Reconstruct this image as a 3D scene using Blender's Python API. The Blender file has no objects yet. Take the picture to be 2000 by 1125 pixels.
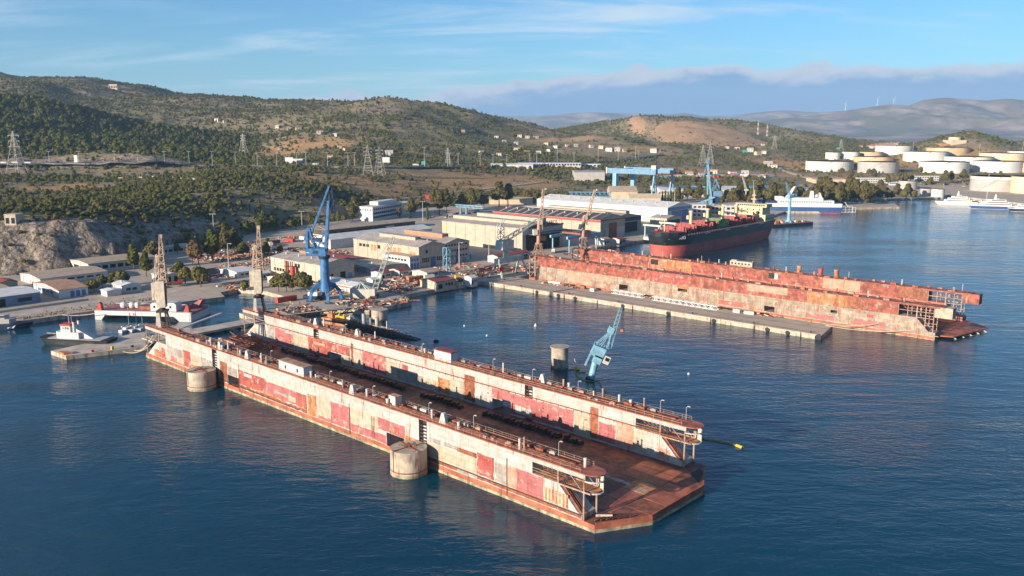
import bpy, bmesh, math, random
import numpy as np
from mathutils import Vector, Matrix
R_ = math.radians
sc = bpy.context.scene
# ------------------------------------------------------------------ camera
CAM_H, F_PX, HORIZON = 93.0, 1670.0, 255.0          # drone 93 m over the water, focal length in photo pixels
PITCH = math.atan((562.5 - HORIZON) / F_PX)
cam_d = bpy.data.cameras.new('camera'); cam = bpy.data.objects.new('camera', cam_d)
sc.collection.objects.link(cam); sc.camera = cam
cam_d.sensor_width = 36.0; cam_d.lens = 36.0 * F_PX / 2000.0
cam_d.clip_start = 1.0; cam_d.clip_end = 60000.0
cam.location = (0, 0, CAM_H); cam.rotation_euler = (math.pi / 2 - PITCH, 0, 0)
# ------------------------------------------------------------------ sky, sun, exposure
SUN_EL, SUN_AZ = R_(14.0), math.atan2(-0.777, -0.629)   # sun stands behind and left of the drone
world = bpy.data.worlds.new('World'); sc.world = world; world.use_nodes = True
SKY_STR, SUN_STR, EXPO = 0.056, 4.8, 1.10
sun_d = bpy.data.lights.new('sun', 'SUN'); sun = bpy.data.objects.new('sun', sun_d); sc.collection.objects.link(sun)
sun_d.energy = SUN_STR; sun_d.angle = R_(0.5); sun_d.color = (1.0, 0.86, 0.70)
sv = Vector((math.sin(SUN_AZ) * math.cos(SUN_EL), math.cos(SUN_AZ) * math.cos(SUN_EL), math.sin(SUN_EL)))
sun.rotation_euler = sv.to_track_quat('Z', 'Y').to_euler(); sun.location = sv * 400 + Vector((0, 400, 0))
vs = sc.view_settings; vs.view_transform = 'Standard'; vs.look = 'None'; vs.exposure = EXPO; vs.gamma = 1; vs.use_curve_mapping = False
sc.cycles.max_bounces = 6; sc.cycles.diffuse_bounces = 2; sc.cycles.glossy_bounces = 3; sc.cycles.transparent_max_bounces = 6
sc.cycles.volume_bounces = 0; sc.cycles.use_denoising = True
sc.cycles.caustics_reflective = False; sc.cycles.caustics_refractive = False

class NT:                                            # tiny node-tree helper
    def __init__(s, nt): s.nt = nt; s.nt.nodes.clear()
    def n(s, t, **k):
        nd = s.nt.nodes.new(t)
        for a, v in k.items():
            if a == 'inp':
                for i, x in v.items():
                    if isinstance(x, bpy.types.NodeSocket): s.nt.links.new(x, nd.inputs[i])
                    else: nd.inputs[i].default_value = x
            else: setattr(nd, a, v)
        return nd
    def m(s, op, a, b=0.0, c=0.0, clamp=False):
        return s.n('ShaderNodeMath', operation=op, use_clamp=clamp, inp={0: a, 1: b, 2: c}).outputs[0]
    def ramp(s, x, a, b):                            # smooth 0..1 between a and b
        return s.n('ShaderNodeMapRange', interpolation_type='SMOOTHSTEP', inp={0: x, 1: a, 2: b, 3: 0.0, 4: 1.0}).outputs[0]
    def noise(s, vec, scale, detail=3.0, rough=0.55, dist=0.0):
        return s.n('ShaderNodeTexNoise', inp={'Vector': vec, 'Scale': scale, 'Detail': detail, 'Roughness': rough, 'Distortion': dist}).outputs[0]
    def mix(s, f, a, b):
        return s.n('ShaderNodeMix', data_type='RGBA', inp={0: f, 6: a, 7: b}).outputs[2]
    def scl(s, vec, v):
        return s.n('ShaderNodeVectorMath', operation='MULTIPLY', inp={0: vec, 1: v}).outputs[0]
def C4(c): return (c[0], c[1], c[2], 1.0)

w = NT(world.node_tree)
tc = w.n('ShaderNodeTexCoord').outputs['Generated']
nrm = w.n('ShaderNodeVectorMath', operation='NORMALIZE', inp={0: tc}).outputs[0]
sx = w.n('ShaderNodeSeparateXYZ', inp={0: nrm})
sky = w.n('ShaderNodeTexSky', sky_type='NISHITA', sun_disc=False, sun_elevation=SUN_EL, sun_rotation=SUN_AZ, altitude=90.0, air_density=1.0, dust_density=0.25, ozone_density=2.2)
az = w.m('ARCTAN2', sx.outputs[0], sx.outputs[1]); el = sx.outputs[2]
# streaks of cirrus on a high layer
zc = w.m('MAXIMUM', el, 0.02)
cx = w.m('DIVIDE', sx.outputs[0], w.m('ADD', zc, 0.12)); cy = w.m('DIVIDE', sx.outputs[1], w.m('ADD', zc, 0.12))
cv = w.n('ShaderNodeCombineXYZ', inp={0: cx, 1: cy, 2: 3.3}).outputs[0]
cv2 = w.n('ShaderNodeMapping', inp={'Vector': cv, 'Rotation': (0, 0, 0.7), 'Scale': (0.55, 1.7, 1.0)}).outputs[0]
c1 = w.noise(cv2, 1.35, 6.0, 0.62, 0.6); c2 = w.noise(cv, 0.55, 2.0)
cir = w.m('MULTIPLY', w.m('MULTIPLY', w.ramp(c1, 0.44, 0.74), w.ramp(c2, 0.36, 0.58)), 0.85)
# low bank of stratocumulus along the horizon
bv = w.n('ShaderNodeCombineXYZ', inp={0: az, 1: w.m('MULTIPLY', el, 2.2), 2: 0.4}).outputs[0]
n1 = w.noise(bv, 13.0, 6.0, 0.62); n2 = w.noise(bv, 2.2, 2.0)
rise = w.ramp(az, -0.10, 0.14)
top = w.m('ADD', w.m('ADD', w.m('MULTIPLY', rise, 0.030), 0.041), w.m('ADD', w.m('MULTIPLY', w.m('SUBTRACT', n1, 0.5), 0.042), w.m('MULTIPLY', w.m('SUBTRACT', n2, 0.5), 0.022)))
rel = w.m('SUBTRACT', top, el)
bank = w.m('MULTIPLY', w.ramp(rel, -0.001, 0.006), w.ramp(az, -0.42, -0.18))
shade = w.ramp(w.m('ADD', rel, w.m('MULTIPLY', w.m('SUBTRACT', n1, 0.5), 0.02)), 0.004, 0.022)
bankcol = w.mix(shade, (5.4, 5.4, 6.0, 1), (1.45, 2.75, 5.0, 1))
skyg = w.n('ShaderNodeMix', data_type='RGBA', blend_type='MULTIPLY', inp={0: 1.0, 6: sky.outputs[0], 7: (0.56, 0.98, 1.36, 1)}).outputs[2]
s1 = w.mix(cir, skyg, (5.6, 6.8, 7.8, 1)); s2 = w.mix(w.m('MULTIPLY', bank, 0.86), s1, bankcol)
bg = w.n('ShaderNodeBackground', inp={0: s2, 1: SKY_STR})
w.n('ShaderNodeOutputWorld', inp={0: bg.outputs[0]})

# ------------------------------------------------------------------ where things stand
cs, cc = math.sin(PITCH), math.cos(PITCH)
def P(u, v, z=0.0):                                  # ground point at height z seen at photo pixel u, v
    x = (u - 1000) / F_PX; y = (v - 562.5) / F_PX
    t = (z - CAM_H) / (-cs - y * cc)
    return (t * x, t * (cc - y * cs), z)
def RY(u, v, Y):                                     # point at forward distance Y seen at photo pixel u, v
    x = (u - 1000) / F_PX; y = (v - 562.5) / F_PX
    t = Y / (cc - y * cs)
    return (t * x, Y, CAM_H + t * (-cs - y * cc))
class Frame:
    def __init__(s, ox, oy, deg): s.ox, s.oy, s.a = ox, oy, R_(deg); s.c, s.s = math.cos(s.a), math.sin(s.a)
    def __call__(s, x, y, z=0.0): return (s.ox + x * s.c - y * s.s, s.oy + x * s.s + y * s.c, z)
    def inv(s, X, Y): X -= s.ox; Y -= s.oy; return (X * s.c + Y * s.s, -X * s.s + Y * s.c)
YD = Frame(190.3, 374.5, -41.9)                      # the shipyard grid: +x out to sea, +y along the quay front
D1 = Frame(-152.6, 345.8, -42.7)                     # near floating dock
YA, D1A = YD.a, D1.a

# ------------------------------------------------------------------ mesh helpers
class MB:
    def __init__(s): s.v = []; s.f = []; s.m = []
    def add(s, vs, fs, m=0):
        o = len(s.v); s.v += [tuple(p) for p in vs]
        for f in fs: s.f.append(tuple(i + o for i in f)); s.m.append(m)
        return s
    def box(s, x0, x1, y0, y1, z0, z1, m=0):
        return s.add([(x0,y0,z0),(x1,y0,z0),(x1,y1,z0),(x0,y1,z0),(x0,y0,z1),(x1,y0,z1),(x1,y1,z1),(x0,y1,z1)],
                     [(0,3,2,1),(4,5,6,7),(0,1,5,4),(1,2,6,5),(2,3,7,6),(3,0,4,7)], m)
    def prism(s, poly, z0, z1, m=0, mt=None):        # poly counter-clockwise in xy
        n = len(poly); o = len(s.v)
        s.v += [(x, y, z0) for x, y in poly] + [(x, y, z1) for x, y in poly]
        for i in range(n):
            j = (i + 1) % n; s.f.append((o+i, o+j, o+n+j, o+n+i)); s.m.append(m)
        s.f.append(tuple(o + n + i for i in range(n))); s.m.append(m if mt is None else mt)
        s.f.append(tuple(o + n - 1 - i for i in range(n))); s.m.append(m)
        return s
    def xz(s, poly, y0, y1, m=0):                    # polygon in x-z pushed along y
        n = len(poly); o = len(s.v)
        s.v += [(x, y0, z) for x, z in poly] + [(x, y1, z) for x, z in poly]
        for i in range(n):
            j = (i + 1) % n; s.f.append((o+i, o+j, o+n+j, o+n+i)); s.m.append(m)
        s.f.append(tuple(o + i for i in reversed(range(n)))); s.f.append(tuple(o + n + i for i in range(n))); s.m += [m, m]
        return s
    def yz(s, poly, x0, x1, m=0):
        n = len(poly); o = len(s.v)
        s.v += [(x0, y, z) for y, z in poly] + [(x1, y, z) for y, z in poly]
        for i in range(n):
            j = (i + 1) % n; s.f.append((o+i, o+j, o+n+j, o+n+i)); s.m.append(m)
        s.f.append(tuple(o + i for i in reversed(range(n)))); s.f.append(tuple(o + n + i for i in range(n))); s.m += [m, m]
        return s
    def bar(s, p, q, w=0.2, h=None, m=0):            # straight beam of square section
        p, q = Vector(p), Vector(q); d = (q - p)
        if d.length < 1e-6: return s
        d.normalize(); up = Vector((0, 0, 1)) if abs(d.z) < 0.95 else Vector((1, 0, 0))
        a = d.cross(up).normalized() * (w / 2); b = a.cross(d).normalized() * ((h or w) / 2)
        return s.add([p-a-b, p+a-b, p+a+b, p-a+b, q-a-b, q+a-b, q+a+b, q-a+b],
                     [(0,3,2,1),(4,5,6,7),(0,1,5,4),(1,2,6,5),(2,3,7,6),(3,0,4,7)], m)
    def tube(s, p, q, r0, r1=None, n=10, m=0):
        p, q = Vector(p), Vector(q); r1 = r0 if r1 is None else r1
        d = (q - p).normalized(); up = Vector((0, 0, 1)) if abs(d.z) < 0.95 else Vector((1, 0, 0))
        a = d.cross(up).normalized(); b = d.cross(a)
        vs = []
        for c, r in ((p, r0), (q, r1)):
            for i in range(n):
                t = 2 * math.pi * i / n; vs.append(c + a * (math.cos(t) * r) + b * (math.sin(t) * r))
        fs = [(i, (i+1) % n, n + (i+1) % n, n + i) for i in range(n)] + [tuple(range(n-1, -1, -1)), tuple(range(n, 2*n))]
        return s.add(vs, fs, m)
    def path(s, pts, r, n=6, m=0):
        for a, b in zip(pts, pts[1:]): s.tube(a, b, r, r, n, m)
        return s
    def lathe(s, prof, cx=0, cy=0, n=24, m=0):       # prof: (radius, z) upward
        vs = [(cx + r * math.cos(2*math.pi*i/n), cy + r * math.sin(2*math.pi*i/n), z) for r, z in prof for i in range(n)]
        fs = [(k*n+i, k*n+(i+1) % n, (k+1)*n+(i+1) % n, (k+1)*n+i) for k in range(len(prof)-1) for i in range(n)]
        fs += [tuple(range(n-1, -1, -1)), tuple((len(prof)-1)*n + i for i in range(n))]
        return s.add(vs, fs, m)
    def lattice(s, p, q, w0, w1, nb, r=0.12, m=0, upv=None):   # four-chord lattice boom
        p, q = Vector(p), Vector(q); d = (q - p); L = d.length; d.normalize()
        up = Vector(upv) if upv else (Vector((0, 0, 1)) if abs(d.z) < 0.9 else Vector((1, 0, 0)))
        a = d.cross(up).normalized(); b = a.cross(d).normalized()
        def c(t, i):
            w_ = (w0 + (w1 - w0) * t) / 2; sa, sb = ((-1,-1),(1,-1),(1,1),(-1,1))[i]
            return p + d * (L * t) + a * (w_ * sa) + b * (w_ * sb)
        for i in range(4): s.bar(c(0, i), c(1, i), r * 1.5, None, m)
        for k in range(nb):
            t0, t1 = k / nb, (k + 1) / nb
            for i in range(4):
                j = (i + 1) % 4
                s.bar(c(t0, i), c(t1, j) if (k + i) % 2 else c(t0, j), r, None, m)
                s.bar(c(t0, i) if (k + i) % 2 else c(t0, j), c(t1, j) if (k + i) % 2 else c(t1, i), r, None, m)
        return s
    def build(s, name, mats, parent=None, smooth=False, loc=None, rz=0.0):
        me = bpy.data.meshes.new(name); me.from_pydata([tuple(v) for v in s.v], [], s.f)
        if not isinstance(mats, (list, tuple)): mats = [mats]
        for x in mats: me.materials.append(MT(x))
        if len(mats) > 1: me.polygons.foreach_set('material_index', s.m)
        if smooth: me.polygons.foreach_set('use_smooth', [True] * len(me.polygons))
        me.update()
        return obj(name, me, parent, loc, rz)
def obj(name, me, parent=None, loc=None, rz=0.0):
    o = bpy.data.objects.new(name, me); sc.collection.objects.link(o)
    if parent is not None: o.parent = parent
    if loc is not None: o.location = loc
    if rz: o.rotation_euler = (0, 0, rz)
    return o
def tag(o, label, cat, group=None):
    o['label'] = label; o['category'] = cat
    if group: o['group'] = group
    return o
def thing(name, label, cat, loc=(0, 0, 0), rz=0.0, group=None):
    o = obj(name, None, None, loc, rz); o.empty_display_size = 0.5
    return tag(o, label, cat, group)
def struct(o, kind='structure'): o['kind'] = kind; return o
def dup(root, loc, rz=None, label=None, scale=None):
    r = root.copy(); sc.collection.objects.link(r); r.location = loc
    if rz is not None: r.rotation_euler = (0, 0, rz)
    if scale is not None: r.scale = scale if hasattr(scale, '__len__') else (scale,) * 3
    if label: r['label'] = label
    for ch in KIDS.get(root.name) or KIDS.setdefault(root.name, list(root.children)):
        c = ch.copy(); sc.collection.objects.link(c); c.parent = r
        for g in KIDS.get(ch.name) or KIDS.setdefault(ch.name, list(ch.children)):
            d = g.copy(); sc.collection.objects.link(d); d.parent = c
    return r
KIDS = {}
rnd = random.Random(7)

# ------------------------------------------------------------------ materials
MATS = {}
def MT(x): return MATS[x] if isinstance(x, str) else x
def mat(name, col, var=0.12, scale=0.6, rust=0.0, rcol=(0.22, 0.075, 0.03), rough=0.6, metal=0.0, streak=0.22, rscale=0.55, bump=0.0, bscale=4.0, alt=None, altf=(0.5, 0.6), altscale=0.15, spec=0.4):
    m = bpy.data.materials.new(name); m.use_nodes = True; t = NT(m.node_tree)
    pos = t.n('ShaderNodeNewGeometry').outputs['Position']
    a = t.noise(pos, scale, 4.0, 0.6)
    lo = tuple(c * (1 - var * 1.6) for c in col); hi = tuple(min(1, c * (1 + var * 1.2)) for c in col)
    c = t.mix(t.ramp(a, 0.32, 0.68), C4(lo), C4(hi))
    if alt: c = t.mix(t.ramp(t.noise(pos, altscale, 4.0, 0.6), *altf), c, C4(alt))
    if rust > 0:
        sp = t.scl(pos, (1.0, 1.0, streak))
        r = t.noise(sp, rscale, 6.0, 0.68)
        f = t.ramp(r, 0.66 - 0.34 * rust, 0.80 - 0.34 * rust)
        r2 = t.noise(pos, 2.1, 3.0)
        rc = t.mix(r2, C4(tuple(x * 0.55 for x in rcol)), C4(tuple(min(1, x * 1.5) for x in rcol)))
        c = t.mix(t.m('MULTIPLY', f, 0.9), c, rc)
    b = t.n('ShaderNodeBsdfPrincipled', inp={'Base Color': c, 'Roughness': rough, 'Metallic': metal, 'Specular IOR Level': spec})
    if bump > 0:
        bn = t.n('ShaderNodeBump', inp={'Strength': 1.0, 'Distance': bump, 'Height': t.noise(pos, bscale, 4.0)})
        t.nt.links.new(bn.outputs[0], b.inputs['Normal'])
    t.n('ShaderNodeOutputMaterial', inp={0: b.outputs[0]})
    MATS[name] = m; return m
for a in [
    ('dock_white', (0.475, 0.435, 0.395), 0.10, 0.5, 0.30, (0.26, 0.10, 0.04)), ('dock_cream', (0.43, 0.37, 0.275), 0.10, 0.5, 0.30, (0.30, 0.13, 0.05)),
    ('dock_pink', (0.40, 0.128, 0.122), 0.12, 0.4, 0.30, (0.22, 0.06, 0.035)), ('dock_red', (0.35, 0.080, 0.065), 0.16, 0.4, 0.35, (0.36, 0.20, 0.13)),
    ('dock_orange', (0.46, 0.20, 0.085), 0.2, 0.6, 0.55, (0.26, 0.08, 0.03)), ('dock_rust', (0.26, 0.085, 0.04), 0.25, 0.7, 0.45, (0.13, 0.045, 0.025)),
    ('dock_grey', (0.32, 0.29, 0.26), 0.14, 0.5, 0.34, (0.26, 0.11, 0.06)), ('dock_peach', (0.49, 0.27, 0.19), 0.12, 0.5, 0.30, (0.30, 0.12, 0.06)),
    ('rust_deck', (0.20, 0.072, 0.042), 0.30, 0.35, 0.4, (0.065, 0.035, 0.024)), ('rust_lit', (0.36, 0.108, 0.06), 0.22, 0.3, 0.35, (0.16, 0.06, 0.035)),
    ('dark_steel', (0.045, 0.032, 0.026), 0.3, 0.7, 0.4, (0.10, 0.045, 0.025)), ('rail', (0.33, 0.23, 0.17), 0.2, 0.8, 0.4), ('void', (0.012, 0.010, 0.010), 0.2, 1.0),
    ('dock2_grey', (0.32, 0.255, 0.19), 0.18, 0.25, 0.44, (0.29, 0.10, 0.06)), ('dock2_red', (0.29, 0.075, 0.048), 0.28, 0.3, 0.28, (0.40, 0.22, 0.13)),
    ('dock2_pink', (0.40, 0.125, 0.09), 0.15, 0.4, 0.35, (0.25, 0.08, 0.05)), ('dock2_top', (0.23, 0.07, 0.04), 0.3, 0.4, 0.4, (0.36, 0.16, 0.09)),
    ('concrete', (0.50, 0.41, 0.32), 0.14, 0.18, 0.18, (0.20, 0.14, 0.09)), ('concrete_warm', (0.42, 0.345, 0.265), 0.16, 0.35, 0.40, (0.17, 0.12, 0.085)),
    ('quay_wall', (0.45, 0.375, 0.28), 0.18, 0.3, 0.42, (0.14, 0.095, 0.06)), ('fouling', (0.34, 0.28, 0.175), 0.3, 0.5, 0.4, (0.07, 0.06, 0.03)),
    ('rubber', (0.012, 0.012, 0.012), 0.2, 2.0), ('white', (0.54, 0.53, 0.51), 0.06, 0.6, 0.10, (0.45, 0.36, 0.27)), ('white_clean', (0.58, 0.575, 0.565), 0.03, 0.4),
    ('offwhite', (0.52, 0.48, 0.42), 0.08, 0.5, 0.2, (0.30, 0.22, 0.15)), ('cream_wall', (0.41, 0.345, 0.26), 0.08, 0.3, 0.12, (0.36, 0.25, 0.14)),
    ('beige_wall', (0.47, 0.39, 0.29), 0.10, 0.4, 0.15, (0.26, 0.19, 0.13)), ('grey_roof', (0.42, 0.37, 0.325), 0.12, 0.15, 0.2, (0.20, 0.15, 0.11)),
    ('tile_roof', (0.52, 0.29, 0.165), 0.16, 0.5, 0.2, (0.24, 0.11, 0.06)), ('red_roof', (0.33, 0.07, 0.05), 0.16, 0.5, 0.2, (0.20, 0.05, 0.04)),
    ('dark_roof', (0.085, 0.075, 0.072), 0.2, 0.3), ('white_roof', (0.74, 0.72, 0.68), 0.06, 0.2, 0.12, (0.45, 0.38, 0.31)), ('tan_roof', (0.50, 0.385, 0.27), 0.1, 0.4, 0.15, (0.26, 0.18, 0.12)),
    ('red_paint', (0.42, 0.05, 0.04), 0.12, 0.5, 0.15), ('orange_paint', (0.55, 0.17, 0.05), 0.15, 0.5, 0.25), ('yellow_paint', (0.62, 0.40, 0.04), 0.12, 0.5, 0.1),
    ('blue_crane', (0.045, 0.15, 0.32), 0.18, 0.5, 0.24, (0.10, 0.085, 0.09)), ('pale_blue', (0.19, 0.37, 0.47), 0.16, 0.5, 0.24, (0.21, 0.17, 0.14)), ('steel_blue', (0.13, 0.25, 0.36), 0.16, 0.5, 0.2, (0.16, 0.16, 0.17)),
    ('green_grey', (0.40, 0.46, 0.42), 0.12, 0.5, 0.25, (0.20, 0.13, 0.08)), ('old_cream', (0.56, 0.48, 0.37), 0.12, 0.6, 0.30, (0.26, 0.12, 0.06)), ('old_lattice', (0.52, 0.38, 0.28), 0.2, 0.8, 0.34, (0.20, 0.08, 0.04)),
    ('blue_door', (0.05, 0.15, 0.32), 0.1, 0.6), ('blue_hull', (0.03, 0.085, 0.22), 0.1, 0.3), ('navy', (0.016, 0.035, 0.085), 0.1, 0.4), ('ship_black', (0.018, 0.024, 0.028), 0.25, 0.15, 0.10, (0.10, 0.06, 0.045)),
    ('ship_red', (0.44, 0.095, 0.075), 0.14, 0.12, 0.22, (0.42, 0.16, 0.07)), ('hatch_red', (0.29, 0.058, 0.054), 0.12, 0.3, 0.12, (0.22, 0.06, 0.045)), ('ship_deck', (0.20, 0.05, 0.04), 0.2, 0.3, 0.2), ('ship_cream', (0.52, 0.42, 0.25), 0.05, 0.4, 0.08, (0.40, 0.22, 0.10)),
    ('green_paint', (0.05, 0.22, 0.05), 0.1, 0.3), ('asphalt', (0.10, 0.095, 0.09), 0.15, 0.1), ('glass', (0.02, 0.025, 0.03), 0.2, 0.5), ('tank_white', (0.60, 0.58, 0.54), 0.05, 0.06, 0.10, (0.60, 0.45, 0.28)),
    ('tank_grey', (0.40, 0.38, 0.35), 0.08, 0.08, 0.1, (0.32, 0.28, 0.23)), ('tank_ochre', (0.54, 0.40, 0.24), 0.10, 0.06, 0.3, (0.46, 0.22, 0.09)), ('tank_cream', (0.66, 0.56, 0.36), 0.06, 0.06, 0.12, (0.50, 0.33, 0.15)),
    ('bark', (0.10, 0.075, 0.055), 0.2, 2.0), ('pole', (0.38, 0.36, 0.33), 0.1, 1.0), ('galv', (0.46, 0.45, 0.43), 0.08, 1.0), ('teal_sign', (0.03, 0.33, 0.22), 0.05, 1.0), ('hose', (0.27, 0.23, 0.05), 0.2, 1.0), ('rope', (0.50, 0.42, 0.31), 0.1, 1.0),
    ('brick_orange', (0.50, 0.20, 0.10), 0.15, 0.5, 0.2), ('pale_stone', (0.55, 0.43, 0.29), 0.1, 0.2), ('dark_blue_roof', (0.16, 0.22, 0.32), 0.1, 0.3), ('pale_yellow', (0.62, 0.56, 0.33), 0.06, 0.3)]:
    kw = dict(zip(('var', 'scale', 'rust', 'rcol'), a[2:])); mat(a[0], a[1], **kw)
for n_ in ('glass',): MATS[n_].node_tree.nodes['Principled BSDF'].inputs['Roughness'].default_value = 0.12
for n_ in ('white', 'blue_crane', 'pale_blue', 'ship_cream', 'hatch_red', 'ship_black'): MATS[n_].node_tree.nodes['Principled BSDF'].inputs['Roughness'].default_value = 0.45
def stripes(name, c0, c1, axis, period, duty=0.5, rz=0.0, rust=0.2):        # corrugated sheet: two tones along one yard axis, with relief
    m = mat(name, c0, 0.1, 0.4, rust); t = m.node_tree; p = t.nodes['Principled BSDF']
    return m
def leafmat(name, c0, c1, c2):
    m = bpy.data.materials.new(name); m.use_nodes = True; t = NT(m.node_tree)
    g = t.n('ShaderNodeNewGeometry'); oi = t.n('ShaderNodeObjectInfo')
    a = t.mix(oi.outputs['Random'], C4(c0), C4(c1))
    b_ = t.mix(t.ramp(t.noise(g.outputs['Position'], 0.9, 3.0), 0.35, 0.7), a, C4(c2))
    d_ = t.n('ShaderNodeBsdfDiffuse', inp={0: b_}); tr = t.n('ShaderNodeBsdfTranslucent', inp={0: b_})
    b = t.n('ShaderNodeMixShader', inp={0: 0.32, 1: d_.outputs[0], 2: tr.outputs[0]})
    t.n('ShaderNodeOutputMaterial', inp={0: b.outputs[0]}); MATS[name] = m
leafmat('leaf_pine', (0.125, 0.138, 0.036), (0.175, 0.168, 0.050), (0.080, 0.094, 0.026))
leafmat('leaf_olive', (0.160, 0.152, 0.058), (0.210, 0.182, 0.072), (0.105, 0.104, 0.042))
leafmat('leaf_scrub', (0.150, 0.128, 0.056), (0.205, 0.162, 0.070), (0.100, 0.088, 0.044))
leafmat('leaf_euc', (0.145, 0.130, 0.048), (0.20, 0.160, 0.060), (0.100, 0.094, 0.040))
leafmat('leaf_dry', (0.24, 0.155, 0.075), (0.20, 0.14, 0.08), (0.13, 0.085, 0.045))

def seams(name, bw=6.0, rh=2.1):                     # welded plate seams, rain streaks and fading on dock steel (runs along the dock, x-z)
    t = MATS[name].node_tree; h = NT.__new__(NT); h.nt = t; pr = t.nodes['Principled BSDF']; src = pr.inputs['Base Color'].links[0].from_socket
    oc = h.n('ShaderNodeTexCoord').outputs['Object']; sp = h.n('ShaderNodeSeparateXYZ', inp={0: oc})
    v2 = h.n('ShaderNodeCombineXYZ', inp={0: sp.outputs[0], 1: sp.outputs[2], 2: 0.0}).outputs[0]
    br = h.n('ShaderNodeTexBrick', offset=0.5, inp={'Vector': v2, 'Color1': (1, 1, 1, 1), 'Color2': (0.84, 0.82, 0.80, 1), 'Mortar': (0.62, 0.55, 0.50, 1), 'Scale': 1.0, 'Mortar Size': 0.05, 'Mortar Smooth': 0.6, 'Brick Width': bw, 'Row Height': rh})
    st = h.noise(h.n('ShaderNodeCombineXYZ', inp={0: h.m('MULTIPLY', sp.outputs[0], 1.7), 1: h.m('MULTIPLY', sp.outputs[2], 0.13), 2: sp.outputs[1]}).outputs[0], 1.0, 4.0, 0.7)
    stc = h.mix(h.ramp(st, 0.50, 0.72), (1, 1, 1, 1), (0.70, 0.55, 0.47, 1))
    wr = h.noise(h.n('ShaderNodeCombineXYZ', inp={0: sp.outputs[0], 1: sp.outputs[2], 2: sp.outputs[1]}).outputs[0], 0.33, 5.0, 0.7)
    c = h.n('ShaderNodeMix', data_type='RGBA', blend_type='MULTIPLY', inp={0: 0.8, 6: src, 7: br.outputs[0]}).outputs[2]
    c = h.n('ShaderNodeMix', data_type='RGBA', blend_type='MULTIPLY', inp={0: 0.75, 6: c, 7: stc}).outputs[2]
    c = h.mix(h.m('MULTIPLY', h.ramp(wr, 0.54, 0.64), 0.62 if name not in ('dock_white', 'dock_cream', 'dock2_red') else 0.34), c, (0.47, 0.39, 0.31, 1) if name not in ('dock_white', 'dock_cream') else (0.44, 0.33, 0.26, 1))
    t.links.new(c, pr.inputs['Base Color'])
    bu = h.n('ShaderNodeBump', inp={'Strength': 1.0, 'Distance': 0.12, 'Height': h.m('ADD', h.n('ShaderNodeRGBToBW', inp={0: br.outputs[0]}).outputs[0], h.m('MULTIPLY', wr, 0.5))}); t.links.new(bu.outputs[0], pr.inputs['Normal'])
for n_ in ('dock_white', 'dock_cream', 'dock_pink', 'dock_red', 'dock_orange', 'dock_grey', 'dock_peach', 'dock2_grey', 'dock2_red', 'dock2_pink'): seams(n_)

def sheets(name, w_=1.2, l_=7.0):                    # roof sheets laid side by side
    t = MATS[name].node_tree; h = NT.__new__(NT); h.nt = t; pr = t.nodes['Principled BSDF']; src = pr.inputs['Base Color'].links[0].from_socket
    oc = h.n('ShaderNodeTexCoord').outputs['Object']
    br = h.n('ShaderNodeTexBrick', offset=0.0, inp={'Vector': oc, 'Color1': (1, 1, 1, 1), 'Color2': (0.80, 0.78, 0.76, 1), 'Mortar': (0.62, 0.58, 0.55, 1), 'Scale': 1.0, 'Mortar Size': 0.06, 'Mortar Smooth': 0.5, 'Brick Width': w_, 'Row Height': l_})
    st = h.ramp(h.noise(h.scl(oc, (0.5, 0.12, 0.5)), 1.0, 4.0, 0.7), 0.45, 0.75)
    c = h.n('ShaderNodeMix', data_type='RGBA', blend_type='MULTIPLY', inp={0: 0.7, 6: src, 7: br.outputs[0]}).outputs[2]
    c = h.n('ShaderNodeMix', data_type='RGBA', blend_type='MULTIPLY', inp={0: h.m('MULTIPLY', st, 0.6), 6: c, 7: (0.62, 0.52, 0.44, 1)}).outputs[2]
    t.links.new(c, pr.inputs['Base Color'])
for n_ in ('grey_roof', 'white_roof', 'tan_roof', 'red_roof', 'dark_roof'): sheets(n_)
sheets('tile_roof', 0.6, 0.8)
# ================================================================== WATER
def water_mat():
    m = bpy.data.materials.new('sea_water'); m.use_nodes = True; t = NT(m.node_tree)
    pos = t.n('ShaderNodeNewGeometry').outputs['Position']
    mp = t.n('ShaderNodeMapping', inp={'Vector': pos, 'Rotation': (0, 0, R_(-8)), 'Scale': (0.55, 1.25, 1)}).outputs[0]
    mp2 = t.n('ShaderNodeMapping', inp={'Vector': pos, 'Rotation': (0, 0, R_(22)), 'Scale': (0.7, 1.3, 1)}).outputs[0]
    big = t.noise(pos, 0.011, 3.0, 0.5)                       # calm and ruffled patches
    wind = t.ramp(big, 0.36, 0.64)
    lane = t.noise(t.n('ShaderNodeMapping', inp={'Vector': pos, 'Rotation': (0, 0, R_(-38)), 'Scale': (0.18, 1.0, 1)}).outputs[0], 0.022, 4.0, 0.6)
    ruff = t.m('ADD', 0.42, t.m('MULTIPLY', t.m('MULTIPLY', wind, t.ramp(lane, 0.38, 0.62)), 1.5))
    h = t.m('ADD', t.m('MULTIPLY', t.noise(mp, 0.12, 3.0, 0.55, 0.3), 0.55), t.m('MULTIPLY', t.m('MULTIPLY', t.noise(mp2, 0.45, 3.0, 0.6, 0.4), 0.34), ruff))
    h = t.m('ADD', h, t.m('MULTIPLY', t.m('MULTIPLY', t.noise(mp, 2.0, 2.0, 0.6), 0.075), ruff))
    bn = t.n('ShaderNodeBump', inp={'Strength': 1.0, 'Distance': 0.68, 'Height': h})
    deep = t.mix(t.ramp(t.noise(pos, 0.006, 3.0), 0.35, 0.7), (0.0010, 0.034, 0.062, 1), (0.0017, 0.046, 0.076, 1))
    b = t.n('ShaderNodeBsdfPrincipled', inp={'Base Color': deep, 'Roughness': 0.07, 'IOR': 1.34, 'Normal': bn.outputs[0], 'Specular IOR Level': 0.5})
    t.n('ShaderNodeOutputMaterial', inp={0: b.outputs[0]}); MATS['water'] = m
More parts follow.
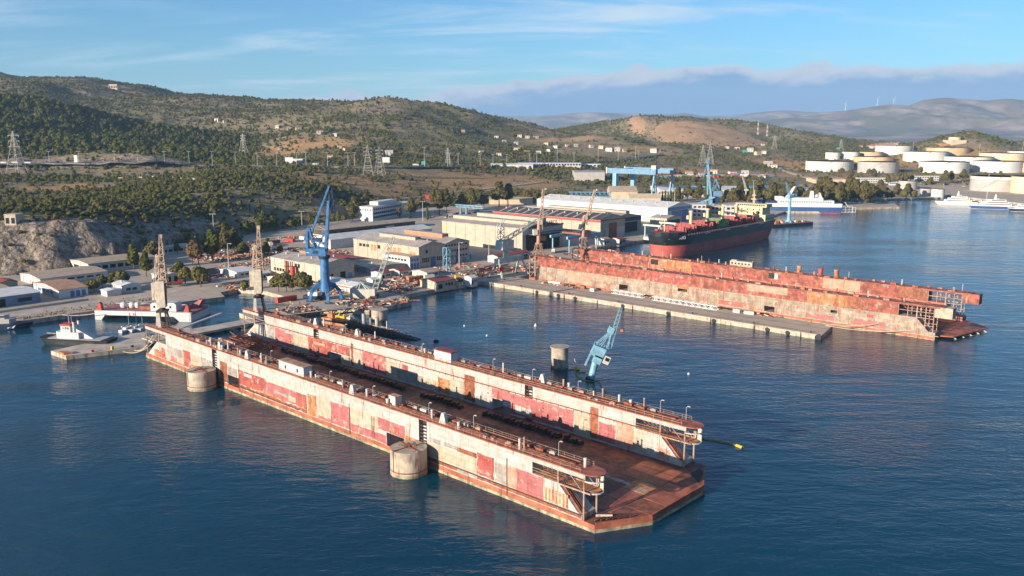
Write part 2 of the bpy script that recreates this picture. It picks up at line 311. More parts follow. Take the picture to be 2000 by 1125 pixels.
water_mat()
struct(MB().add([(-11800, -2900, 0), (11800, -2900, 0), (11800, 14900, 0), (-11800, 14900, 0)], [(0, 1, 2, 3)]).build('sea', 'water'))

# ================================================================== TERRAIN
def vnoise(x, y, seed):
    rs = np.random.RandomState(seed); tab = rs.rand(256, 256)
    xi = np.floor(x).astype(int); yi = np.floor(y).astype(int); fx = x - xi; fy = y - yi
    fx = fx*fx*(3-2*fx); fy = fy*fy*(3-2*fy)
    g = lambda a, b: tab[a % 256, b % 256]
    return (g(xi,yi)*(1-fx)+g(xi+1,yi)*fx)*(1-fy)+(g(xi,yi+1)*(1-fx)+g(xi+1,yi+1)*fx)*fy - 0.5
def fbm(x, y, s, seed, oc=4):
    r = 0; a = 1.0
    for k in range(oc): r = r + a * vnoise(x / s, y / s, seed + k); s *= 0.5; a *= 0.5
    return r
BACK = [(-700, 585), (-300, 562), (0, 540), (110, 531), (200, 519), (300, 501), (400, 477), (480, 459), (560, 446), (640, 434), (700, 424), (850, 404), (1000, 397), (1150, 390), (1300, 382), (1450, 372), (1600, 364), (1760, 362), (1850, 362), (2000, 362), (2300, 362), (2700, 362)]
CP = [P(u, v, z) for u, v, z in [(-700,580,3),(-300,558,3),(0,536,3),(110,528,3),(200,515,3),(300,497,3),(400,473,3),(480,456,3),(560,443,3),(640,432,3),(700,422,3),(850,402,3.5),(1000,395,4),(1150,388,4),(1300,380,4.5),(1450,370,4.5),(1600,362,5),(1760,360,5),(1850,360,5),(2000,360,5),(2300,360,5),(2700,360,5)]]
CP += [(x, y, 3.0) for x, y in [(-150, 450), (0, 600), (200, 800), (400, 1000), (600, 1100), (-350, 450)]]
CP += [RY(*a) for a in [(-700,480,560),(-300,485,560),(0,464,562),(100,458,574),(200,453,590),(300,451,610),(400,443,655),(480,433,712),(560,425,780),(640,415,875),(300,438,660),(400,426,725),(480,414,800),(600,401,900),(700,394,985),(850,382,1130),
    (-300,400,760),(0,400,770),(200,394,790),(400,384,850),(600,370,960),(800,361,1150),(1000,356,1290),(1150,350,1400),(1300,340,1500),
    (-300,352,1050),(0,350,1050),(300,350,1050),(600,341,1100),(900,336,1330),(1100,330,1480),
    (-300,326,1250),(0,325,1250),(200,323,1250),(400,324,1250),(600,327,1250),(900,328,1400),(1100,318,1600),(1300,312,1750),(1450,308,1850),
    (-100,296,1325),(50,293,1325),(200,289,1325),(300,294,1325),(390,314,1325),(-100,322,1270),(100,322,1270),(300,322,1272),
    (0,246,1540),(0,194,1760),(-300,262,1700),(100,203,1760),(120,250,1500),(180,232,1720),(250,262,1640),(330,292,1480),(280,276,1560),
    (250,236,2000),(330,262,1880),(410,286,1720),(120,206,2080),(0,186,2150),
    (0,139,2850),(-300,150,2850),(60,149,2850),(130,156,2800),(200,168,2700),(300,181,2650),(370,185,2620),(430,180,2500),(500,190,2450),(600,206,2400),(640,206,2350),
    (500,240,2000),(600,250,1900),(560,272,1700),(450,262,1950),(600,300,1450),(480,305,1450),
    (740,194,2200),(690,198,2200),(800,199,2220),(850,207,2250),(950,221,2350),(1000,234,2450),(1100,260,2600),(1180,280,2600),
    (740,240,1900),(740,282,1620),(900,262,1900),(900,292,1620),(1000,275,1900),(1050,302,1650),(1200,300,1800),
    (1200,264,2850),(1245,237,2900),(1320,238,2900),(1380,239,2900),(1440,244,2850),(1520,262,2700),(1600,276,2600),(1380,264,2550),(1300,286,2150),(1400,292,2050),(1500,287,2200),
    (1800,287,2300),(1870,274,2300),(1930,276,2300),(1990,292,2300),(2150,297,2200),(1700,294,2300),(2400,300,2200)]]
CP += [P(u, v, z) for u, v, z in [(1620,337,10),(1710,338,10),(1830,338,10),(1950,338,10),(1640,310,20),(1760,300,26),(1880,309,20),(1980,310,20),(2200,330,12),(1500,330,12)]]
CP += [(x, y, z) for x, y, z in [(-1600,3800,230),(-600,3500,120),(0,3300,70),(600,3600,40),(1400,3300,25),(2200,3000,25),(2500,2000,15),(-2600,2600,120),(-1900,1500,55),(-1500,900,35),(-300,4200,90),(1000,4300,30),(2600,4200,25),(-2700,4200,200)]]
CP = np.array(CP)
def tps_fit(c):
    n = len(c); d = np.hypot(c[:,None,0]-c[None,:,0], c[:,None,1]-c[None,:,1]) / 100.0
    K = np.where(d > 0, d*d*np.log(np.maximum(d, 1e-9)), 0) + np.eye(n) * 0.02
    Pm = np.c_[np.ones(n), c[:,0]/1000, c[:,1]/1000]
    A = np.zeros((n+3, n+3)); A[:n,:n] = K; A[:n,n:] = Pm; A[n:,:n] = Pm.T
    return np.linalg.solve(A, np.r_[c[:,2], 0, 0, 0])
TW = tps_fit(CP)
def tps(X, Y):
    out = TW[-3] + TW[-2]*X/1000 + TW[-1]*Y/1000
    for i in range(len(CP)):
        d = np.hypot(X-CP[i,0], Y-CP[i,1]) / 100.0
        out = out + TW[i] * np.where(d > 0, d*d*np.log(np.maximum(d, 1e-9)), 0)
    return out
BW = np.array([P(u, v, 2.2)[:2] for u, v in BACK])
BA = np.arctan2(BW[:,0], BW[:,1]); BR = np.hypot(BW[:,0], BW[:,1])
def back_r(a): return np.interp(a, BA, BR)
NR, NA = 235, 590
rr = 430.0 * (4300.0 / 430.0) ** (np.arange(NR) / (NR - 1)); aa = np.radians(np.linspace(-53, 53, NA))
RRg, AAg = np.meshgrid(rr, aa, indexing='ij'); TX, TY = RRg*np.sin(AAg), RRg*np.cos(AAg)
past = RRg - back_r(AAg)
TZ = tps(TX, TY)
hilly = np.clip((TZ - 8) / 60.0, 0, 1)
TZ = TZ + fbm(TX, TY, 260, 3, 5) * (3 + 30 * hilly) * np.clip(past / 60, 0, 1) * np.clip((TZ - 6) / 40, 0, 1)
cliffy = np.exp(-((past - 30) / 32.0) ** 2) * np.clip((-AAg - 0.24) / 0.17, 0, 1)       # rock face behind the yard on the left
TZ = TZ + cliffy * (fbm(TX, TY, 30, 21, 5) * 13.0)
road_cut = np.exp(-((TY - 1300) / 28.0) ** 2) * np.clip((-0.30 - AAg) / 0.05, 0, 1) * np.clip((AAg + 0.60) / 0.05, 0, 1)
TZ = TZ + road_cut * fbm(TX, TY, 30, 31, 3) * 8
TZ = np.where(past < 0, -5.0, np.maximum(TZ, 2.7))
def th(X, Y):                                        # terrain height at a point
    r = math.hypot(X, Y); a = math.atan2(X, Y)
    i = math.log(max(r, 430.1) / 430.0) / math.log(4300.0 / 430.0) * (NR - 1); j = (a - aa[0]) / (aa[-1] - aa[0]) * (NA - 1)
    if not (0 <= i < NR - 1 and 0 <= j < NA - 1): return 3.0
    i0, j0 = int(i), int(j); fi, fj = i - i0, j - j0
    z = (TZ[i0,j0]*(1-fi)+TZ[i0+1,j0]*fi)*(1-fj)+(TZ[i0,j0+1]*(1-fi)+TZ[i0+1,j0+1]*fi)*fj
    return float(z)
def on(u, v, it=40):                                 # terrain point seen at photo pixel u, v
    d = 480.0; last = d
    x = (u - 1000) / F_PX
    while d < 4200:
        p = RY(u, v, d)
        g = max(th(p[0], p[1]), 2.2)
        if p[2] <= g: break
        last = d; d *= 1.012
    lo, hi = last, d
    for _ in range(18):
        mid = (lo + hi) / 2; p = RY(u, v, mid)
        if p[2] <= max(th(p[0], p[1]), 2.2): hi = mid
        else: lo = mid
    p = RY(u, v, hi); return (p[0], p[1], max(th(p[0], p[1]), 2.2))
# regions of bare ground, as real places on the land
def blob(cx, cy, rx, ry): return np.exp(-(((TX-cx)/rx)**2 + ((TY-cy)/ry)**2))
def pxblob(u, v, rx, ry): p = on(u, v); return blob(p[0], p[1], rx, ry)
dry = sum(pxblob(u, v, rx, ry)*k for u, v, rx, ry, k in [(740,368,90,55,1.2),(860,360,110,50,1.2),(960,352,90,60,1.1),(1050,350,80,70,.9),(640,352,80,50,.9),(590,280,130,110,1.1),(560,300,90,80,.9),(80,372,60,35,1.1),(150,362,60,35,.9),(1330,282,130,120,.8),(1380,335,110,60,1.0),(1290,330,90,60,1.0),(1240,290,90,90,.7),(800,385,80,30,.8),(1500,320,120,90,.9),(1640,345,140,60,1.3),(1760,345,160,60,1.3),(1900,345,200,70,1.2),(1750,315,260,140,.9),(1960,318,200,120,.9)])
quarry = sum(pxblob(u, v, rx, ry)*k for u, v, rx, ry, k in [(1385,262,150,330,1.25),(1340,248,60,120,1.1),(1243,241,24,70,1.5),(1430,275,110,160,1.0),(1330,252,70,90,1.0),(1040,252,160,60,.9),(1120,272,140,60,.9),(230,172,110,60,.9)])
rocky = np.clip(cliffy * 1.3 + road_cut * 1.3, 0, 1.2) + sum(pxblob(u, v, rx, ry)*k for u, v, rx, ry, k in [(745,215,110,130,.6)])
forest = np.clip((-AAg - 0.27) / 0.08, 0, 1) * np.clip((TY - 1330) / 60, 0, 1) * np.clip((1950 - TY) / 150, 0, 1)
me = bpy.data.meshes.new('hillside')
idx = np.arange(NR*NA).reshape(NR, NA)
F_ = np.stack([idx[:-1,:-1], idx[:-1,1:], idx[1:,1:], idx[1:,:-1]], -1).reshape(-1, 4)
keep = (TZ.reshape(-1)[F_] > -4.9).any(1); F_ = F_[keep]
me.from_pydata(np.stack([TX, TY, TZ], -1).reshape(-1, 3).tolist(), [], F_[:, ::-1].tolist())
ca = me.color_attributes.new('ground', 'FLOAT_COLOR', 'POINT')
ca.data.foreach_set('color', np.stack([np.clip(dry, 0, 1.3), np.clip(quarry, 0, 1.3), np.clip(rocky, 0, 1.3), np.clip(forest, 0, 1)], -1).reshape(-1).astype(np.float32))
me.polygons.foreach_set('use_smooth', [True] * len(me.polygons)); me.update()
def land_mat():
    m = bpy.data.materials.new('hillside_earth'); m.use_nodes = True; t = NT(m.node_tree)
    g = t.n('ShaderNodeNewGeometry'); pos = g.outputs['Position']
    at = t.n('ShaderNodeAttribute', attribute_name='ground'); s = t.n('ShaderNodeSeparateColor', inp={0: at.outputs['Color']})
    n1 = t.noise(pos, 0.016, 5.0, 0.6); n2 = t.noise(pos, 0.12, 5.0, 0.65); n3 = t.noise(pos, 0.5, 3.0)
    c = t.mix(t.ramp(n2, 0.35, 0.68), (0.190, 0.145, 0.090, 1), (0.33, 0.245, 0.155, 1))
    c = t.mix(t.m('MULTIPLY', t.ramp(n1, 0.38, 0.60), 0.75), c, (0.165, 0.155, 0.070, 1))
    c = t.mix(t.ramp(t.m('ADD', s.outputs[0], t.m('MULTIPLY', t.m('SUBTRACT', n2, 0.5), 1.3)), 0.52, 0.85), c, t.mix(n3, (0.40, 0.215, 0.095, 1), (0.36, 0.245, 0.12, 1)))
    c = t.mix(t.ramp(t.m('ADD', s.outputs[1], t.m('MULTIPLY', t.m('SUBTRACT', n2, 0.5), 0.8)), 0.45, 0.7), c, t.mix(t.ramp(n2, 0.4, 0.62), (0.36, 0.215, 0.115, 1), (0.44, 0.29, 0.17, 1)))
    rk = t.noise(t.scl(pos, (1, 1, 0.45)), 0.30, 9.0, 0.78, 0.8)
    vo = t.n('ShaderNodeTexVoronoi', feature='DISTANCE_TO_EDGE', inp={'Vector': t.n('ShaderNodeVectorMath', operation='ADD', inp={0: t.scl(pos, (1, 1, 0.55)), 1: t.scl(t.n('ShaderNodeTexNoise', inp={'Vector': pos, 'Scale': 0.12, 'Detail': 4.0}).outputs[1], (9, 9, 9))}).outputs[0], 'Scale': 0.11}).outputs[0]
    crack = t.ramp(t.m('ADD', vo, t.m('MULTIPLY', t.m('SUBTRACT', n2, 0.5), 0.9)), -0.10, 0.22)
    rk = t.m('MULTIPLY', rk, t.m('ADD', 0.80, t.m('MULTIPLY', crack, 0.24)))
    c = t.mix(t.ramp(t.m('ADD', s.outputs[2], t.m('MULTIPLY', t.m('SUBTRACT', n2, 0.5), 0.8)), 0.40, 0.62), c, t.mix(t.ramp(rk, 0.34, 0.66), (0.10, 0.080, 0.064, 1), (0.40, 0.315, 0.24, 1)))
    bn = t.n('ShaderNodeBump', inp={'Strength': 1.0, 'Distance': 2.2, 'Height': t.m('ADD', t.noise(pos, 0.16, 5.0, 0.65), t.m('MULTIPLY', t.m('MULTIPLY', crack, 0.25), s.outputs[2]))})
    b = t.n('ShaderNodeBsdfPrincipled', inp={'Base Color': c, 'Roughness': 0.9, 'Specular IOR Level': 0.15, 'Normal': bn.outputs[0]})
    t.n('ShaderNodeOutputMaterial', inp={0: b.outputs[0]}); MATS['land'] = m
land_mat(); me.materials.append(MATS['land'])
struct(obj('hillside', me))

# distant plain and mountains
struct(MB().add([(-11000, 1500, 1.2), (11000, 1500, 1.2), (11000, 5200, 24), (-11000, 5200, 24), (11000, 14400, 40), (-11000, 14400, 40)], [(0, 1, 2, 3), (3, 2, 4, 5)]).build('plain', mat('plain_earth', (0.17, 0.14, 0.10), 0.3, 0.004, alt=(0.09, 0.095, 0.055), altscale=0.006)))
mat('mountain_rock', (0.27, 0.225, 0.185), 0.25, 0.003, alt=(0.13, 0.13, 0.085), altf=(0.42, 0.60), altscale=0.0022, bump=14.0, bscale=0.006)
def mountains(name, sil, Yr, depth, back, nx, ny, seed, base=30.0, rug=0.62):
    us = np.array([s[0] for s in sil], float); vsl = np.array([s[1] for s in sil], float)
    X = np.linspace((us[0]-1000)/F_PX*Yr, (us[-1]-1000)/F_PX*Yr, nx)
    ridge = np.interp(X, (us-1000)/F_PX*Yr, [RY(u, v, Yr)[2] for u, v in sil])
    S = np.linspace(0, 1, ny); XX, SS = np.meshgrid(X, S, indexing='ij')
    rid = np.repeat(ridge[:, None], ny, 1)
    YY = Yr - depth + SS * (depth + back)
    sr = depth / (depth + back)
    prof = np.where(SS < sr, (SS / sr) ** 1.25, 1 - ((SS - sr) / (1 - sr)) ** 1.5)
    rg = 1 - np.abs(fbm(XX, YY, depth * 0.42, seed, 5)) * 2.0
    ZZ = base + (rid - base) * prof * (1 - rug * (1 - np.clip(rg, 0, 1)) * (1 - prof ** 6)) + fbm(XX, YY, depth * 0.12, seed + 9, 4) * (rid - base) * 0.13 * (1 - prof ** 8) * prof
    edge = np.minimum(1, np.minimum(np.arange(nx), np.arange(nx)[::-1]) / 6.0)[:, None]
    ZZ = base * 0.3 + (ZZ - base * 0.3) * edge
    m_ = bpy.data.meshes.new(name); ii = np.arange(nx*ny).reshape(nx, ny)
    m_.from_pydata(np.stack([XX, YY, ZZ], -1).reshape(-1, 3).tolist(), [], np.stack([ii[:-1,:-1], ii[1:,:-1], ii[1:,1:], ii[:-1,1:]], -1).reshape(-1, 4).tolist())
    m_.materials.append(MATS['mountain_rock']); m_.polygons.foreach_set('use_smooth', [True]*len(m_.polygons)); m_.update()
    return struct(obj(name, m_))
mountains('far_mountains', [(500,222),(700,226),(900,228),(1070,226),(1110,221),(1160,219),(1240,222),(1300,224),(1330,220),(1370,227),(1420,226),(1480,218),(1530,215),(1580,219),(1640,216),(1720,212),(1800,206),(1900,205),(2100,200),(2350,205),(2600,225)], 13200, 3000, 900, 260, 50, 41)
mountains('mountains', [(1330,262),(1400,248),(1470,236),(1560,227),(1610,222),(1650,214),(1700,206),(1725,203),(1760,205),(1790,193),(1830,189),(1870,192),(1905,195),(1950,191),(1990,196),(2080,199),(2250,205),(2500,225),(2700,250)], 8600, 2800, 1200, 300, 70, 57)
mountains('foothills', [(900,262),(1000,258),(1100,250),(1200,244),(1260,248),(1350,252),(1450,258),(1560,262),(1650,266),(1720,262),(1790,259),(1850,264),(1950,262),(2100,258),(2300,262),(2600,270)], 5700, 1300, 900, 240, 44, 77)

# ================================================================== YARD GROUND, QUAYS, PIERS
W2 = lambda u, v: P(u, v, 2.2)[:2]
COAST = [YD(-345, -420)[:2], YD(-339, -259)[:2], YD(-337, -192)[:2], YD(-326, -190)[:2], YD(-322.5, -165)[:2], YD(-336, -160)[:2], YD(-338, -148)[:2], YD(-318, -141)[:2], YD(-292, -143)[:2], YD(-276, -152)[:2], YD(-272, -166)[:2], YD(-277, -183)[:2],
    YD(-258, -186)[:2], YD(-256, -152)[:2], YD(-233, -135)[:2], YD(-235, -104.5)[:2], YD(-243, -99.7)[:2], YD(-252, -99)[:2], YD(-251, -34.5)[:2],
    YD(-247.9, -33.6)[:2], YD(-38.2, -33.3)[:2], YD(-42.5, -9.8)[:2], YD(-244, -8.5)[:2], YD(-246, 56)[:2], YD(-246, 128)[:2], YD(-290, 130)[:2], YD(-286, 330)[:2], YD(-300, 470)[:2], YD(-312, 530)[:2], YD(-275, 560)[:2], P(1645, 410)[:2], P(1700, 408.5)[:2], P(1757, 407.5)[:2], P(1748, 401)[:2], P(1700, 400)[:2], P(1640, 400.5)[:2], P(1650, 393)[:2], P(1720, 391.5)[:2],
    P(1790, 390)[:2], P(1832, 389)[:2], P(1850, 384)[:2], P(1900, 389)[:2], P(1960, 396)[:2], P(2010, 402)[:2], P(2200, 430)[:2], P(2500, 450)[:2]]
slab = COAST + [(x * 1.035, y * 1.035) for x, y in reversed([tuple(b) for b in BW])]
bm = bmesh.new()
top_ = [bm.verts.new((x, y, 2.2)) for x, y in slab]; bot_ = [bm.verts.new((x, y, -3.0)) for x, y in slab]
fc = bm.faces.new(top_); fc.normal_update()
if fc.normal.z < 0: fc.normal_flip()
for i in range(len(COAST) - 1):
    f = bm.faces.new((top_[i], top_[i+1], bot_[i+1], bot_[i])); f.material_index = 1
bmesh.ops.triangulate(bm, faces=[fc]); 
me = bpy.data.meshes.new('yard_ground'); bm.to_mesh(me); bm.free()
def yard_mat():
    m = bpy.data.materials.new('yard_ground'); m.use_nodes = True; t = NT(m.node_tree)
    pos = t.n('ShaderNodeNewGeometry').outputs['Position']
    n1 = t.noise(pos, 0.022, 5.0, 0.6); n2 = t.noise(pos, 0.16, 5.0, 0.65); n3 = t.noise(pos, 0.9, 3.0)
    c = t.mix(t.ramp(n1, 0.38, 0.62), (0.52, 0.41, 0.305, 1), (0.42, 0.35, 0.28, 1))
    c = t.mix(t.m('MULTIPLY', t.ramp(n2, 0.52, 0.72), 0.7), c, (0.27, 0.205, 0.15, 1))
    c = t.mix(t.m('MULTIPLY', t.ramp(n3, 0.55, 0.75), 0.35), c, (0.58, 0.47, 0.36, 1))
    br = t.n('ShaderNodeTexBrick', offset=0.0, inp={'Vector': t.n('ShaderNodeMapping', inp={'Vector': pos, 'Rotation': (0, 0, -YA)}).outputs[0], 'Color1': (1, 1, 1, 1), 'Color2': (0.90, 0.89, 0.88, 1), 'Mortar': (0.62, 0.6, 0.57, 1), 'Scale': 1.0, 'Mortar Size': 0.09, 'Brick Width': 6.5, 'Row Height': 6.5})
    c = t.n('ShaderNodeMix', data_type='RGBA', blend_type='MULTIPLY', inp={0: 0.75, 6: c, 7: br.outputs[0]}).outputs[2]
    b = t.n('ShaderNodeBsdfPrincipled', inp={'Base Color': c, 'Roughness': 0.85, 'Specular IOR Level': 0.2})
    t.n('ShaderNodeOutputMaterial', inp={0: b.outputs[0]}); MATS['yard'] = m
yard_mat(); me.materials.append(MATS['yard']); me.materials.append(MATS['quay_wall'])
struct(obj('yard_ground', me))

# haze: the air over the bay
def haze():
    m = bpy.data.materials.new('haze_air'); m.use_nodes = True; t = NT(m.node_tree)
    v = t.n('ShaderNodeVolumePrincipled', inp={'Color': (0.45, 0.68, 1.0, 1), 'Density': 0.000047, 'Anisotropy': 0.0})
    t.n('ShaderNodeOutputMaterial', inp={1: v.outputs[0]}); MATS['haze'] = m
    o = MB().box(-12000, 12000, -3000, 15000, -8, 760).build('haze', 'haze'); struct(o, 'stuff'); o.display_type = 'BOUNDS'
haze()
# ================================================================== FLOATING DOCKS
def handrail(x0, x1, y, z, step=3.0, h=1.1, gaps=()):
    m = MB(); n = max(1, int((x1 - x0) / step))
    for i in range(n + 1):
        x = x0 + (x1 - x0) * i / n
        if any(a < x < b for a, b in gaps): continue
        m.bar((x, y, z), (x, y, z + h), 0.09)
        if i < n and not any(a < x + step < b for a, b in gaps):
            x2 = x0 + (x1 - x0) * (i + 1) / n
            for k in (0.5, 1.0): m.bar((x, y, z + h * k), (x2, y, z + h * k), 0.07)
    return m
def lamp_post(m, x, y, z, d=1, h=3.6):
    m.tube((x, y, z), (x, y, z + h), 0.09, 0.06, 6); m.bar((x, y, z + h), (x + 0.5 * d, y, z + h + 0.45), 0.12); m.bar((x + 0.5 * d, y, z + h + 0.45), (x + 1.1 * d, y, z + h + 0.5), 0.16)
    m.box(x + 0.55 * d - 0.1, x + 1.3 * d, y - 0.18, y + 0.18, z + h + 0.34, z + h + 0.52) if d > 0 else m.box(x + 1.3 * d, x + 0.55 * d + 0.1, y - 0.18, y + 0.18, z + h + 0.34, z + h + 0.52)
    return m
def plates(wall, lst, y0, out, y1=None):             # steel plates of another coat, proud of the wall
    for i, (xa, xb, za, zb, c) in enumerate(lst):
        t = 0.022 + 0.013 * (i % 5); za = max(za, 2.25)
        if zb - za < 0.4: continue
        if c == 'stripe':
            m = MB(); k = 0
            x = xa
            while x < xb: m.box(x, min(x + 0.55, xb), *(sorted((y0, y0 + out * (t + 0.03)))), za, zb, k % 2); x += 0.55; k += 1
            m.build('hull_plate', ['dock_cream', 'dock_orange'], wall); continue
        qj = random.Random(int(xa * 97 + za * 13)); pl = []     # repainted areas end in ragged edges
        def edge(a, b, lim):
            n_ = max(1, int(math.dist(a, b) / 1.3)); nx, nz = -(b[1] - a[1]) / math.dist(a, b), (b[0] - a[0]) / math.dist(a, b)
            for k_ in range(n_):
                f_ = k_ / n_; j_ = 0 if k_ == 0 else qj.choice((0, 0, .1, .22, .4)) * qj.random(); pl.append((a[0] + (b[0] - a[0]) * f_ + nx * j_, a[1] + (b[1] - a[1]) * f_ + nz * j_))
        for a_, b_ in (((xa, za), (xb, za)), ((xb, za), (xb, zb)), ((xb, zb), (xa, zb)), ((xa, zb), (xa, za))): edge(a_, b_, 0)
        MB().xz(pl, *sorted((y0, y0 + out * t))).build('hull_plate', 'dock_' + c, wall)
TOP1 = 13.85
def wing_wall(dock, y0, y1, face, name='wing_wall'):
    """one long side wall; face = the y of the side the photograph shows"""
    secs = [[(2, 2.0), (56, 2.0), (56, 12.4), (19, 12.4), (19, 8.6), (11.2, 8.6), (3, 2.6)]]
    m = MB().xz(secs[0], y0, y1)
    for xa, xb, za, zb in [(59.6, 66.9, 2, 12.4), (66.9, 74.6, 5.7, 12.4), (74.6, 157.6, 2, 12.4), (157.6, 165.5, 6.0, 12.4), (165.5, 172, 2, 12.4), (175.4, 214.5, 2, 12.4)]: m.box(xa, xb, y0, y1, za, zb)
    m.xz([(214.5, 2.0), (230.2, 2.0), (230.2, 3.2), (228.9, 3.6), (222.8, 9.3), (214.5, 9.3)], y0, y1)
    w = m.build(name, 'dock_white', dock)
    # joints between the three hull sections
    for xa, xb in ((56, 59.6), (172, 175.4)):
        j = MB(); j.box(xa, xb, y0 + 1.3, y1 - 1.3, 2, 13.6)
        for k in range(9): j.box(xa + 0.35, xb - 0.4, y0 + 0.25, y0 + 1.3, 2.8 + k * 1.08, 3.3 + k * 1.08)
        for k in range(9): j.box(xa + 0.35, xb - 0.4, y1 - 1.3, y1 - 0.25, 2.8 + k * 1.08, 3.3 + k * 1.08)
        j.build('section_joint', 'dark_steel', w)
        for k in range(8): MB().box(xa + 1.9, xb - 0.3, y0 + 0.1, y0 + 0.5, 5.0 + k * 0.95, 5.35 + k * 0.95).build('lock_lug', 'galv', w)
    # upper gallery and its rusty top deck with a rounded end
    for xa, xb in ((1.0, 56.0), (59.6, 172.0), (175.4, 231.0)): MB().box(xa, xb, y0 + 0.004, y1 - 0.004, 12.404, 13.6).build('upper_gallery', 'dock_white', w)
    yc, rad = (y0 + y1) / 2, (y1 - y0) / 2 + 0.25
    poly = [(0.6, y0 - 0.25), (231, y0 - 0.25)] + [(231 + 3.6 * math.sin(t), yc - rad * math.cos(t)) for t in [math.pi * k / 10 for k in range(1, 10)]] + [(231, y1 + 0.25), (0.6, y1 + 0.25)]
    MB().prism(poly, 13.6, TOP1).build('top_deck', 'rust_lit', w)
    fr = MB(); prof = [(math.pi * k / 12) for k in range(13)]
    ring = lambda r, rx, z: [(230.8 + rx * math.sin(t), yc - r * math.cos(t), z) for t in prof]
    if face == y0:      # open ring girder
        for z in (11.9, 9.1):
            q = ring(rad - 0.4, 3.2, z)
            for a, b in zip(q, q[1:]): fr.bar(a, b, 0.28)
        q0, q1 = ring(rad - 0.4, 3.2, 9.2), ring(rad - 0.4, 3.2, 13.5)
        for k in range(7, 13): 
            if k < 12: fr.add([q0[k], q0[k+1], q1[k+1], q1[k]], [(0, 1, 2, 3)])
    else:
        q0, q1 = ring(rad - 1.6, 1.9, 8.7), ring(rad - 0.2, 3.3, 13.5)
        for k in range(12): fr.add([q0[k], q0[k+1], q1[k+1], q1[k]], [(0, 1, 2, 3)])
        fr.add([(230.8, yc, 8.7)] + q0, [(0, k + 2, k + 1) for k in range(12)])
    fr.build('end_fairing', 'offwhite', w)
    # open frame at both ends: columns, gallery floor, stair
    g = MB(); g2 = MB()
    for yy in (y0 + 0.2, y1 - 0.2):
        for x in (222.7, 230.6): g.tube((x, yy, 2.0), (x, yy, 12.4), 0.26, 0.26, 8)
        for x in (1.6, 10.6): g2.tube((x, yy, 2.0), (x, yy, 12.4), 0.26, 0.26, 8)
        g.bar((222.7, yy, 9.1), (232.6, yy, 9.1), 0.35); g2.bar((1.6, yy, 9.0), (11, yy, 8.7), 0.3); g.bar((214.6, yy, 10.9), (222.7, yy, 10.9), 0.1); g.bar((214.6, yy, 10.2), (222.7, yy, 10.2), 0.1)
        g2.bar((1.6, yy, 12.3), (5.1, yy, 9.2), 0.16); g.bar((226.5, yy, 12.3), (230, yy, 9.2), 0.16)
    for k in range(6): g.bar((215 + k * 1.4, y0 + 1.5, 12.3), (216.4 + k * 1.4, y1 - 1.5, 9.4), 0.18); g.bar((216.4 + k * 1.4, y0 + 1.5, 12.3), (215 + k * 1.4, y1 - 1.5, 9.4), 0.14)
    g.build('end_frame', 'rail', w); g2.build('end_frame', 'rail', w)
    fl = MB().box(214.6, 222.7, y0 + 0.4, y1 - 0.4, 9.32, 9.42).box(222.9, 232.8, y0 + 1.6, y1 - 0.4, 8.9, 9.05); fl.build('gallery_floor', 'dock_orange', w)
    st = MB()
    for yy in (y0 + 0.7, y0 + 2.1): st.bar((223.4, yy, 9.2), (230.0, yy, 2.9), 0.18, 0.5); st.bar((223.4, yy, 10.2), (230.0, yy, 3.9), 0.08)
    for k in range(16): st.box(223.4 + k * 0.42, 223.7 + k * 0.42, y0 + 0.75, y0 + 2.05, 9.1 - k * 0.40, 9.16 - k * 0.40)
    st.build('stair', 'dock_rust', w)
    handrail(2, 229.5, y0 + 0.05, TOP1).build('handrail', 'rail', w); handrail(2, 229.5, y1 - 0.05, TOP1).build('handrail', 'rail', w)
    # crane rails and pipe runs on the top deck
    p = MB()
    for dy in (1.5, (y1 - y0) - 1.5): p.box(3, 229, y0 + dy - 0.1, y0 + dy + 0.1, TOP1, TOP1 + 0.16)
    for dy, r in ((2.4, 0.14), (2.9, 0.2), (4.6, 0.16)): p.tube((60, y0 + dy, TOP1 + 0.3), (226, y0 + dy, TOP1 + 0.3), r, r, 6)
    p.build('deck_pipe', 'dock_rust', w)
    return w
dock1 = thing('floating_dock', 'near floating dock with patched white, pink and cream walls and a dark rusty deck', 'floating dock', D1(0, 0), D1A)
hull = [(0, 0), (234, 0), (241.5, 13), (241.5, 37), (234, 50), (0, 50)]
MB().prism([(x + (0.15 if x > 100 else -0.15), y + (0.15 if y > 25 else -0.15)) for x, y in hull], -3, 0.8).build('waterline_belt', 'fouling', dock1)
pont = MB().prism(hull, 0.8, 1.95, 0, 1).build('pontoon', ['rust_lit', 'rust_deck'], dock1)
near_w = wing_wall(dock1, 0.0, 5.4, 0.0); far_w = wing_wall(dock1, 44.6, 50.0, 44.6)
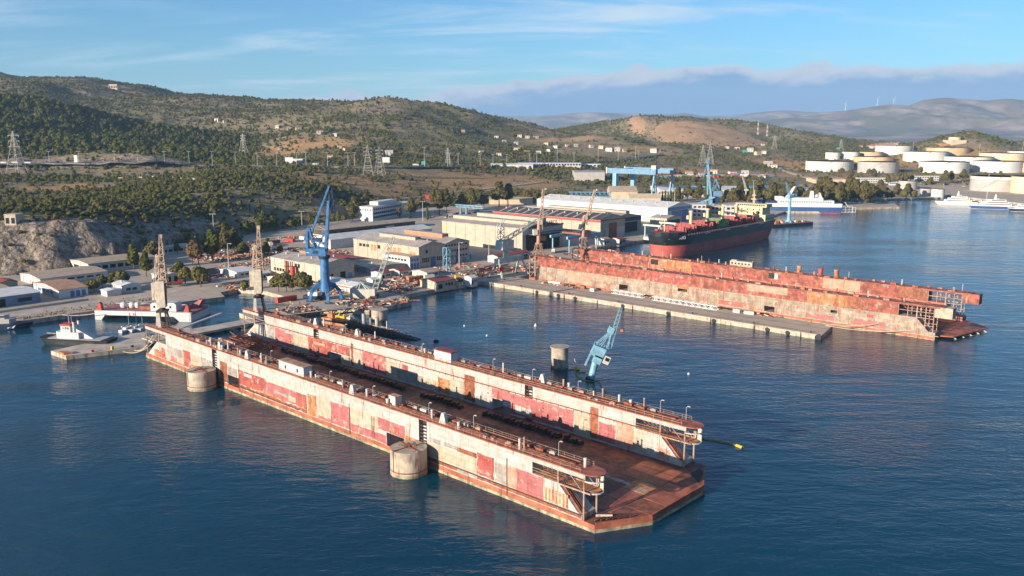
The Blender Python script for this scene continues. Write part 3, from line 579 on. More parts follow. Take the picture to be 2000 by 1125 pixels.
N_PL = [(12.5,16.5,5.4,8.2,'cream'),(19.8,32.7,4.9,8.6,'grey'),(14.6,17.7,2.2,6.7,'red'),(18.9,22.1,2.2,4.9,'cream'),(22.7,27.5,2.4,4.9,'pink'),(28.2,32.4,3.3,4.9,'cream'),(33.3,39.0,2.5,9.1,'red'),(39.8,46.8,4.5,8.3,'cream'),(47.4,55.9,4.8,8.6,'grey'),(8.0,14.6,2.2,5.2,'orange'),(17.7,33.3,2.2,3.2,'orange'),(39,55.9,2.2,4.4,'orange'),
 (61.5,66.8,2.2,9.9,'rust'),(67.2,73.5,5.8,8.9,'grey'),(74.7,92.4,3.6,9.1,'red'),(74.7,117,2.2,3.6,'rust'),(92.5,116.9,3.6,8.4,'pink'),(117.4,122.5,2.2,9.4,'orange'),(123.1,129.6,3.6,10.2,'cream'),(130.0,140.2,2.4,9.6,'pink'),(140.6,153.4,5.0,9.9,'cream'),(140.4,157.5,2.2,4.9,'pink'),(153.6,166,6.1,9.8,'pink'),(123,130,2.2,3.5,'pink'),(165.6,171.9,2.2,7.2,'orange'),(166.4,171.9,7.3,11.9,'white'),
 (176.4,180.9,7.9,9.4,'grey'),(182.4,187.5,8.2,9.4,'grey'),(187.5,195.0,8.0,9.3,'rust'),(175.5,194.9,3.4,7.8,'cream'),(195.1,201.4,3.6,9.8,'red'),(201.6,205.9,3.6,9.1,'grey'),(206.0,209,3.6,9.2,'peach'),(209.1,218.2,3.2,9.25,'pink'),(218.3,226.0,3.6,7.0,'stripe'),(175.5,230.1,2.2,3.3,'rust'),(187.4,195.2,2.3,3.4,'grey')]
plates(near_w, N_PL, 0.0, -1)
# second coat patches lying on the first
plates(near_w, [(78.3,83.7,7.4,8.6,'white'),(97.4,105.9,5.3,6.6,'grey'),(106.4,110.7,4.4,6.4,'cream'),(81.6,101.7,3.7,4.4,'orange'),(111.5,116.8,3.7,8.3,'red'),(145,149,6,7,'white'),(160.8,163.2,6.6,8.8,'red')], -0.08, -1)
S_PL = [(20.9,26.4,3.2,9.9,'grey'),(26.9,41.1,2.6,9.5,'pink'),(41.6,51.5,2.6,9.0,'cream'),(51.9,66.8,2.6,9.6,'red'),(66.9,80.5,6.0,9.5,'red'),(75,80.5,2.6,6,'cream'),(80.9,82.6,2.6,11.5,'rust'),(83.0,87.9,2.6,8.6,'cream'),(88.1,102.3,2.6,9.8,'pink'),(102.4,108.7,2.6,8.9,'cream'),(108.8,116.2,2.6,6.6,'grey'),(116.3,123.2,2.6,6.4,'grey'),(123.3,131,2.6,6.2,'cream'),(131.1,137.3,2.6,8.0,'orange'),(137.4,144.3,2.6,8.8,'cream'),(144.4,149.6,2.6,11.6,'rust'),(149.9,157.3,2.6,9.8,'white'),(165.6,192.0,2.6,9.4,'pink'),(157.6,165.6,6.2,9.7,'pink'),(192.2,198.2,2.6,9.8,'cream'),(198.3,201.3,2.6,12.2,'rust'),(201.4,207.7,2.6,8.3,'pink'),(207.8,214.2,2.6,9.9,'peach'),(214.4,218.2,2.6,9.1,'cream'),(218.3,222.1,2.6,9.1,'white'),(222.2,226.0,2.6,5.8,'peach')]
plates(far_w, S_PL, 44.6, -1)
plates(far_w, [(168.0,170.7,3.4,6.0,'white'),(170.9,174.9,3.4,5.8,'white'),(175.1,178.3,3.4,5.6,'red'),(35,41,8.3,9.5,'white'),(56,64,7.0,8.2,'peach'),(112,115,6.8,9.0,'red')], 44.52, -1)
MB().box(20, 229, 44.05, 44.58, 9.93, 10.1).build('wall_ledge', 'dock_rust', far_w)
b = MB()
for k in range(70): x = 21 + k * 3.0; b.bar((x, 44.3, 9.93), (x, 44.58, 9.3), 0.1)
struct(b.build('ledge_bracket', 'dock_rust', far_w), 'stuff')
# sides of the two passages through each wall and the fenders below the near belt
for x in (75, 140, 206): MB().tube((x, -0.25, 1.0), (x, -0.25, 11), 0.09, 0.09, 5).build('wall_pipe', 'dock_rust', near_w)
for x0_ in (151, 152, 167, 168): MB().tube((x0_, -0.3, 3), (x0_, -0.3, 9.5), 0.07, 0.07, 5).build('wall_pipe', 'dock_rust', near_w)
MB().tube((176, -0.3, 3.4), (230, -0.3, 3.3), 0.13, 0.13, 6).build('rubbing_pipe', 'dark_steel', near_w); MB().tube((60, -0.25, 3.0), (112, -0.25, 2.6), 0.1, 0.1, 6).build('rubbing_pipe', 'dark_steel', near_w)
# things fixed on the top decks (seen at photo pixels, standing on the deck)
def td(u, v, dock=D1, z=TOP1): return dock.inv(*P(u, v, z)[:2])
def clampy(y, a, b): return min(max(y, a), b)
def fin(w, x, y): MB().xz([(x - 1.3, TOP1), (x + 1.3, TOP1), (x + 1.3, TOP1 + 0.5), (x + 0.7, TOP1 + 2.9), (x - 0.2, TOP1 + 3.0)], y - 0.5, y + 0.5).build('fin', 'offwhite', w)
def vent(w, x, y, h=2.2, r=0.45, m='galv', cap=True):
    k = MB().tube((x, y, TOP1), (x, y, TOP1 + h), r, r, 10)
    if cap: k.tube((x, y, TOP1 + h), (x, y, TOP1 + h + 0.3), r * 1.25, r * 1.1, 10)
    k.build('vent_pipe', m, w)
for w_, ya, yb, fins, lamps, vents in (
    (near_w, 1.0, 4.4, [(420, 684), (479, 701), (685, 770), (866, 826)], [(530, 706), (645, 748), (729, 778), (838, 812), (925, 838), (1098, 888)],
     [(404, 672), (412, 675), (428, 681), (432, 684), (446, 686), (465, 694), (470, 695), (511, 709), (521, 712), (608, 738), (617, 740), (670, 760), (717, 775), (757, 790), (773, 796), (844, 818), (896, 838), (1024, 880), (1015, 878), (1143, 912)]),
    (far_w, 45.6, 49.2, [(617, 635), (698, 657), (853, 695), (1059, 748)], [(675, 652), (825, 692), (963, 723), (1040, 744), (1129, 768), (1292, 806), (1340, 820)],
     [(607, 630), (633, 638), (704, 658), (670, 650), (733, 664), (824, 690), (830, 691), (983, 729), (1101, 758), (1111, 761), (1163, 772), (1180, 777), (1210, 786), (1232, 792), (1260, 798)])):
    for u, v in fins: x, y = td(u, v); fin(w_, x, clampy(y, ya, yb))
    lm = None
    for u, v in lamps: x, y = td(u, v); lamp_post(MB(), x, clampy(y, ya, yb), TOP1).build('lamp_post', 'pole', w_)
    for i, (u, v) in enumerate(vents): x, y = td(u, v); vent(w_, x, clampy(y, ya, yb), 1.3 + (i * 37 % 10) * 0.22, 0.22 + (i * 53 % 10) * 0.025, ('galv', 'offwhite', 'rail')[i % 3])
    q = random.Random(5)
    for i in range(46):                              # winches, hatches, lockers, coiled hose along the deck
        x = 22 + i * 4.35 + q.uniform(-1, 1); y = q.choice((ya + 0.6, yb - 0.4)) + q.uniform(-0.4, 0.4); sx_, sy_, h = q.uniform(0.5, 1.5), q.uniform(0.4, 0.8), q.uniform(0.4, 1.1)
        mb = MB().box(x - sx_, x + sx_, y - sy_, y + sy_, TOP1, TOP1 + h)
        if i % 3 == 0: mb = MB().tube((x - 0.6, y, TOP1 + 0.5), (x + 0.6, y, TOP1 + 0.5), 0.5, 0.5, 9).box(x - 0.9, x - 0.6, y - 0.5, y + 0.5, TOP1, TOP1 + 0.9).box(x + 0.6, x + 0.9, y - 0.5, y + 0.5, TOP1, TOP1 + 0.9)
        mb.build('winch' if i % 3 == 0 else 'deck_locker', q.choice(('dock_rust', 'dock_rust', 'rail', 'dock_peach', 'dock_grey', 'offwhite')), w_)
for x in (206, 217): 
    MB().lathe([(0.55, 0), (0.7, 0.12), (0.55, 0.24)], n=12).build('lifebuoy', 'orange_paint', near_w).location = (x, 0.1, TOP1 + 0.6)
def cabin(w, x0, x1, y0, y1, h, label=None):
    c = MB().box(x0, x1, y0, y1, TOP1, TOP1 + h).build('deck_cabin', 'white', w)
    return c
cabin(near_w, 99.5, 114.0, 1.2, 4.4, 3.0); MB().box(99.2, 114.3, 0.9, 4.7, TOP1 + 3.0, TOP1 + 3.25).build('cabin_roof', 'tile_roof', near_w)
d_ = MB()
for x in (103, 110): d_.box(x, x + 0.8, 1.12, 1.2, TOP1 + 0.9, TOP1 + 2.0)
d_.build('cabin_window', 'glass', near_w)
cabin(near_w, 156.3, 159.8, 2.2, 4.2, 2.7); MB().box(156.2, 159.9, 2.1, 4.3, TOP1 + 2.7, TOP1 + 2.85).build('cabin_roof', 'tile_roof', near_w)
cabin(far_w, 128.5, 137.0, 45.4, 48.8, 3.4); MB().box(128.2, 137.3, 45.1, 49.1, TOP1 + 3.4, TOP1 + 3.65).build('cabin_roof', 'red_roof', far_w)
# dock floor: plating, keel blocks, gear
q = random.Random(11); k = 0
for ix in range(20):
    for iy in range(4):
        xa, ya = 6 + ix * 11.2, 7.6 + iy * 8.8
        if q.random() < 0.28: continue
        MB().box(xa + q.uniform(0, 2), xa + 10.9 - q.uniform(0, 3), ya + q.uniform(0, 1.5), ya + 8.5 - q.uniform(0, 2), 1.95, 1.965 + 0.006 * (k % 6)).build('deck_plate', ('rust_deck', 'rust_lit', 'rust_deck', 'dock_rust', 'dark_steel', 'rust_deck')[q.randrange(6)], pont); k += 1
for i, (xa, xb, ya, yb, c) in enumerate([(226, 233, 8, 15, 'rust_lit'), (233.3, 240.6, 13.5, 20, 'dock_rust'), (226, 233, 15.3, 22, 'rust_lit'), (233.3, 240.8, 20.3, 27, 'rust_lit'), (226, 233, 22.3, 29, 'dock_orange'), (233.3, 240.8, 27.3, 33, 'rust_lit'), (226, 233, 29.3, 36, 'rust_lit'), (220, 226, 29.3, 41, 'rust_lit'), (226.3, 232.6, 36.3, 42, 'rust_lit'), (233.3, 239.5, 33.3, 38, 'dock_rust'), (212, 219.6, 13, 23, 'dock_grey'), (206, 226, 24.5, 26, 'dock_grey')]):
    MB().box(xa, xb, ya, yb, 1.95, 2.01 + 0.008 * (i % 5)).build('deck_plate', c, pont)
cp = MB()                                            # raised coaming round the apron and an open corner pit
out_ = [(234, 0.3), (241.2, 13), (241.2, 37), (234, 49.7)]
for a, b_ in zip(out_, out_[1:]): cp.bar((a[0], a[1], 2.15), (b_[0], b_[1], 2.15), 0.35, 0.5)
cp.build('coaming', 'rust_lit', dock1)
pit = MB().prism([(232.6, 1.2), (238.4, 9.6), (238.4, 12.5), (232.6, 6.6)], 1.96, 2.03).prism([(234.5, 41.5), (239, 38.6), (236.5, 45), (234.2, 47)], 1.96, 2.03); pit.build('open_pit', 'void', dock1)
kf = MB()
for i in range(7): kf.bar((232.8 + i * 0.8, 1.6 + i * 1.25, 2.1), (233.6 + i * 0.8, 7.6 + i * 0.8, 2.1), 0.22)
kf.build('pit_frame', 'dock_rust', dock1)
MB().tube((231.8, 3.4, 2.5), (234.6, 6.2, 2.5), 0.35, 0.25, 8).build('roller_fairlead', 'old_cream', dock1)
proto = MB().box(-0.5, 0.5, -0.8, 0.8, 0, 0.75).box(-0.42, 0.42, -0.65, 0.65, 0.75, 1.25).build('keel_block', 'dark_steel', dock1)
proto.location = (62, 12, 1.99)
q = random.Random(3)
for row, (xa, xb, yy, st) in enumerate([(64, 178, 26.5, 2.0), (92, 120, 38.8, 1.7), (60, 92, 39.3, 2.2), (130, 152, 38.5, 1.9), (160, 200, 39.0, 1.7), (40, 60, 40, 2.4)]):
    x = xa
    while x < xb:
        if q.random() < 0.9:
            c = proto.copy(); sc.collection.objects.link(c); c.location = (x, yy + q.uniform(-0.3, 0.3), 1.99); c.rotation_euler = (0, 0, q.uniform(-0.1, 0.1)); c.scale = (1, q.uniform(0.9, 1.7), q.uniform(0.8, 1.5))
        x += st
jk = MB()                                            # heap of scaffolding at the inner end under the far crane
q = random.Random(9)
for i in range(150):
    x, y, z = q.uniform(6, 34), q.uniform(33, 42.6), 2 + abs(q.gauss(0, 1.3))
    a = q.uniform(0, 6.28); l = q.uniform(1.5, 6); jk.bar((x, y, z), (x + l * math.cos(a), min(42.8, y + l * math.sin(a)), z + q.uniform(-1, 1.6)), q.uniform(0.1, 0.3))
struct(jk.build('scaffold_heap', 'dock_rust', dock1), 'stuff')
rp = MB().box(2, 16, 26, 27.2, 2.05, 2.9).box(2, 16, 31.5, 32.7, 2.05, 2.9); rp.build('ramp_side', 'dock_peach', dock1)
MB().box(1, 16, 27.2, 31.5, 2.0, 2.12).build('ramp', 'dock_grey', dock1)
MB().box(22, 27, 20, 23, 2.0, 3.8).box(22.4, 26, 20.4, 22.6, 3.8, 4.4).build('machine_box', 'offwhite', dock1)
MB().lathe([(1.2, 0), (1.4, 0.4), (0.9, 1.2), (0.5, 1.9)], n=10).build('capstan', 'steel_blue', dock1).location = (203, 21, 1.99)

# ---- mooring dolphins
def dolphin(label, loc, r, h, lip=0.0, band=True, rz=0.0):
    t = thing('mooring_dolphin', label, 'dolphin', loc, rz, 'round concrete mooring dolphins')
    MB().lathe([(r, -3), (r, 0.9), (r * 0.995, h - lip * 0.6), (r + lip, h - lip * 0.6 + 0.02), (r + lip, h)], n=40).build('concrete_drum', 'concrete_warm', t)
    MB().lathe([(r + 0.06, -0.4), (r + 0.07, 0.75)], n=40).build('waterline_stain', 'fouling', t)
    if band:
        MB().lathe([(r + 0.05, 1.3), (r + 0.05, 1.65)], n=40).build('steel_band', 'dock_rust', t)
        g = MB()
        for a in (0.6, 2.2, 3.9, 5.4): c_, s_ = math.cos(a), math.sin(a); g.bar(((r + .08) * c_, (r + .08) * s_, 1.3), ((r + .08) * c_, (r + .08) * s_, h), 0.16); g.bar(((r) * c_, (r) * s_, h + 0.1), (0, 0, h + 0.12), 0.2)
        q = random.Random(int(h * 100))
        for i in range(8): a = q.uniform(0, 6.28); g.bar((q.uniform(-r, r) * .5, q.uniform(-r, r) * .5, h + 0.15), (q.uniform(-r, r) * .6, q.uniform(-r, r) * .6, h + q.uniform(.15, .6)), 0.16)
        g.build('holding_strap', 'dock_rust', t)
    return t
dolphin('concrete mooring dolphin at the inner joint of the near dock', D1(57.8, -5.5), 5.1, 6.9)
dolphin('largest concrete mooring dolphin in front, at the outer joint of the near dock', D1(174.0, -5.6), 5.1, 7.3)
p_ = P(1094, 722); dolphin('tall lone concrete dolphin with a wide cap beside the leaning blue crane', (p_[0], p_[1] + 3.7, 0), 3.45, 8.6, 0.5, False)
p_ = P(739, 628); dolphin('squat concrete dolphin off the corner of the blue crane pier', (p_[0], p_[1] + 4, 0), 4.0, 5.4, 0.12, False)

# ---- second dock, beyond the pier
T2 = 15.5
dock2 = thing('floating_dock', 'far floating dock, rust red above and grey below, beyond the pier', 'floating dock', YD(0, 0), YA)
h2 = [(-241, 0), (0, 0), (6, 7), (13, 37), (3, 47), (0, 50), (-241, 50)]
MB().prism([(x, y) for x, y in h2 if x < 1], -3, 0.35).build('waterline_belt', 'fouling', dock2)
pont2 = MB().prism([(-241, 0.05), (0, 0.05), (0, 49.95), (-241, 49.95)], 0.35, 1.45, 0, 1).build('pontoon', ['rust_lit', 'rust_deck'], dock2)
MB().prism([(0.02, 5), (6, 7), (13, 37), (2, 47), (0.02, 47)], 1.0, 1.5).build('apron', 'rust_lit', dock2)
for i, (xa, xb, ya, yb, c) in enumerate([(1, 6, 9, 15, 'dock_rust'), (1, 8, 15.4, 22, 'rust_lit'), (1, 9.5, 22.4, 29, 'dock_rust'), (2, 11, 29.4, 36, 'rust_deck'), (-30, -2, 8, 20, 'dark_steel'), (-30, -2, 21, 33, 'rust_deck')]): MB().box(xa, xb, ya, yb, 1.5, 1.53 + 0.01 * i).build('deck_plate', c, pont2)
am = MB()
for i in range(5): am.bar((4 + i * 1.7, 10 + i * 6, 1.1), (7.2 + i * 1.7, 9.2 + i * 6, -0.3), 0.3)
am.build('apron_arm', 'offwhite', dock2)
def wall2(y0, y1, openings):
    xs = [-241]; cuts = sorted(openings)
    m = MB(); x = -234.0
    for xa, xb, za, zb in cuts:
        m.box(x, xa, y0, y1, 1.45, 9.4); 
        if za > 1.5: m.box(xa, xb, y0, y1, 1.45, za)
        m.box(xa, xb, y0, y1, zb, 9.4); x = xb
    m.box(x, -16.8, y0, y1, 1.45, 9.4)
    m.xz([(-16.8, 1.45), (0, 1.45), (0, 3.4), (-3.6, 3.6), (-8.6, 9.4), (-16.8, 9.4)], y0, y1)
    w = m.build('wing_wall', 'dock2_grey' if y0 < 10 else 'dock2_pink', dock2)
    MB().box(-234, -16.9, y0 - 0.12, y1 + 0.12, 9.404, 15.25).box(-16.9, 1, y0 - 0.12, y1 + 0.12, 14.6, 15.25).build('upper_wall', 'dock2_red', w)
    MB().box(-240.5, 3, y0 - 0.3, y1 + 0.3, 15.25, 15.5).build('top_deck', 'dock2_top', w)
    MB().box(-0.9, 6.4, y0 + 0.3, y1 - 0.3, 10.4, 15.25).build('end_box', 'dock_cream' if y0 < 10 else 'dock2_red', w)
    g = MB(); g2 = MB()
    for yy in (y0 + 0.1, y1 - 0.1):
        for x in (-16.6, -12.4, -8.4, -4.6, -1.1): g.bar((x, yy, 9.4 if x < -9 else 1.5), (x, yy, 14.6), 0.5 if x == -8.4 else 0.32)
        g.bar((-16.6, yy, 12.2), (-1, yy, 12.2), 0.28); g.bar((-8.6, yy, 9.5), (-1, yy, 9.5), 0.3); g.bar((-5.2, yy, 6.2), (-1, yy, 6.2), 0.25); g.bar((-8.6, yy, 9.3), (-3.2, yy, 3.6), 0.3)
        for x in (-240.6, -236.5, -233.8): g2.bar((x, yy, 1.5), (x, yy, 15.25), 0.4)
        for z in (5, 8.5, 12): g2.bar((-240.6, yy, z), (-233.8, yy, z), 0.22)
        g2.bar((-240.6, yy, 1.5), (-234, yy, 8.5), 0.2)
    for x in (-14.5, -10.5, -6.5, -3): g.bar((x, y0 + 0.3, 14.4), (x + 2, y1 - 0.3, 10), 0.22); g.bar((x + 2, y0 + 0.3, 12.2), (x, y1 - 0.3, 12.2), 0.22)
    g.build('end_frame', 'rail', w); g2.build('end_frame', 'rail', w)
    handrail(-238, 1, y0 + 0.1, T2, 3.4).build('handrail', 'dock_rust', w)
    return w
nw2 = wall2(0.0, 6.0, [(-172, -166, 2.0, 5.2), (-133, -127, 6.0, 7.6), (-82, -76.4, 2.0, 4.8), (-47.8, -44.6, 6.0, 7.4)])
fw2 = wall2(44.0, 50.0, [(-100, -96, 5, 7)])
for i, (xa, xb, za, zb, c) in enumerate([(-133.4, -126.6, 7.7, 9.3, 'dock_orange'), (-30.5, -26.5, 6.4, 7.9, 'dock_red'), (-60, -46, 2.2, 4.2, 'dock_pink'), (-36, -22, 2.0, 5.0, 'dock_pink'), (-20, -9, 3.4, 8.6, 'dock2_grey'), (-108, -92, 2, 4.5, 'dock2_pink'), (-150, -141, 2.4, 5.6, 'dock2_grey'), (-210, -196, 2.5, 8.8, 'dock_peach'), (-226, -214, 2.5, 8.8, 'dock2_grey'), (-196, -176, 5.4, 9.0, 'dock_peach')]):
    MB().box(xa, xb, -0.02 - 0.012 * (i % 5), 0.01, za, zb).build('hull_plate', c, nw2)
for i, (xa, xb, za, zb, c) in enumerate([(-92, -70, 11.6, 15.1, 'dock_peach'), (-60, -40, 9.6, 15.1, 'dock_orange'), (-150, -128, 9.6, 15.1, 'dock_red'), (-230, -190, 9.6, 15.1, 'dock2_red'), (-40, -31, 10, 15, 'dock_rust')]):
    MB().box(xa, xb, -0.145 - 0.012 * (i % 5), -0.11, za, zb).build('hull_plate', c, nw2)
for i, (xa, xb, za, zb, c) in enumerate([(-180, -150, 9.6, 15.1, 'dock_orange'), (-70, -50, 9.6, 15.1, 'dock_peach'), (-120, -100, 10, 15, 'dock2_red'), (-30, -18, 9.8, 15, 'dock_rust')]):
    MB().box(xa, xb, 43.84 - 0.012 * (i % 5), 43.87, za, zb).build('hull_plate', c, fw2)
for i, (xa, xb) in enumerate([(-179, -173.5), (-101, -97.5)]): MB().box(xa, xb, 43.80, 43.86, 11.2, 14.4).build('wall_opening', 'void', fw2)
MB().box(-97.4, -95.6, 43.79, 43.86, 11.2, 14.4).build('shutter', 'white', fw2)
sc_ = MB()
for k in range(9): sc_.prism([(-228 + k * 8, -0.2), (-226 + k * 8, -0.2), (-227 + k * 8, 0.0)], 14.3, 15.2)
sc_.build('bracket_lug', 'dark_steel', nw2)
wv = MB()                                            # wavy line of old waterline growth
for k in range(60): x = -118 + k * 2; wv.box(x, x + 1.5, -0.09, 0, 1.5 + 0.35 * math.sin(k * 1.3) ** 2, 1.75 + 0.35 * math.sin(k * 1.3) ** 2)
struct(wv.build('growth_line', 'dock_cream', nw2), 'stuff')
q = random.Random(21)
for w_, yy, us in ((fw2, 47, [(1290,492),(1310,494),(1330,496),(1341,497),(1345,498),(1391,505),(1397,506),(1409,508),(1429,510),(1440,512),(1490,518),(1530,523),(1552,526),(1610,531),(1668,541),(1750,552),(1770,553),(1865,567),(1883,568)]), (nw2, 3, [(1185,512),(1205,515),(1275,524),(1340,531),(1420,541),(1470,548),(1560,560),(1640,570),(1700,578),(1770,587)])):
    for i, (u, v) in enumerate(us):
        x = YD.inv(*P(u, v, T2)[:2])[0]; h = (2.6, 1.6, 3.6, 2.0)[i % 4]; r = (0.3, 0.5, 0.12, 0.35)[i % 4]
        MB().tube((x, yy, T2), (x, yy, T2 + h), r, r, 8).tube((x, yy, T2 + h), (x, yy, T2 + h + 0.25), r * 1.4, r * 1.2, 8).build('vent_pipe', ('offwhite', 'dock_peach', 'galv', 'dock_rust')[i % 4], w_)
    for i in range(40):
        x, y = -232 + i * 5.8 + q.uniform(-2, 2), yy + q.choice((-1.9, 1.9)) + q.uniform(-.4, .4); s_ = q.uniform(0.5, 1.6)
        MB().box(x - s_, x + s_, y - 0.5, y + 0.5, T2, T2 + q.uniform(0.3, 1.2)).build('deck_locker', q.choice(('dock2_red', 'dock_rust', 'dock2_top', 'rail', 'dock_orange')), w_)
for u, v in ((1575, 529), (1612, 535), (1638, 540)):
    x = YD.inv(*P(u, v, T2)[:2])[0]; MB().tube((x, 47.5, T2), (x, 47.5, T2 + 3.9), 1.25, 1.25, 14).tube((x, 47.5, T2 + 3.9), (x, 47.5, T2 + 4.2), 1.4, 1.4, 14).build('exhaust_stack', ('dock_orange', 'dock_red', 'dock_peach')[u % 3], fw2)
x = YD.inv(*P(1460, 518, T2)[:2])[0]; cb = MB().box(x - 7, x + 7, 46, 49, T2, T2 + 3.1).box(x - 6.4, x - 3, 46.4, 48.6, T2 + 3.1, T2 + 3.6).build('deck_cabin', 'cream_wall', fw2)
wn = MB()
for k in range(6): wn.box(x - 6 + k * 2.1, x - 5 + k * 2.1, 45.93, 46, T2 + 1.3, T2 + 2.2)
wn.build('cabin_window', 'glass', cb)
# ================================================================== VEGETATION
def crown_me(name, seed, lobes, n, leaf, matn):      # leaf clumps spread through several lobes; local origin at the foot of the tree
    q = random.Random(seed); m = MB()
    for cx, cy, cz, rx, ry, rz in lobes:             # lumpy foliage mass of each lobe, leaf clumps stand out of it
        A_, B_ = 9, 5; vs_ = [(cx, cy, cz - rz * .8)]
        for b in range(1, B_):
            for a in range(A_):
                ph = math.pi * b / B_; t = 2 * math.pi * (a + .5 * (b % 2)) / A_; k = q.uniform(.66, .98)
                vs_.append((cx + rx * k * math.sin(ph) * math.cos(t), cy + ry * k * math.sin(ph) * math.sin(t), cz - rz * k * math.cos(ph)))
        vs_.append((cx, cy, cz + rz * q.uniform(.8, .98))); fs_ = []
        for a in range(A_): fs_.append((0, 1 + (a + 1) % A_, 1 + a)); fs_.append((len(vs_) - 1, 1 + (B_ - 2) * A_ + a, 1 + (B_ - 2) * A_ + (a + 1) % A_))
        for b in range(B_ - 2):
            for a in range(A_): i0_, i1_ = 1 + b * A_ + a, 1 + b * A_ + (a + 1) % A_; fs_.append((i0_, i1_, i1_ + A_, i0_ + A_))
        m.add(vs_, fs_)
    for i in range(n):
        cx, cy, cz, rx, ry, rz = lobes[i % len(lobes)]
        while True:
            d = Vector((q.uniform(-1, 1), q.uniform(-1, 1), q.uniform(-1, 1)))
            if 0.05 < d.length < 1: break
        d = d.normalized() * (0.55 + 0.5 * q.random() ** 0.6)
        c = Vector((cx + d.x * rx, cy + d.y * ry, cz + d.z * rz))
        nrm_ = (d + Vector((q.uniform(-.7, .7), q.uniform(-.7, .7), q.uniform(-.3, .9)))).normalized()
        a = nrm_.orthogonal().normalized(); b = nrm_.cross(a); t = q.uniform(0, 6.28); s_ = leaf * q.uniform(0.6, 1.3)
        a, b = (a * math.cos(t) + b * math.sin(t)) * s_, (b * math.cos(t) - a * math.sin(t)) * s_ * q.uniform(0.6, 1)
        m.add([c - a - b * .4, c + a * .3 - b, c + a + b * .3, c - a * .2 + b], [(0, 1, 2, 3)])
    me = bpy.data.meshes.new(name); me.from_pydata([tuple(v) for v in m.v], [], m.f); me.materials.append(MATS[matn]); me.update(); return me
def trunk_me(h, r, n_limb, seed, spread):
    q = random.Random(seed); m = MB(); m.tube((0, 0, -0.4), (0.1, 0, h), r, r * 0.55, 7)
    for i in range(n_limb):
        a = i * 2.4 + q.uniform(-.4, .4); m.tube((0.05, 0, h * q.uniform(.6, .95)), (spread * math.cos(a), spread * math.sin(a), h * q.uniform(1.2, 1.7)), r * 0.45, r * 0.2, 5)
    me = bpy.data.meshes.new('trunk'); me.from_pydata([tuple(v) for v in m.v], [], m.f); me.materials.append(MATS['bark']); me.update(); return me
TREES = {}
def kind(key, lobes, n, leaf, matn, h, r, nl, spread, seed):
    TREES[key] = (crown_me('crown', seed, lobes, n, leaf, matn), trunk_me(h, r, nl, seed, spread))
kind('shrub_a', [(0,0,1.5,1.7,1.6,1.2),(0.9,0.4,1.2,1.1,1.2,.9),(-.8,-.5,1.3,1.1,1.1,1.0)], 80, 0.5, 'leaf_olive', 0.9, 0.14, 3, 0.8, 1)
kind('shrub_b', [(0,0,1.7,1.5,1.5,1.5),(0.6,-.7,1.0,1.2,1.0,.8)], 80, 0.5, 'leaf_scrub', 0.9, 0.14, 3, 0.7, 2)
kind('shrub_c', [(0,0,1.9,1.6,1.6,1.6),(-.7,.5,1.2,1.2,1.0,.9),(.3,.2,2.9,.9,.9,.8)], 90, 0.5, 'leaf_pine', 1.1, 0.16, 3, 0.7, 3)
kind('pine', [(0,0,6.5,2.6,2.6,2.0),(0.6,.3,4.6,3.0,2.8,1.7),(-.5,-.3,8.6,1.9,1.9,1.9),(.2,.2,10.4,1.2,1.2,1.5)], 520, 0.75, 'leaf_pine', 5.2, 0.28, 6, 1.6, 4)
kind('round_tree', [(0,0,5.4,3.2,3.2,2.6),(1.6,.8,4.4,2.3,2.3,1.9),(-1.5,-.9,4.8,2.3,2.3,2.1),(.2,-.8,7.0,2.0,2.0,1.7)], 560, 0.72, 'leaf_olive', 3.6, 0.3, 6, 1.8, 5)
kind('eucalyptus', [(0,0,8.5,3.4,3.4,3.2),(1.9,.6,6.4,2.7,2.6,2.6),(-1.9,-.7,7.2,2.7,2.6,2.7),(.5,-.6,11.8,2.3,2.3,2.4)], 620, 0.85, 'leaf_euc', 6.4, 0.36, 7, 2.2, 6)
kind('dry_tree', [(0,0,5.0,2.4,2.4,3.0),(.6,.4,7.4,1.6,1.6,1.8)], 190, 0.6, 'leaf_dry', 4.8, 0.26, 9, 2.2, 7)
kind('cypress', [(0,0,2.6,1.1,1.1,2.3),(0,0,5.4,1.0,1.0,2.2),(0,0,8.0,.7,.7,2.0)], 320, 0.5, 'leaf_pine', 2.0, 0.2, 2, 0.4, 8)
def plant(key, loc, s, label, name='tree', cat='tree', group=None, sz=1.0, rz=None):
    t = thing(name, label, cat, loc, rnd.uniform(0, 6.28) if rz is None else rz, group); s = s * (1.45 if not key.startswith('shrub') else 1.0); t.scale = (s, s, s * sz)
    c, k = TREES[key]; obj('crown', c, t); obj('trunk', k, t); return t
def samp(arr, X, Y):
    r = math.hypot(X, Y); a = math.atan2(X, Y)
    i = int(round(math.log(max(r, 430.1) / 430.0) / math.log(10.0) * (NR - 1))); j = int(round((a - aa[0]) / (aa[-1] - aa[0]) * (NA - 1)))
    return float(arr[min(max(i, 0), NR-1), min(max(j, 0), NA-1)])
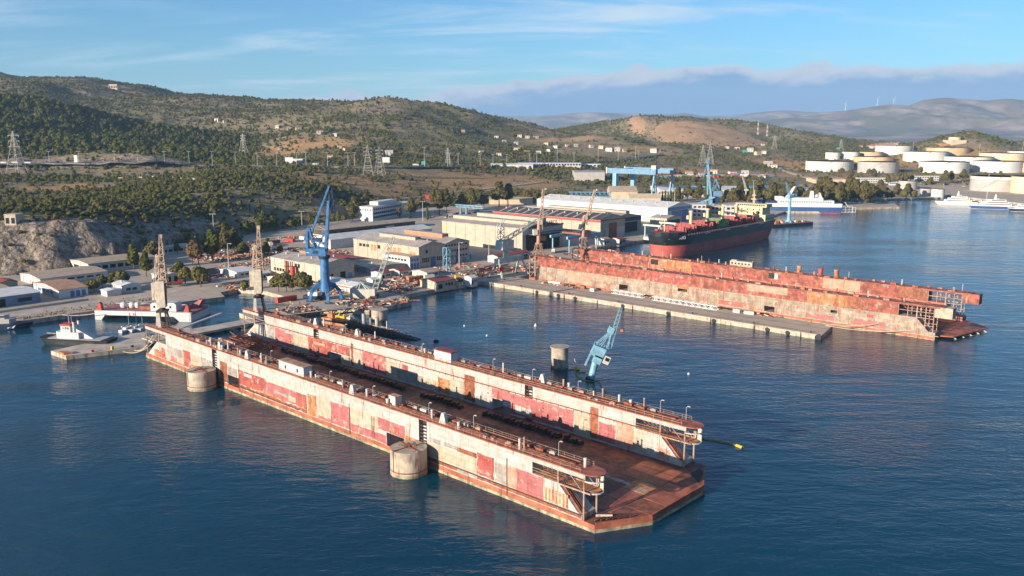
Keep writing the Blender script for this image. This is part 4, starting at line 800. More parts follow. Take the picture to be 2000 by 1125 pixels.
# single trees in the yard and along the shore: photo pixel of the foot, kind, size
Y_TREES = [
 ('pine', 262, 528, 1.0, 'tall dark pine left of the white house below the cliff'), ('pine', 286, 540, .9, 'dark pine close behind the near dock crane, left side'), ('round_tree', 240, 562, .85, 'olive green tree beside the small white sheds on the left quay'), ('round_tree', 222, 560, .7, 'small tree leaning over the white hut on the left quay'),
 ('round_tree', 300, 510, 1.1, 'broad tree above the white hut with dark doors'), ('pine', 416, 512, 1.35, 'tallest dark pine at the end of the low cliff building'), ('dry_tree', 376, 515, 1.25, 'bare grey poplar left of the tall pine'), ('dry_tree', 388, 516, 1.1, 'bare grey poplar touching the tall pine'), ('eucalyptus', 440, 500, .95, 'yellowing tree right of the tall pine'), ('eucalyptus', 458, 497, .95, 'yellow brown tree second right of the tall pine'), ('round_tree', 475, 503, .9, 'dark round tree at the right of the yellowing trees'),
 ('round_tree', 350, 548, .95, 'bright green tree by the red truck, left one'), ('round_tree', 362, 554, .8, 'bright green tree by the red truck, right one'), ('round_tree', 392, 560, 1.0, 'broad green tree in front of the tan shelter'), ('round_tree', 318, 562, .7, 'green tree at the foot of the near dock crane'),
 ('round_tree', 172, 572, .55, 'low bush against the white house with blue doors'), ('round_tree', 185, 575, .6, 'pale bush right of the white house with blue doors'), ('round_tree', 128, 580, .35, 'small bush at the corner of the white house with blue doors'), ('round_tree', 200, 562, .6, 'dark bush between the white house and the small sheds'),
 ('shrub_c', 478, 566, 1.6, 'green bush on the basin bank below the far dock crane'), ('round_tree', 545, 590, .85, 'green tree on the basin bank, left of the group'), ('round_tree', 560, 588, .9, 'green tree on the basin bank, second of the group'), ('dry_tree', 572, 592, .75, 'dry brown tree in the middle of the basin bank group'), ('round_tree', 588, 590, .95, 'green tree on the basin bank, next to the blue crane'), ('round_tree', 600, 586, .8, 'green tree partly behind the blue crane leg'),
 ('round_tree', 518, 500, .8, 'round dark tree beside the tanker trucks'), ('round_tree', 546, 496, .55, 'small round tree above the workshop with the red tank'), ('shrub_c', 522, 478, 1.5, 'bush at the edge of the truck park'),
 ('eucalyptus', 688, 432, .8, 'grey olive tree left of the white office block'), ('eucalyptus', 695, 425, 1.1, 'tall loose tree at the left end of the white office block'), ('round_tree', 735, 412, 1.1, 'tree behind the white office block, left'), ('round_tree', 770, 418, .9, 'tree against the front of the white office block'), ('dry_tree', 780, 428, .9, 'palm like brown tree in front of the white office block'), ('eucalyptus', 802, 425, 1.05, 'large tree covering the right end of the white office block'), ('cypress', 835, 430, .95, 'rounded dark green tree right of the lamp mast'), ('eucalyptus', 858, 420, 1.3, 'large yellow green tree left of the long cream hangar'), ('eucalyptus', 872, 415, 1.25, 'tall tree second left of the long cream hangar'), ('eucalyptus', 900, 412, 1.1, 'grey green tree behind the pale blue gantry'), ('eucalyptus', 920, 408, 1.2, 'tall tree behind the dark hangar roof, left'), ('round_tree', 945, 406, 1.25, 'dark tree behind the dark hangar roof, middle'), ('eucalyptus', 975, 404, 1.5, 'tallest tree behind the dark hangar roof'), ('eucalyptus', 992, 402, 1.35, 'big tree right of the tallest one behind the hangar roof'), ('round_tree', 1030, 396, 1.3, 'dark tree left of the white hall'), ('round_tree', 1045, 396, 1.1, 'low dark tree touching the white hall'),
 ('eucalyptus', 845, 400, .9, 'tree near the red roofed shed above the offices'), ('round_tree', 880, 402, .9, 'dark tree right of the red roofed shed'), ('round_tree', 820, 404, .9, 'tree just left of the red roofed shed')]
for i in range(9): Y_TREES.append(('cypress', 1288 + i * 5.5, 392 + (i % 3) * 1.5, 0.8 + .07 * (i * 7 % 5), 'dark cypress in the row right of the gantry crane'))
for k_, u, v, s_, lab in Y_TREES:
    p = on(u, v); plant(k_, p, s_, lab, {'pine': 'pine_tree', 'cypress': 'cypress_tree', 'dry_tree': 'dry_tree', 'shrub_c': 'bush'}.get(k_, 'tree'), 'bush' if k_ == 'shrub_c' else 'tree', 'trees in the shipyard' if not lab.startswith('dark cypress in') else 'cypress row right of the gantry crane')
q = random.Random(31)
def grove(n, u0, u1, v0, v1, key, s0, s1, label, group):
    for i in range(n):
        u = u0 + (u1 - u0) * (i + q.random()) / n; v = q.uniform(v0, v1)
        if v0 == 441: v = float(np.interp(u, [300, 400, 480, 560, 640, 700], [503, 479, 461, 448, 436, 426])) + q.uniform(-3, 4)
        p = on(u, v)
        plant(key if isinstance(key, str) else q.choice(key), p, q.uniform(s0, s1), label, 'tree', 'tree', group)
grove(34, 1400, 1640, 392, 404, ['eucalyptus', 'eucalyptus', 'round_tree'], 1.05, 1.55, 'olive brown eucalyptus in the grove behind the white ferry', 'grove behind the ferry')
grove(26, 1590, 1700, 388, 401, ['eucalyptus', 'round_tree'], 1.1, 1.6, 'eucalyptus in the waterside grove left of the sandy spit', 'waterside grove by the sandy spit')
grove(14, 1690, 1785, 384, 392, ['eucalyptus', 'round_tree'], .9, 1.3, 'tree on the shore between the spit and the small grey tank', 'trees on the shore of the inlet')
grove(10, 1310, 1400, 388, 398, ['round_tree', 'eucalyptus'], .8, 1.3, 'dark tree between the cypress row and the steel blue crane', 'trees left of the steel blue crane')
grove(30, 330, 690, 441, 449, ['round_tree', 'pine', 'shrub_c'], .45, .85, 'dark tree in the hedge along the foot of the slope behind the truck park', 'hedge trees along the slope foot')
grove(16, 1640, 1900, 340, 362, ['round_tree', 'eucalyptus'], .8, 1.3, 'tree among the tank farm offices', 'trees in the tank farm')
# scrub: the 300 nearest bushes as single plants, the rest as one mass
rs = np.random.RandomState(77); NC = 345000
ang = np.radians(rs.uniform(-42, 40, NC)); rad_ = np.sqrt(rs.uniform(520.0 ** 2, 3250.0 ** 2, NC)); PX, PY = rad_ * np.sin(ang), rad_ * np.cos(ang)
gi_ = np.log(rad_ / 430.0) / math.log(10.0) * (NR - 1); gj_ = (ang - aa[0]) / (aa[-1] - aa[0]) * (NA - 1)
i0 = gi_.astype(int); j0 = gj_.astype(int); fi, fj = gi_ - i0, gj_ - j0
PZ = (TZ[i0, j0]*(1-fi) + TZ[i0+1, j0]*fi)*(1-fj) + (TZ[i0, j0+1]*(1-fi) + TZ[i0+1, j0+1]*fi)*fj
dr, qy, rk, fo = [np.clip(x[i0, j0], 0, 1) for x in (dry, quarry, rocky, forest)]
dens = np.where(rad_ > 1350, 0.55, 0.8) * (0.75 + 1.3 * fbm(PX, PY, 180, 91, 3)) * np.maximum(.14, 1 - .80*dr) * np.maximum(.02, 1 - 1.2*qy) * np.maximum(.10, 1 - 1.1*rk) + 0.30 * fo
dens = np.where(rad_ < 1050, dens * 1.7, dens); dens = np.where((ang > 0.29) & (rad_ < 2050), 0.05, dens)
dens = np.where((ang > -.56) & (ang < .27) & (PY > 1225) & (PY < 1262 + 150 * np.maximum(0, ang + .2)), dens * 0.1, dens)
ok = (rs.rand(NC) < dens) & (rad_ - back_r(ang) > 6) & (PZ > 2.65)
sz_ = np.clip(np.exp(rs.normal(-.08, .34, NC)), .4, 2.0) * np.where(rad_ < 800, .95, np.where(rad_ < 1300, 1.0, 1.15)) * (1 + .75 * fo)
kd = np.where(rs.rand(NC) < 0.25 + 0.7 * fo, 2, np.where((rad_ < 1300) | (rs.rand(NC) < .34), 0, 1))
pts = [tuple(map(float, t[:5])) + (int(t[5]),) for t in zip(rad_[ok], PX[ok], PY[ok], PZ[ok], sz_[ok], kd[ok])]
q = random.Random(77)
pts.sort(); SH = ('shrub_a', 'shrub_b', 'shrub_c')
near = [p for p in pts if -0.62 < math.atan2(p[1], p[2]) < 0.1][:300]; ns = set(near)
labs = {True: 'olive grey bush on the slope above the rock cliff at the left', False: 'olive grey bush on the bank behind the yard road'}
first = {}
def spot(X, Y):
    u = 1000 + X / (Y * cc) * F_PX
    return 'bush ' + ('left of the lookout house' if u < 10 else 'right of the lookout house' if u < 110 else 'above the middle of the rock cliff' if u < 190 else 'at the right end of the rock cliff' if u < 270 else 'above the row building' if u < 370 else 'on the slope above the tall pine' if u < 460 else 'on the bank behind the yard road') + (', near its edge' if math.hypot(X, Y) < 640 else ', further back')
for r, X, Y, z, s_, k_ in near:
    t = plant(SH[k_], (X, Y, z - 0.1), s_, ('large ' if s_ > 1.15 else 'small ' if s_ < .8 else 'medium ') + ('dark green ' if k_ == 2 else 'olive grey ' if k_ == 0 else 'dry grey ') + spot(X, Y), 'bush', 'bush', 'bushes on the slope behind the yard')
    first.setdefault(k_, t)
rest = [p for p in pts if p not in ns]
me = bpy.data.meshes.new('hillside_scrub'); me.from_pydata([(p[1], p[2], p[3] - 0.2) for p in rest], [], [])
A = me.attributes.new('siz', 'FLOAT', 'POINT'); A.data.foreach_set('value', [p[4] for p in rest])
A = me.attributes.new('spin', 'FLOAT_VECTOR', 'POINT'); A.data.foreach_set('vector', [x for p in rest for x in (0.0, 0.0, q.uniform(0, 6.28))])
A = me.attributes.new('sort', 'INT', 'POINT'); A.data.foreach_set('value', [p[5] for p in rest])
scrub = struct(obj('hillside_scrub', me), 'stuff')
ng = bpy.data.node_groups.new('scrub', 'GeometryNodeTree'); ng.interface.new_socket('Geometry', in_out='INPUT', socket_type='NodeSocketGeometry'); ng.interface.new_socket('Geometry', in_out='OUTPUT', socket_type='NodeSocketGeometry')
gi = ng.nodes.new('NodeGroupInput'); go = ng.nodes.new('NodeGroupOutput'); jn = ng.nodes.new('GeometryNodeJoinGeometry'); ng.links.new(jn.outputs[0], go.inputs[0])
def nat(n, dt): x = ng.nodes.new('GeometryNodeInputNamedAttribute'); x.data_type = dt; x.inputs['Name'].default_value = n; return x.outputs['Attribute']
siz, spin, srt = nat('siz', 'FLOAT'), nat('spin', 'FLOAT_VECTOR'), nat('sort', 'INT')
for k_, t in first.items():
    oi = ng.nodes.new('GeometryNodeObjectInfo'); oi.transform_space = 'ORIGINAL'; oi.inputs['Object'].default_value = [c for c in t.children if c.name.startswith('crown')][0]; oi.inputs['As Instance'].default_value = True
    cmp_ = ng.nodes.new('FunctionNodeCompare'); cmp_.data_type = 'INT'; cmp_.operation = 'EQUAL'; ng.links.new(srt, cmp_.inputs[2]); cmp_.inputs[3].default_value = k_
    ip = ng.nodes.new('GeometryNodeInstanceOnPoints'); ng.links.new(gi.outputs[0], ip.inputs['Points']); ng.links.new(cmp_.outputs[0], ip.inputs['Selection']); ng.links.new(oi.outputs['Geometry'], ip.inputs['Instance'])
    er = ng.nodes.new('FunctionNodeEulerToRotation'); ng.links.new(spin, er.inputs[0]); ng.links.new(er.outputs[0], ip.inputs['Rotation']); ng.links.new(siz, ip.inputs['Scale']); ng.links.new(ip.outputs[0], jn.inputs[0])
md = scrub.modifiers.new('scrub', 'NODES'); md.node_group = ng
# ================================================================== BUILDINGS
GZ = 2.2
def building(label, x0, x1, y0, y1, h, rise=0.0, axis='x', wall='cream_wall', roof='grey_roof', name='workshop', cat='building', wins=(), doors=(), bands=(), monitors=(), z=GZ, frame=YD, ov=0.4, gables=None, group=None, pieces=True):
    """box building on the yard grid. wins/doors: (side, s0, s1, z0, z1, count, material); sides '-y' (left, sunlit) and '+x' (towards the sea)"""
    L, D = x1 - x0, y1 - y0
    t = thing(name, label, cat, frame(x0, y0, z), frame.a, group)
    if rise <= 0:
        MB().box(0, L, 0, D, -1.5, h).build('wall', wall, t)
        MB().box(-0.15, L + 0.15, -0.15, D + 0.15, h, h + 0.3).build('roof', roof, t)
    else:
        gl = gables or [(0, 1)]
        m, rf = MB(), MB()
        for a, b in gl:
            if axis == 'x':
                ya, yb = D * a, D * b; yc = (ya + yb) / 2
                m.yz([(ya, -1.5), (yb, -1.5), (yb, h), (yc, h + rise), (ya, h)], 0, L)
                k = rise / (yb - yc)
                for s_, e in ((ya, -1), (yb, 1)):
                    p0, p1 = (s_ + e * ov * (1 if (a, b) == (gl[0] if e < 0 else gl[-1]) else 0), h - k * ov * (1 if (a, b) == (gl[0] if e < 0 else gl[-1]) else 0)), (yc, h + rise)
                    rf.yz([p0, (p0[0], p0[1] + 0.25), (p1[0], p1[1] + 0.25), p1] if e > 0 else [p0, p1, (p1[0], p1[1] + 0.25), (p0[0], p0[1] + 0.25)], -ov, L + ov)
            else:
                xa, xb = L * a, L * b; xc = (xa + xb) / 2
                m.xz([(xa, -1.5), (xb, -1.5), (xb, h), (xc, h + rise), (xa, h)], 0, D)
                k = rise / (xb - xc)
                for s_, e in ((xa, -1), (xb, 1)):
                    p0, p1 = (s_ + e * ov, h - k * ov), (xc, h + rise)
                    rf.xz([p0, (p0[0], p0[1] + 0.25), (p1[0], p1[1] + 0.25), p1] if e > 0 else [p0, p1, (p1[0], p1[1] + 0.25), (p0[0], p0[1] + 0.25)], -ov, D + ov)
        m.build('wall', wall, t); rf.build('roof', roof, t)
    def panel(side, s0, s1, z0, z1, d):
        return MB().box(s0, s1, -d, 0.06, z0, z1) if side == '-y' else MB().box(L - 0.06, L + d, s0, s1, z0, z1)
    for side, s0, s1, z0, z1, mt_ in bands: panel(side, s0, s1, z0, z1, 0.05).build('wall_band', mt_, t)
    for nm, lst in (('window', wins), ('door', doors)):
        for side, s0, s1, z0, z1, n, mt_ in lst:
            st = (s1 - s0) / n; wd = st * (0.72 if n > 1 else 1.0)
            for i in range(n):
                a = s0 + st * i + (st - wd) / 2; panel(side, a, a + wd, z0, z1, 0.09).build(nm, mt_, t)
    if pieces and L > 12:
        for k in range(int(L // 11)): MB().tube((5 + k * 11, -.16, 0), (5 + k * 11, -.16, h), .12, .12, 6).build('downpipe', 'tank_grey', t)
        if rise > 0 and axis == 'x':
            ns_ = int(L // 14)
            for k in range(ns_): MB().tube((7 + k * 14, D * .3, h + rise * .4), (7 + k * 14, D * .3, h + rise * .62 + 1.3), .55, .55, 8).tube((7 + k * 14, D * .3, h + rise * .62 + 1.3), (7 + k * 14, D * .3, h + rise * .62 + 1.7), .8, .3, 8).build('roof_vent', 'galv', t)
        MB().box(-.05, L + .05, -.07, -.01, -.3, .7).build('plinth', 'concrete', t); MB().box(-.3, L + .3, -.5, -.3, h - .25, h).build('gutter', 'grey_roof', t)
    for (xa, xb, ya, yb, za, zb, wm, rm) in monitors:
        o_ = MB().box(xa, xb, ya, yb, za, zb).build('roof_monitor', wm, t); MB().box(xa - .3, xb + .3, ya - .3, yb + .3, zb, zb + .25).build('monitor_roof', rm, o_)
    return t
G_, V_ = 'glass', 'void'  # void: black panels paint the dark interior wherever a front stands open
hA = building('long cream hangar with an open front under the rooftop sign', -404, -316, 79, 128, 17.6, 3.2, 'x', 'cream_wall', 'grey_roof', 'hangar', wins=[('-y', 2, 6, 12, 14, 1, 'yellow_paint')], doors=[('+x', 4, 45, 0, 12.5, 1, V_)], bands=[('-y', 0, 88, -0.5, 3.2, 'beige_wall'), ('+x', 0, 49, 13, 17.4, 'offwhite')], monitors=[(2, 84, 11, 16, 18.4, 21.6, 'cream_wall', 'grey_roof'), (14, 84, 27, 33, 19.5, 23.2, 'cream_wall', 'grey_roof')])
MB().box(88, 96, 6, 48, 12.6, 13.3).build('canopy', 'dark_roof', hA); MB().box(87.9, 88.5, -0.5, 49.5, 17.2, 18.2).build('fascia', 'dock_rust', hA)
sf = MB()
for k in range(14): sf.bar((88.2, 1 + k * 3.6, 18), (88.2, 1 + k * 3.6, 21.2), 0.15); 
sf.bar((88.2, 0, 18.3), (88.2, 49, 18.3), 0.15); sf.bar((88.2, 0, 21.2), (88.2, 49, 21.2), 0.12); sf.build('sign_frame', 'dock_rust', hA)
def text3d(s_, size, loc, rot, mt_, parent, name='lettering', ext=0.06):
    cu = bpy.data.curves.new('t', 'FONT'); cu.body = s_; cu.size = size; cu.extrude = ext; cu.resolution_u = 2
    o = bpy.data.objects.new('t', cu); sc.collection.objects.link(o); dg = bpy.context.evaluated_depsgraph_get(); me = bpy.data.meshes.new_from_object(o.evaluated_get(dg)); bpy.data.objects.remove(o)
    me.materials.clear(); me.materials.append(MT(mt_)); r = obj(name, me, parent, loc); r.rotation_euler = rot; return r
text3d('ELEFSIS  SHIPYARDS', 4.6, (88.6, 1.5, 18.4), (math.pi/2, 0, math.pi/2), 'dark_roof', hA)
hB = building('tall hangar with a red band under dark skylit roof behind the sign', -440, -316, 179, 215, 16.4, 4.0, 'x', 'cream_wall', 'dark_roof', 'hangar', doors=[('+x', 12, 24, 0, 13, 1, 'dock_rust'), ('+x', 3, 8, 0, 8, 1, 'grey_roof')], bands=[('-y', 0, 124, 14.4, 16.2, 'red_paint'), ('+x', 0, 36, 15.2, 16.4, 'red_paint'), ('+x', 0, 36, -0.5, 9, 'offwhite')])
sl = MB()
for k in range(12): x = 6 + k * 9.6; o_ = MB().add([(x, 1.2, 16.4 + 1.2*4/18 + .32), (x + 2.4, 1.2, 16.4 + 1.2*4/18 + .32), (x + 2.4, 16.5, 16.4 + 16.5*4/18 + .32), (x, 16.5, 16.4 + 16.5*4/18 + .32)], [(0, 1, 2, 3)]).build('skylight', 'grey_roof', hB)
building('brown roofed hangar with cream roof lanterns in front of the white hall', -450, -330, 215.5, 262, 13.6, 3.4, 'x', 'cream_wall', 'grey_roof', 'hangar', doors=[('+x', 6, 40, 0, 9, 1, V_)], bands=[('+x', 0, 46, 10, 13.4, 'dark_roof')], monitors=[(10, 104, 12, 17, 15, 17.8, 'cream_wall', 'grey_roof'), (24, 116, 27, 33, 15.6, 18.6, 'cream_wall', 'grey_roof')])
hW = building('long bright white hall with grey roof and blue end doors', -514, -344, 330, 377, 15.0, 4.4, 'x', 'white_clean', 'white_roof', 'hall', doors=[('+x', 8, 27, 0, 11.6, 1, 'steel_blue'), ('+x', 27.5, 40, 0, 11.6, 1, 'blue_door')], bands=[('+x', 0, 47, 12, 15, 'dark_blue_roof')])
building('grey open sided shed at the foot of the white hall', -345, -326, 300, 326, 8, 2.0, 'x', 'beige_wall', 'grey_roof', 'shed', doors=[('+x', 2, 24, 0, 6, 1, V_)])
hC = building('twin gabled beige workshop with broken windows and two roof lanterns', -386, -316, -26, 22, 14.0, 3.0, 'x', 'cream_wall', 'grey_roof', 'workshop', gables=[(0, .5), (.5, 1)],
    wins=[('-y', 6, 18, 9.5, 11.6, 3, V_), ('-y', 19, 26, 7.5, 11.8, 2, 'brick_orange'), ('-y', 27, 30, 9.5, 12, 1, V_), ('-y', 38, 42, 8, 11.6, 1, 'brick_orange'), ('-y', 43, 52, 8, 11.8, 2, 'brick_orange'), ('-y', 60, 67, 7.6, 10.4, 2, 'brick_orange'), ('+x', 2.5, 9.5, 3.2, 6.4, 4, G_), ('+x', 16, 22, 3.4, 6.2, 3, G_), ('+x', 6, 8.2, 9.5, 11.6, 1, V_), ('+x', 24, 46, 12, 13.2, 8, G_), ('+x', 24, 46, 8, 9.4, 8, G_), ('+x', 24, 46, 4, 5.4, 8, G_)], doors=[('+x', 10.5, 15, 0, 6.6, 1, 'blue_door'), ('+x', 34.5, 37.5, 0, 8.6, 1, 'blue_door'), ('+x', 41, 45, 0, 3.2, 1, 'steel_blue')],
    bands=[('+x', 0, 48, -0.5, 13.9, 'beige_wall')], monitors=[(18, 56, 9.5, 14.5, 16.2, 18.6, 'cream_wall', 'grey_roof'), (18, 58, 33, 39, 16.2, 18.9, 'brick_orange', 'grey_roof')])
building('white two storey office annex with blue doors beside the beige workshop', -342, -315, -35, -26.3, 8.6, 0, 'x', 'white', 'tan_roof', 'office', wins=[('+x', .8, 8, 5.4, 7.2, 3, 'steel_blue'), ('-y', 5, 24, 5.5, 6.8, 6, G_)], doors=[('+x', .6, 8.2, 0.2, 4.0, 3, 'blue_door')])
hD = building('beige workshop with window strips and an orange roof lantern behind the blue crane', -376, -321, -101, -76, 10.0, 2.4, 'x', 'beige_wall', 'grey_roof', 'workshop', wins=[('-y', 2, 24, 6.4, 8.6, 8, 'tank_grey'), ('-y', 27, 33, 6.2, 8.6, 2, G_), ('-y', 38, 50, 6.4, 8.4, 4, 'tank_grey'), ('-y', 3, 22, 1.8, 3.8, 6, G_), ('+x', 2, 11, 6.3, 8.6, 4, 'tank_grey'), ('+x', 13, 23, 6.3, 8.6, 4, 'tank_grey'), ('+x', 2, 9, 2, 4, 3, G_)], doors=[('-y', 38, 44, 0, 4.6, 1, 'offwhite'), ('+x', 14, 18, 0, 4.5, 1, V_), ('+x', 20, 23, 0, 3.5, 1, 'steel_blue')], bands=[('-y', 0, 55, 5.0, 5.7, 'cream_wall')], monitors=[(12, 36, 14, 18, 11.5, 13.6, 'brick_orange', 'grey_roof')])
t_ = thing('storage_tank', 'upright red cylinder tank on the front of the workshop behind the blue crane', 'tank', YD(-347, -104, GZ)); MB().tube((0, 0, 0), (0, 0, 7.2), 1.6, 1.6, 18).build('shell', 'red_paint', t_); MB().tube((0, 0, 7.2), (0, 0, 7.5), 1.7, .4, 18).build('cap', 'red_roof', t_)
t_ = thing('pipe_stack', 'rusty filter stack left of the red cylinder tank', 'stack', YD(-354, -104, GZ), YA)
for x in (0, 2.1): MB().tube((x, 0, 0), (x, 0, 10), .55, .55, 10).build('pipe', 'dock_rust', t_)
MB().box(-1, 3.2, -1, 1, 3, 3.4).box(-1, 3.2, -1, 1, 6.4, 6.8).build('platform', 'dark_steel', t_)
hw_ = building('long low white warehouse with pale ribbed roof behind the beige workshops', -461, -437, -9, 98, 7.2, 2.8, 'y', 'white', 'white_roof', 'warehouse', doors=[('+x', 26, 28, 0, 5, 1, V_), ('+x', 42, 44, 0, 5, 1, V_)])
for k in range(1, 6): MB().xz([(12.2, 10.28), (24.6, 7.34), (24.6, 7.42), (12.2, 10.36)], k * 17.6 - .25, k * 17.6 + .25).build('roof_seam', 'grey_roof', hw_)
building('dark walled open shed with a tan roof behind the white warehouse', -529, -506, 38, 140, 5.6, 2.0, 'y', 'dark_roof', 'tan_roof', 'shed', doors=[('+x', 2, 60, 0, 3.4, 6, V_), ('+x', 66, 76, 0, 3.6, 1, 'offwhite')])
building('low shed with a red and tan roof along the beige workshop', -392, -352, -62, -38, 4.4, 1.6, 'x', 'beige_wall', 'red_roof', 'shed', doors=[('-y', 4, 34, 0, 3, 6, V_)])
building('low open shed with a tan roof next to the white annex', -351, -318, -62, -37, 4.2, .9, 'x', 'beige_wall', 'tan_roof', 'shed', doors=[('-y', 3, 30, 0, 3, 5, V_)])
building('square white storehouse with white roof right behind the blue crane', -309, -276, -112, -98, 3.8, 1.2, 'x', 'white', 'white_roof', 'storehouse', bands=[('-y', 0, 33, 2.6, 3.2, 'red_roof')])
FO = Frame(*P(728, 431, 3)[:2], math.degrees(math.atan2(P(872, 404, 3)[1] - P(728, 431, 3)[1], P(872, 404, 3)[0] - P(728, 431, 3)[0])))
ot = thing('office_block', 'white four storey office block with window rows among the trees', 'office', (*FO(0, 0)[:2], 3), FO.a)
MB().box(0, 62, 0, 16, -2, 13.5).build('wall', 'white', ot); MB().box(-.2, 62.2, -.2, 16.2, 13.5, 14).build('roof', 'offwhite', ot); MB().box(20, 58, 5, 15, 14, 17.5).build('penthouse', 'white_clean', ot); MB().box(63, 100, 4, 18, -2, 12).build('wing', 'white', ot)
for f in range(3):
    for k in range(15): MB().box(3 + k * 3.9, 5.6 + k * 3.9, -.12, .05, 2.0 + f * 4, 3.9 + f * 4).build('window', G_, ot)
    MB().box(1, 61, -.06, .02, 1.6 + f * 4, 4.2 + f * 4).build('window_band', 'steel_blue' if f < 2 else 'offwhite', ot)
for k in range(5): MB().box(-.12, .05, 2 + k * 2.8, 3.2 + k * 2.8, 9.8, 11.4).build('window', G_, ot)
# left quay houses
building('white house with a tile roof and three blue doors on the left quay', -421, -384, -229, -213.5, 4.6, 1.5, 'y', 'white', 'tile_roof', 'house', wins=[('-y', 6, 30, 1.2, 2.8, 4, 'blue_door')], doors=[('+x', 5.6, 14.6, .1, 3.4, 3, 'blue_door')])
building('long low white hall with strip windows behind the house with blue doors', -462, -430, -222, -183, 4.6, 1.2, 'y', 'white', 'tan_roof', 'hall', wins=[('+x', 3, 37, 2.4, 3.5, 6, G_)])
building('white flat roofed building with pillars under the cliff', -486, -458, -183, -138, 6.2, 0.8, 'y', 'offwhite', 'tan_roof', 'building', wins=[('+x', 3, 43, 2.2, 4.6, 8, V_)], doors=[('-y', 4, 24, 0, 4, 2, V_)])
building('dark green shed with a pale canopy roof at the left edge', -410, -383, -290, -239, 5.2, 1.0, 'y', 'dark_blue_roof', 'white_roof', 'shed', doors=[('+x', 24, 34, 0, 4, 1, V_), ('+x', 40, 47, 1.4, 3.4, 1, G_)], bands=[('+x', 0, 24, .2, 3, 'green_grey')])
building('low tan roofed store behind the dark green shed', -436, -414, -290, -243, 4, .6, 'y', 'offwhite', 'tan_roof', 'store')
building('small hut with a red tile roof under the left cliff', -446, -434, -243, -233, 4.4, 1.2, 'x', 'cream_wall', 'red_roof', 'hut')
building('white hut with dark double doors by the red truck', -398, -386, -170, -156, 5, .8, 'x', 'white', 'white_roof', 'hut', doors=[('+x', 2, 6, 0, 4, 1, V_), ('+x', 8, 12, 0, 4, 1, V_)])
building('small white shed nearest the left quay road', -378, -370, -209, -201, 3, .5, 'x', 'white', 'white_roof', 'shed', doors=[('+x', 1.4, 3, 0, 2.4, 1, 'offwhite')])
building('white annex house under the trees on the left quay', -388, -374, -199, -188, 4.2, 1, 'x', 'white', 'white_roof', 'house', wins=[('+x', 2, 9, 1.2, 2.6, 2, G_)])
building('low white row building with many windows at the cliff foot', -520, -505, -150, -88, 5, 0.6, 'y', 'white', 'offwhite', 'row building', wins=[('+x', 2, 60, 1.6, 3.6, 14, G_)])
building('white shed with a pale roof right of the far dock crane', -392, -372, -128, -114, 3.4, .8, 'y', 'white', 'white_roof', 'shed', wins=[('+x', 2, 12, 1.2, 2.4, 3, G_)])
st_ = thing('shelter', 'open storage shelter with a wide tan roof above pipe racks', 'shelter', YD(-410, -150, GZ), YA)
MB().xz([(0, 4.6), (14, 4.0), (14, 4.3), (0, 4.9)], 0, 26).build('roof', 'tan_roof', st_)
for x in (1, 13):
    for y in (1, 9, 17, 25): MB().bar((x, y, 0), (x, y, 4.2), .3).build('post', 'rail', st_)
rk_ = MB()
for i in range(26): rk_.bar((4 + (i % 7) * 1.2, 1, .6 + (i // 7) * .8), (4 + (i % 7) * 1.2, 25, .6 + (i // 7) * .8), .3)
struct(rk_.build('stored_pipes', 'galv', st_), 'stuff')
huts = [((-338, -84), 9, 7, 3.2, 'white', 'white_roof', 'white bungalow with blue windows beside the beige workshop'), ((-312, -70), 10, 8, 3.4, 'white', 'red_roof', 'white hut with a red roof right of the white storehouse'), ((-310, -57), 10, 8, 3.6, 'offwhite', 'red_roof', 'white hut with a rusty red roof, second from the white storehouse'), ((-330, -66), 14, 8, 3.8, 'dark_blue_roof', 'grey_roof', 'dark blue shed behind the small white huts'), ((-298, -48), 14, 10, 3.0, 'offwhite', 'tan_roof', 'low tan roofed hut in front of the white annex'), ((-264, -72), 14, 15, 4.2, 'beige_wall', 'red_roof', 'open fronted shed with a bright rusty red roof on the quay'), ((-302, 26), 10, 34, 4.4, 'offwhite', 'red_roof', 'long white bunkhouse with a dark red roof right of the beige workshop'), ((-252, -47), 6, 5, 4.0, 'white', 'white_roof', 'plain white cube hut on the quay edge'), ((-294, -88), 6, 5, 3.2, 'white', 'white_roof', 'small white kiosk by the grey barge crane'), ((-366, -118), 7, 6, 3.0, 'white', 'white_roof', 'small white cabin in front of the workshop with the red tank'), ((-344, -124), 11, 6, 3.4, 'offwhite', 'offwhite', 'grey tented container on the bank behind the trees'), ((-300, 150), 9, 8, 5.0, 'white', 'tan_roof', 'white hut in front of the tall hangar'), ((-296, 164), 10, 9, 4.0, 'offwhite', 'dock_rust', 'rusty roofed hut next to the scrap heap by the ship bow')]
for (x, y), dx, dy, h, wl, rf_, lab in huts: building(lab, x, x + dx, y, y + dy, h, 1.0, 'y', wl, rf_, 'hut', 'hut', doors=[('+x', dy * .1, dy * .32, 0, h * .65, 1, V_)], wins=[('+x', dy * .45, dy * .92, h * .35, h * .7, max(2, int(dy / 4)), G_)])
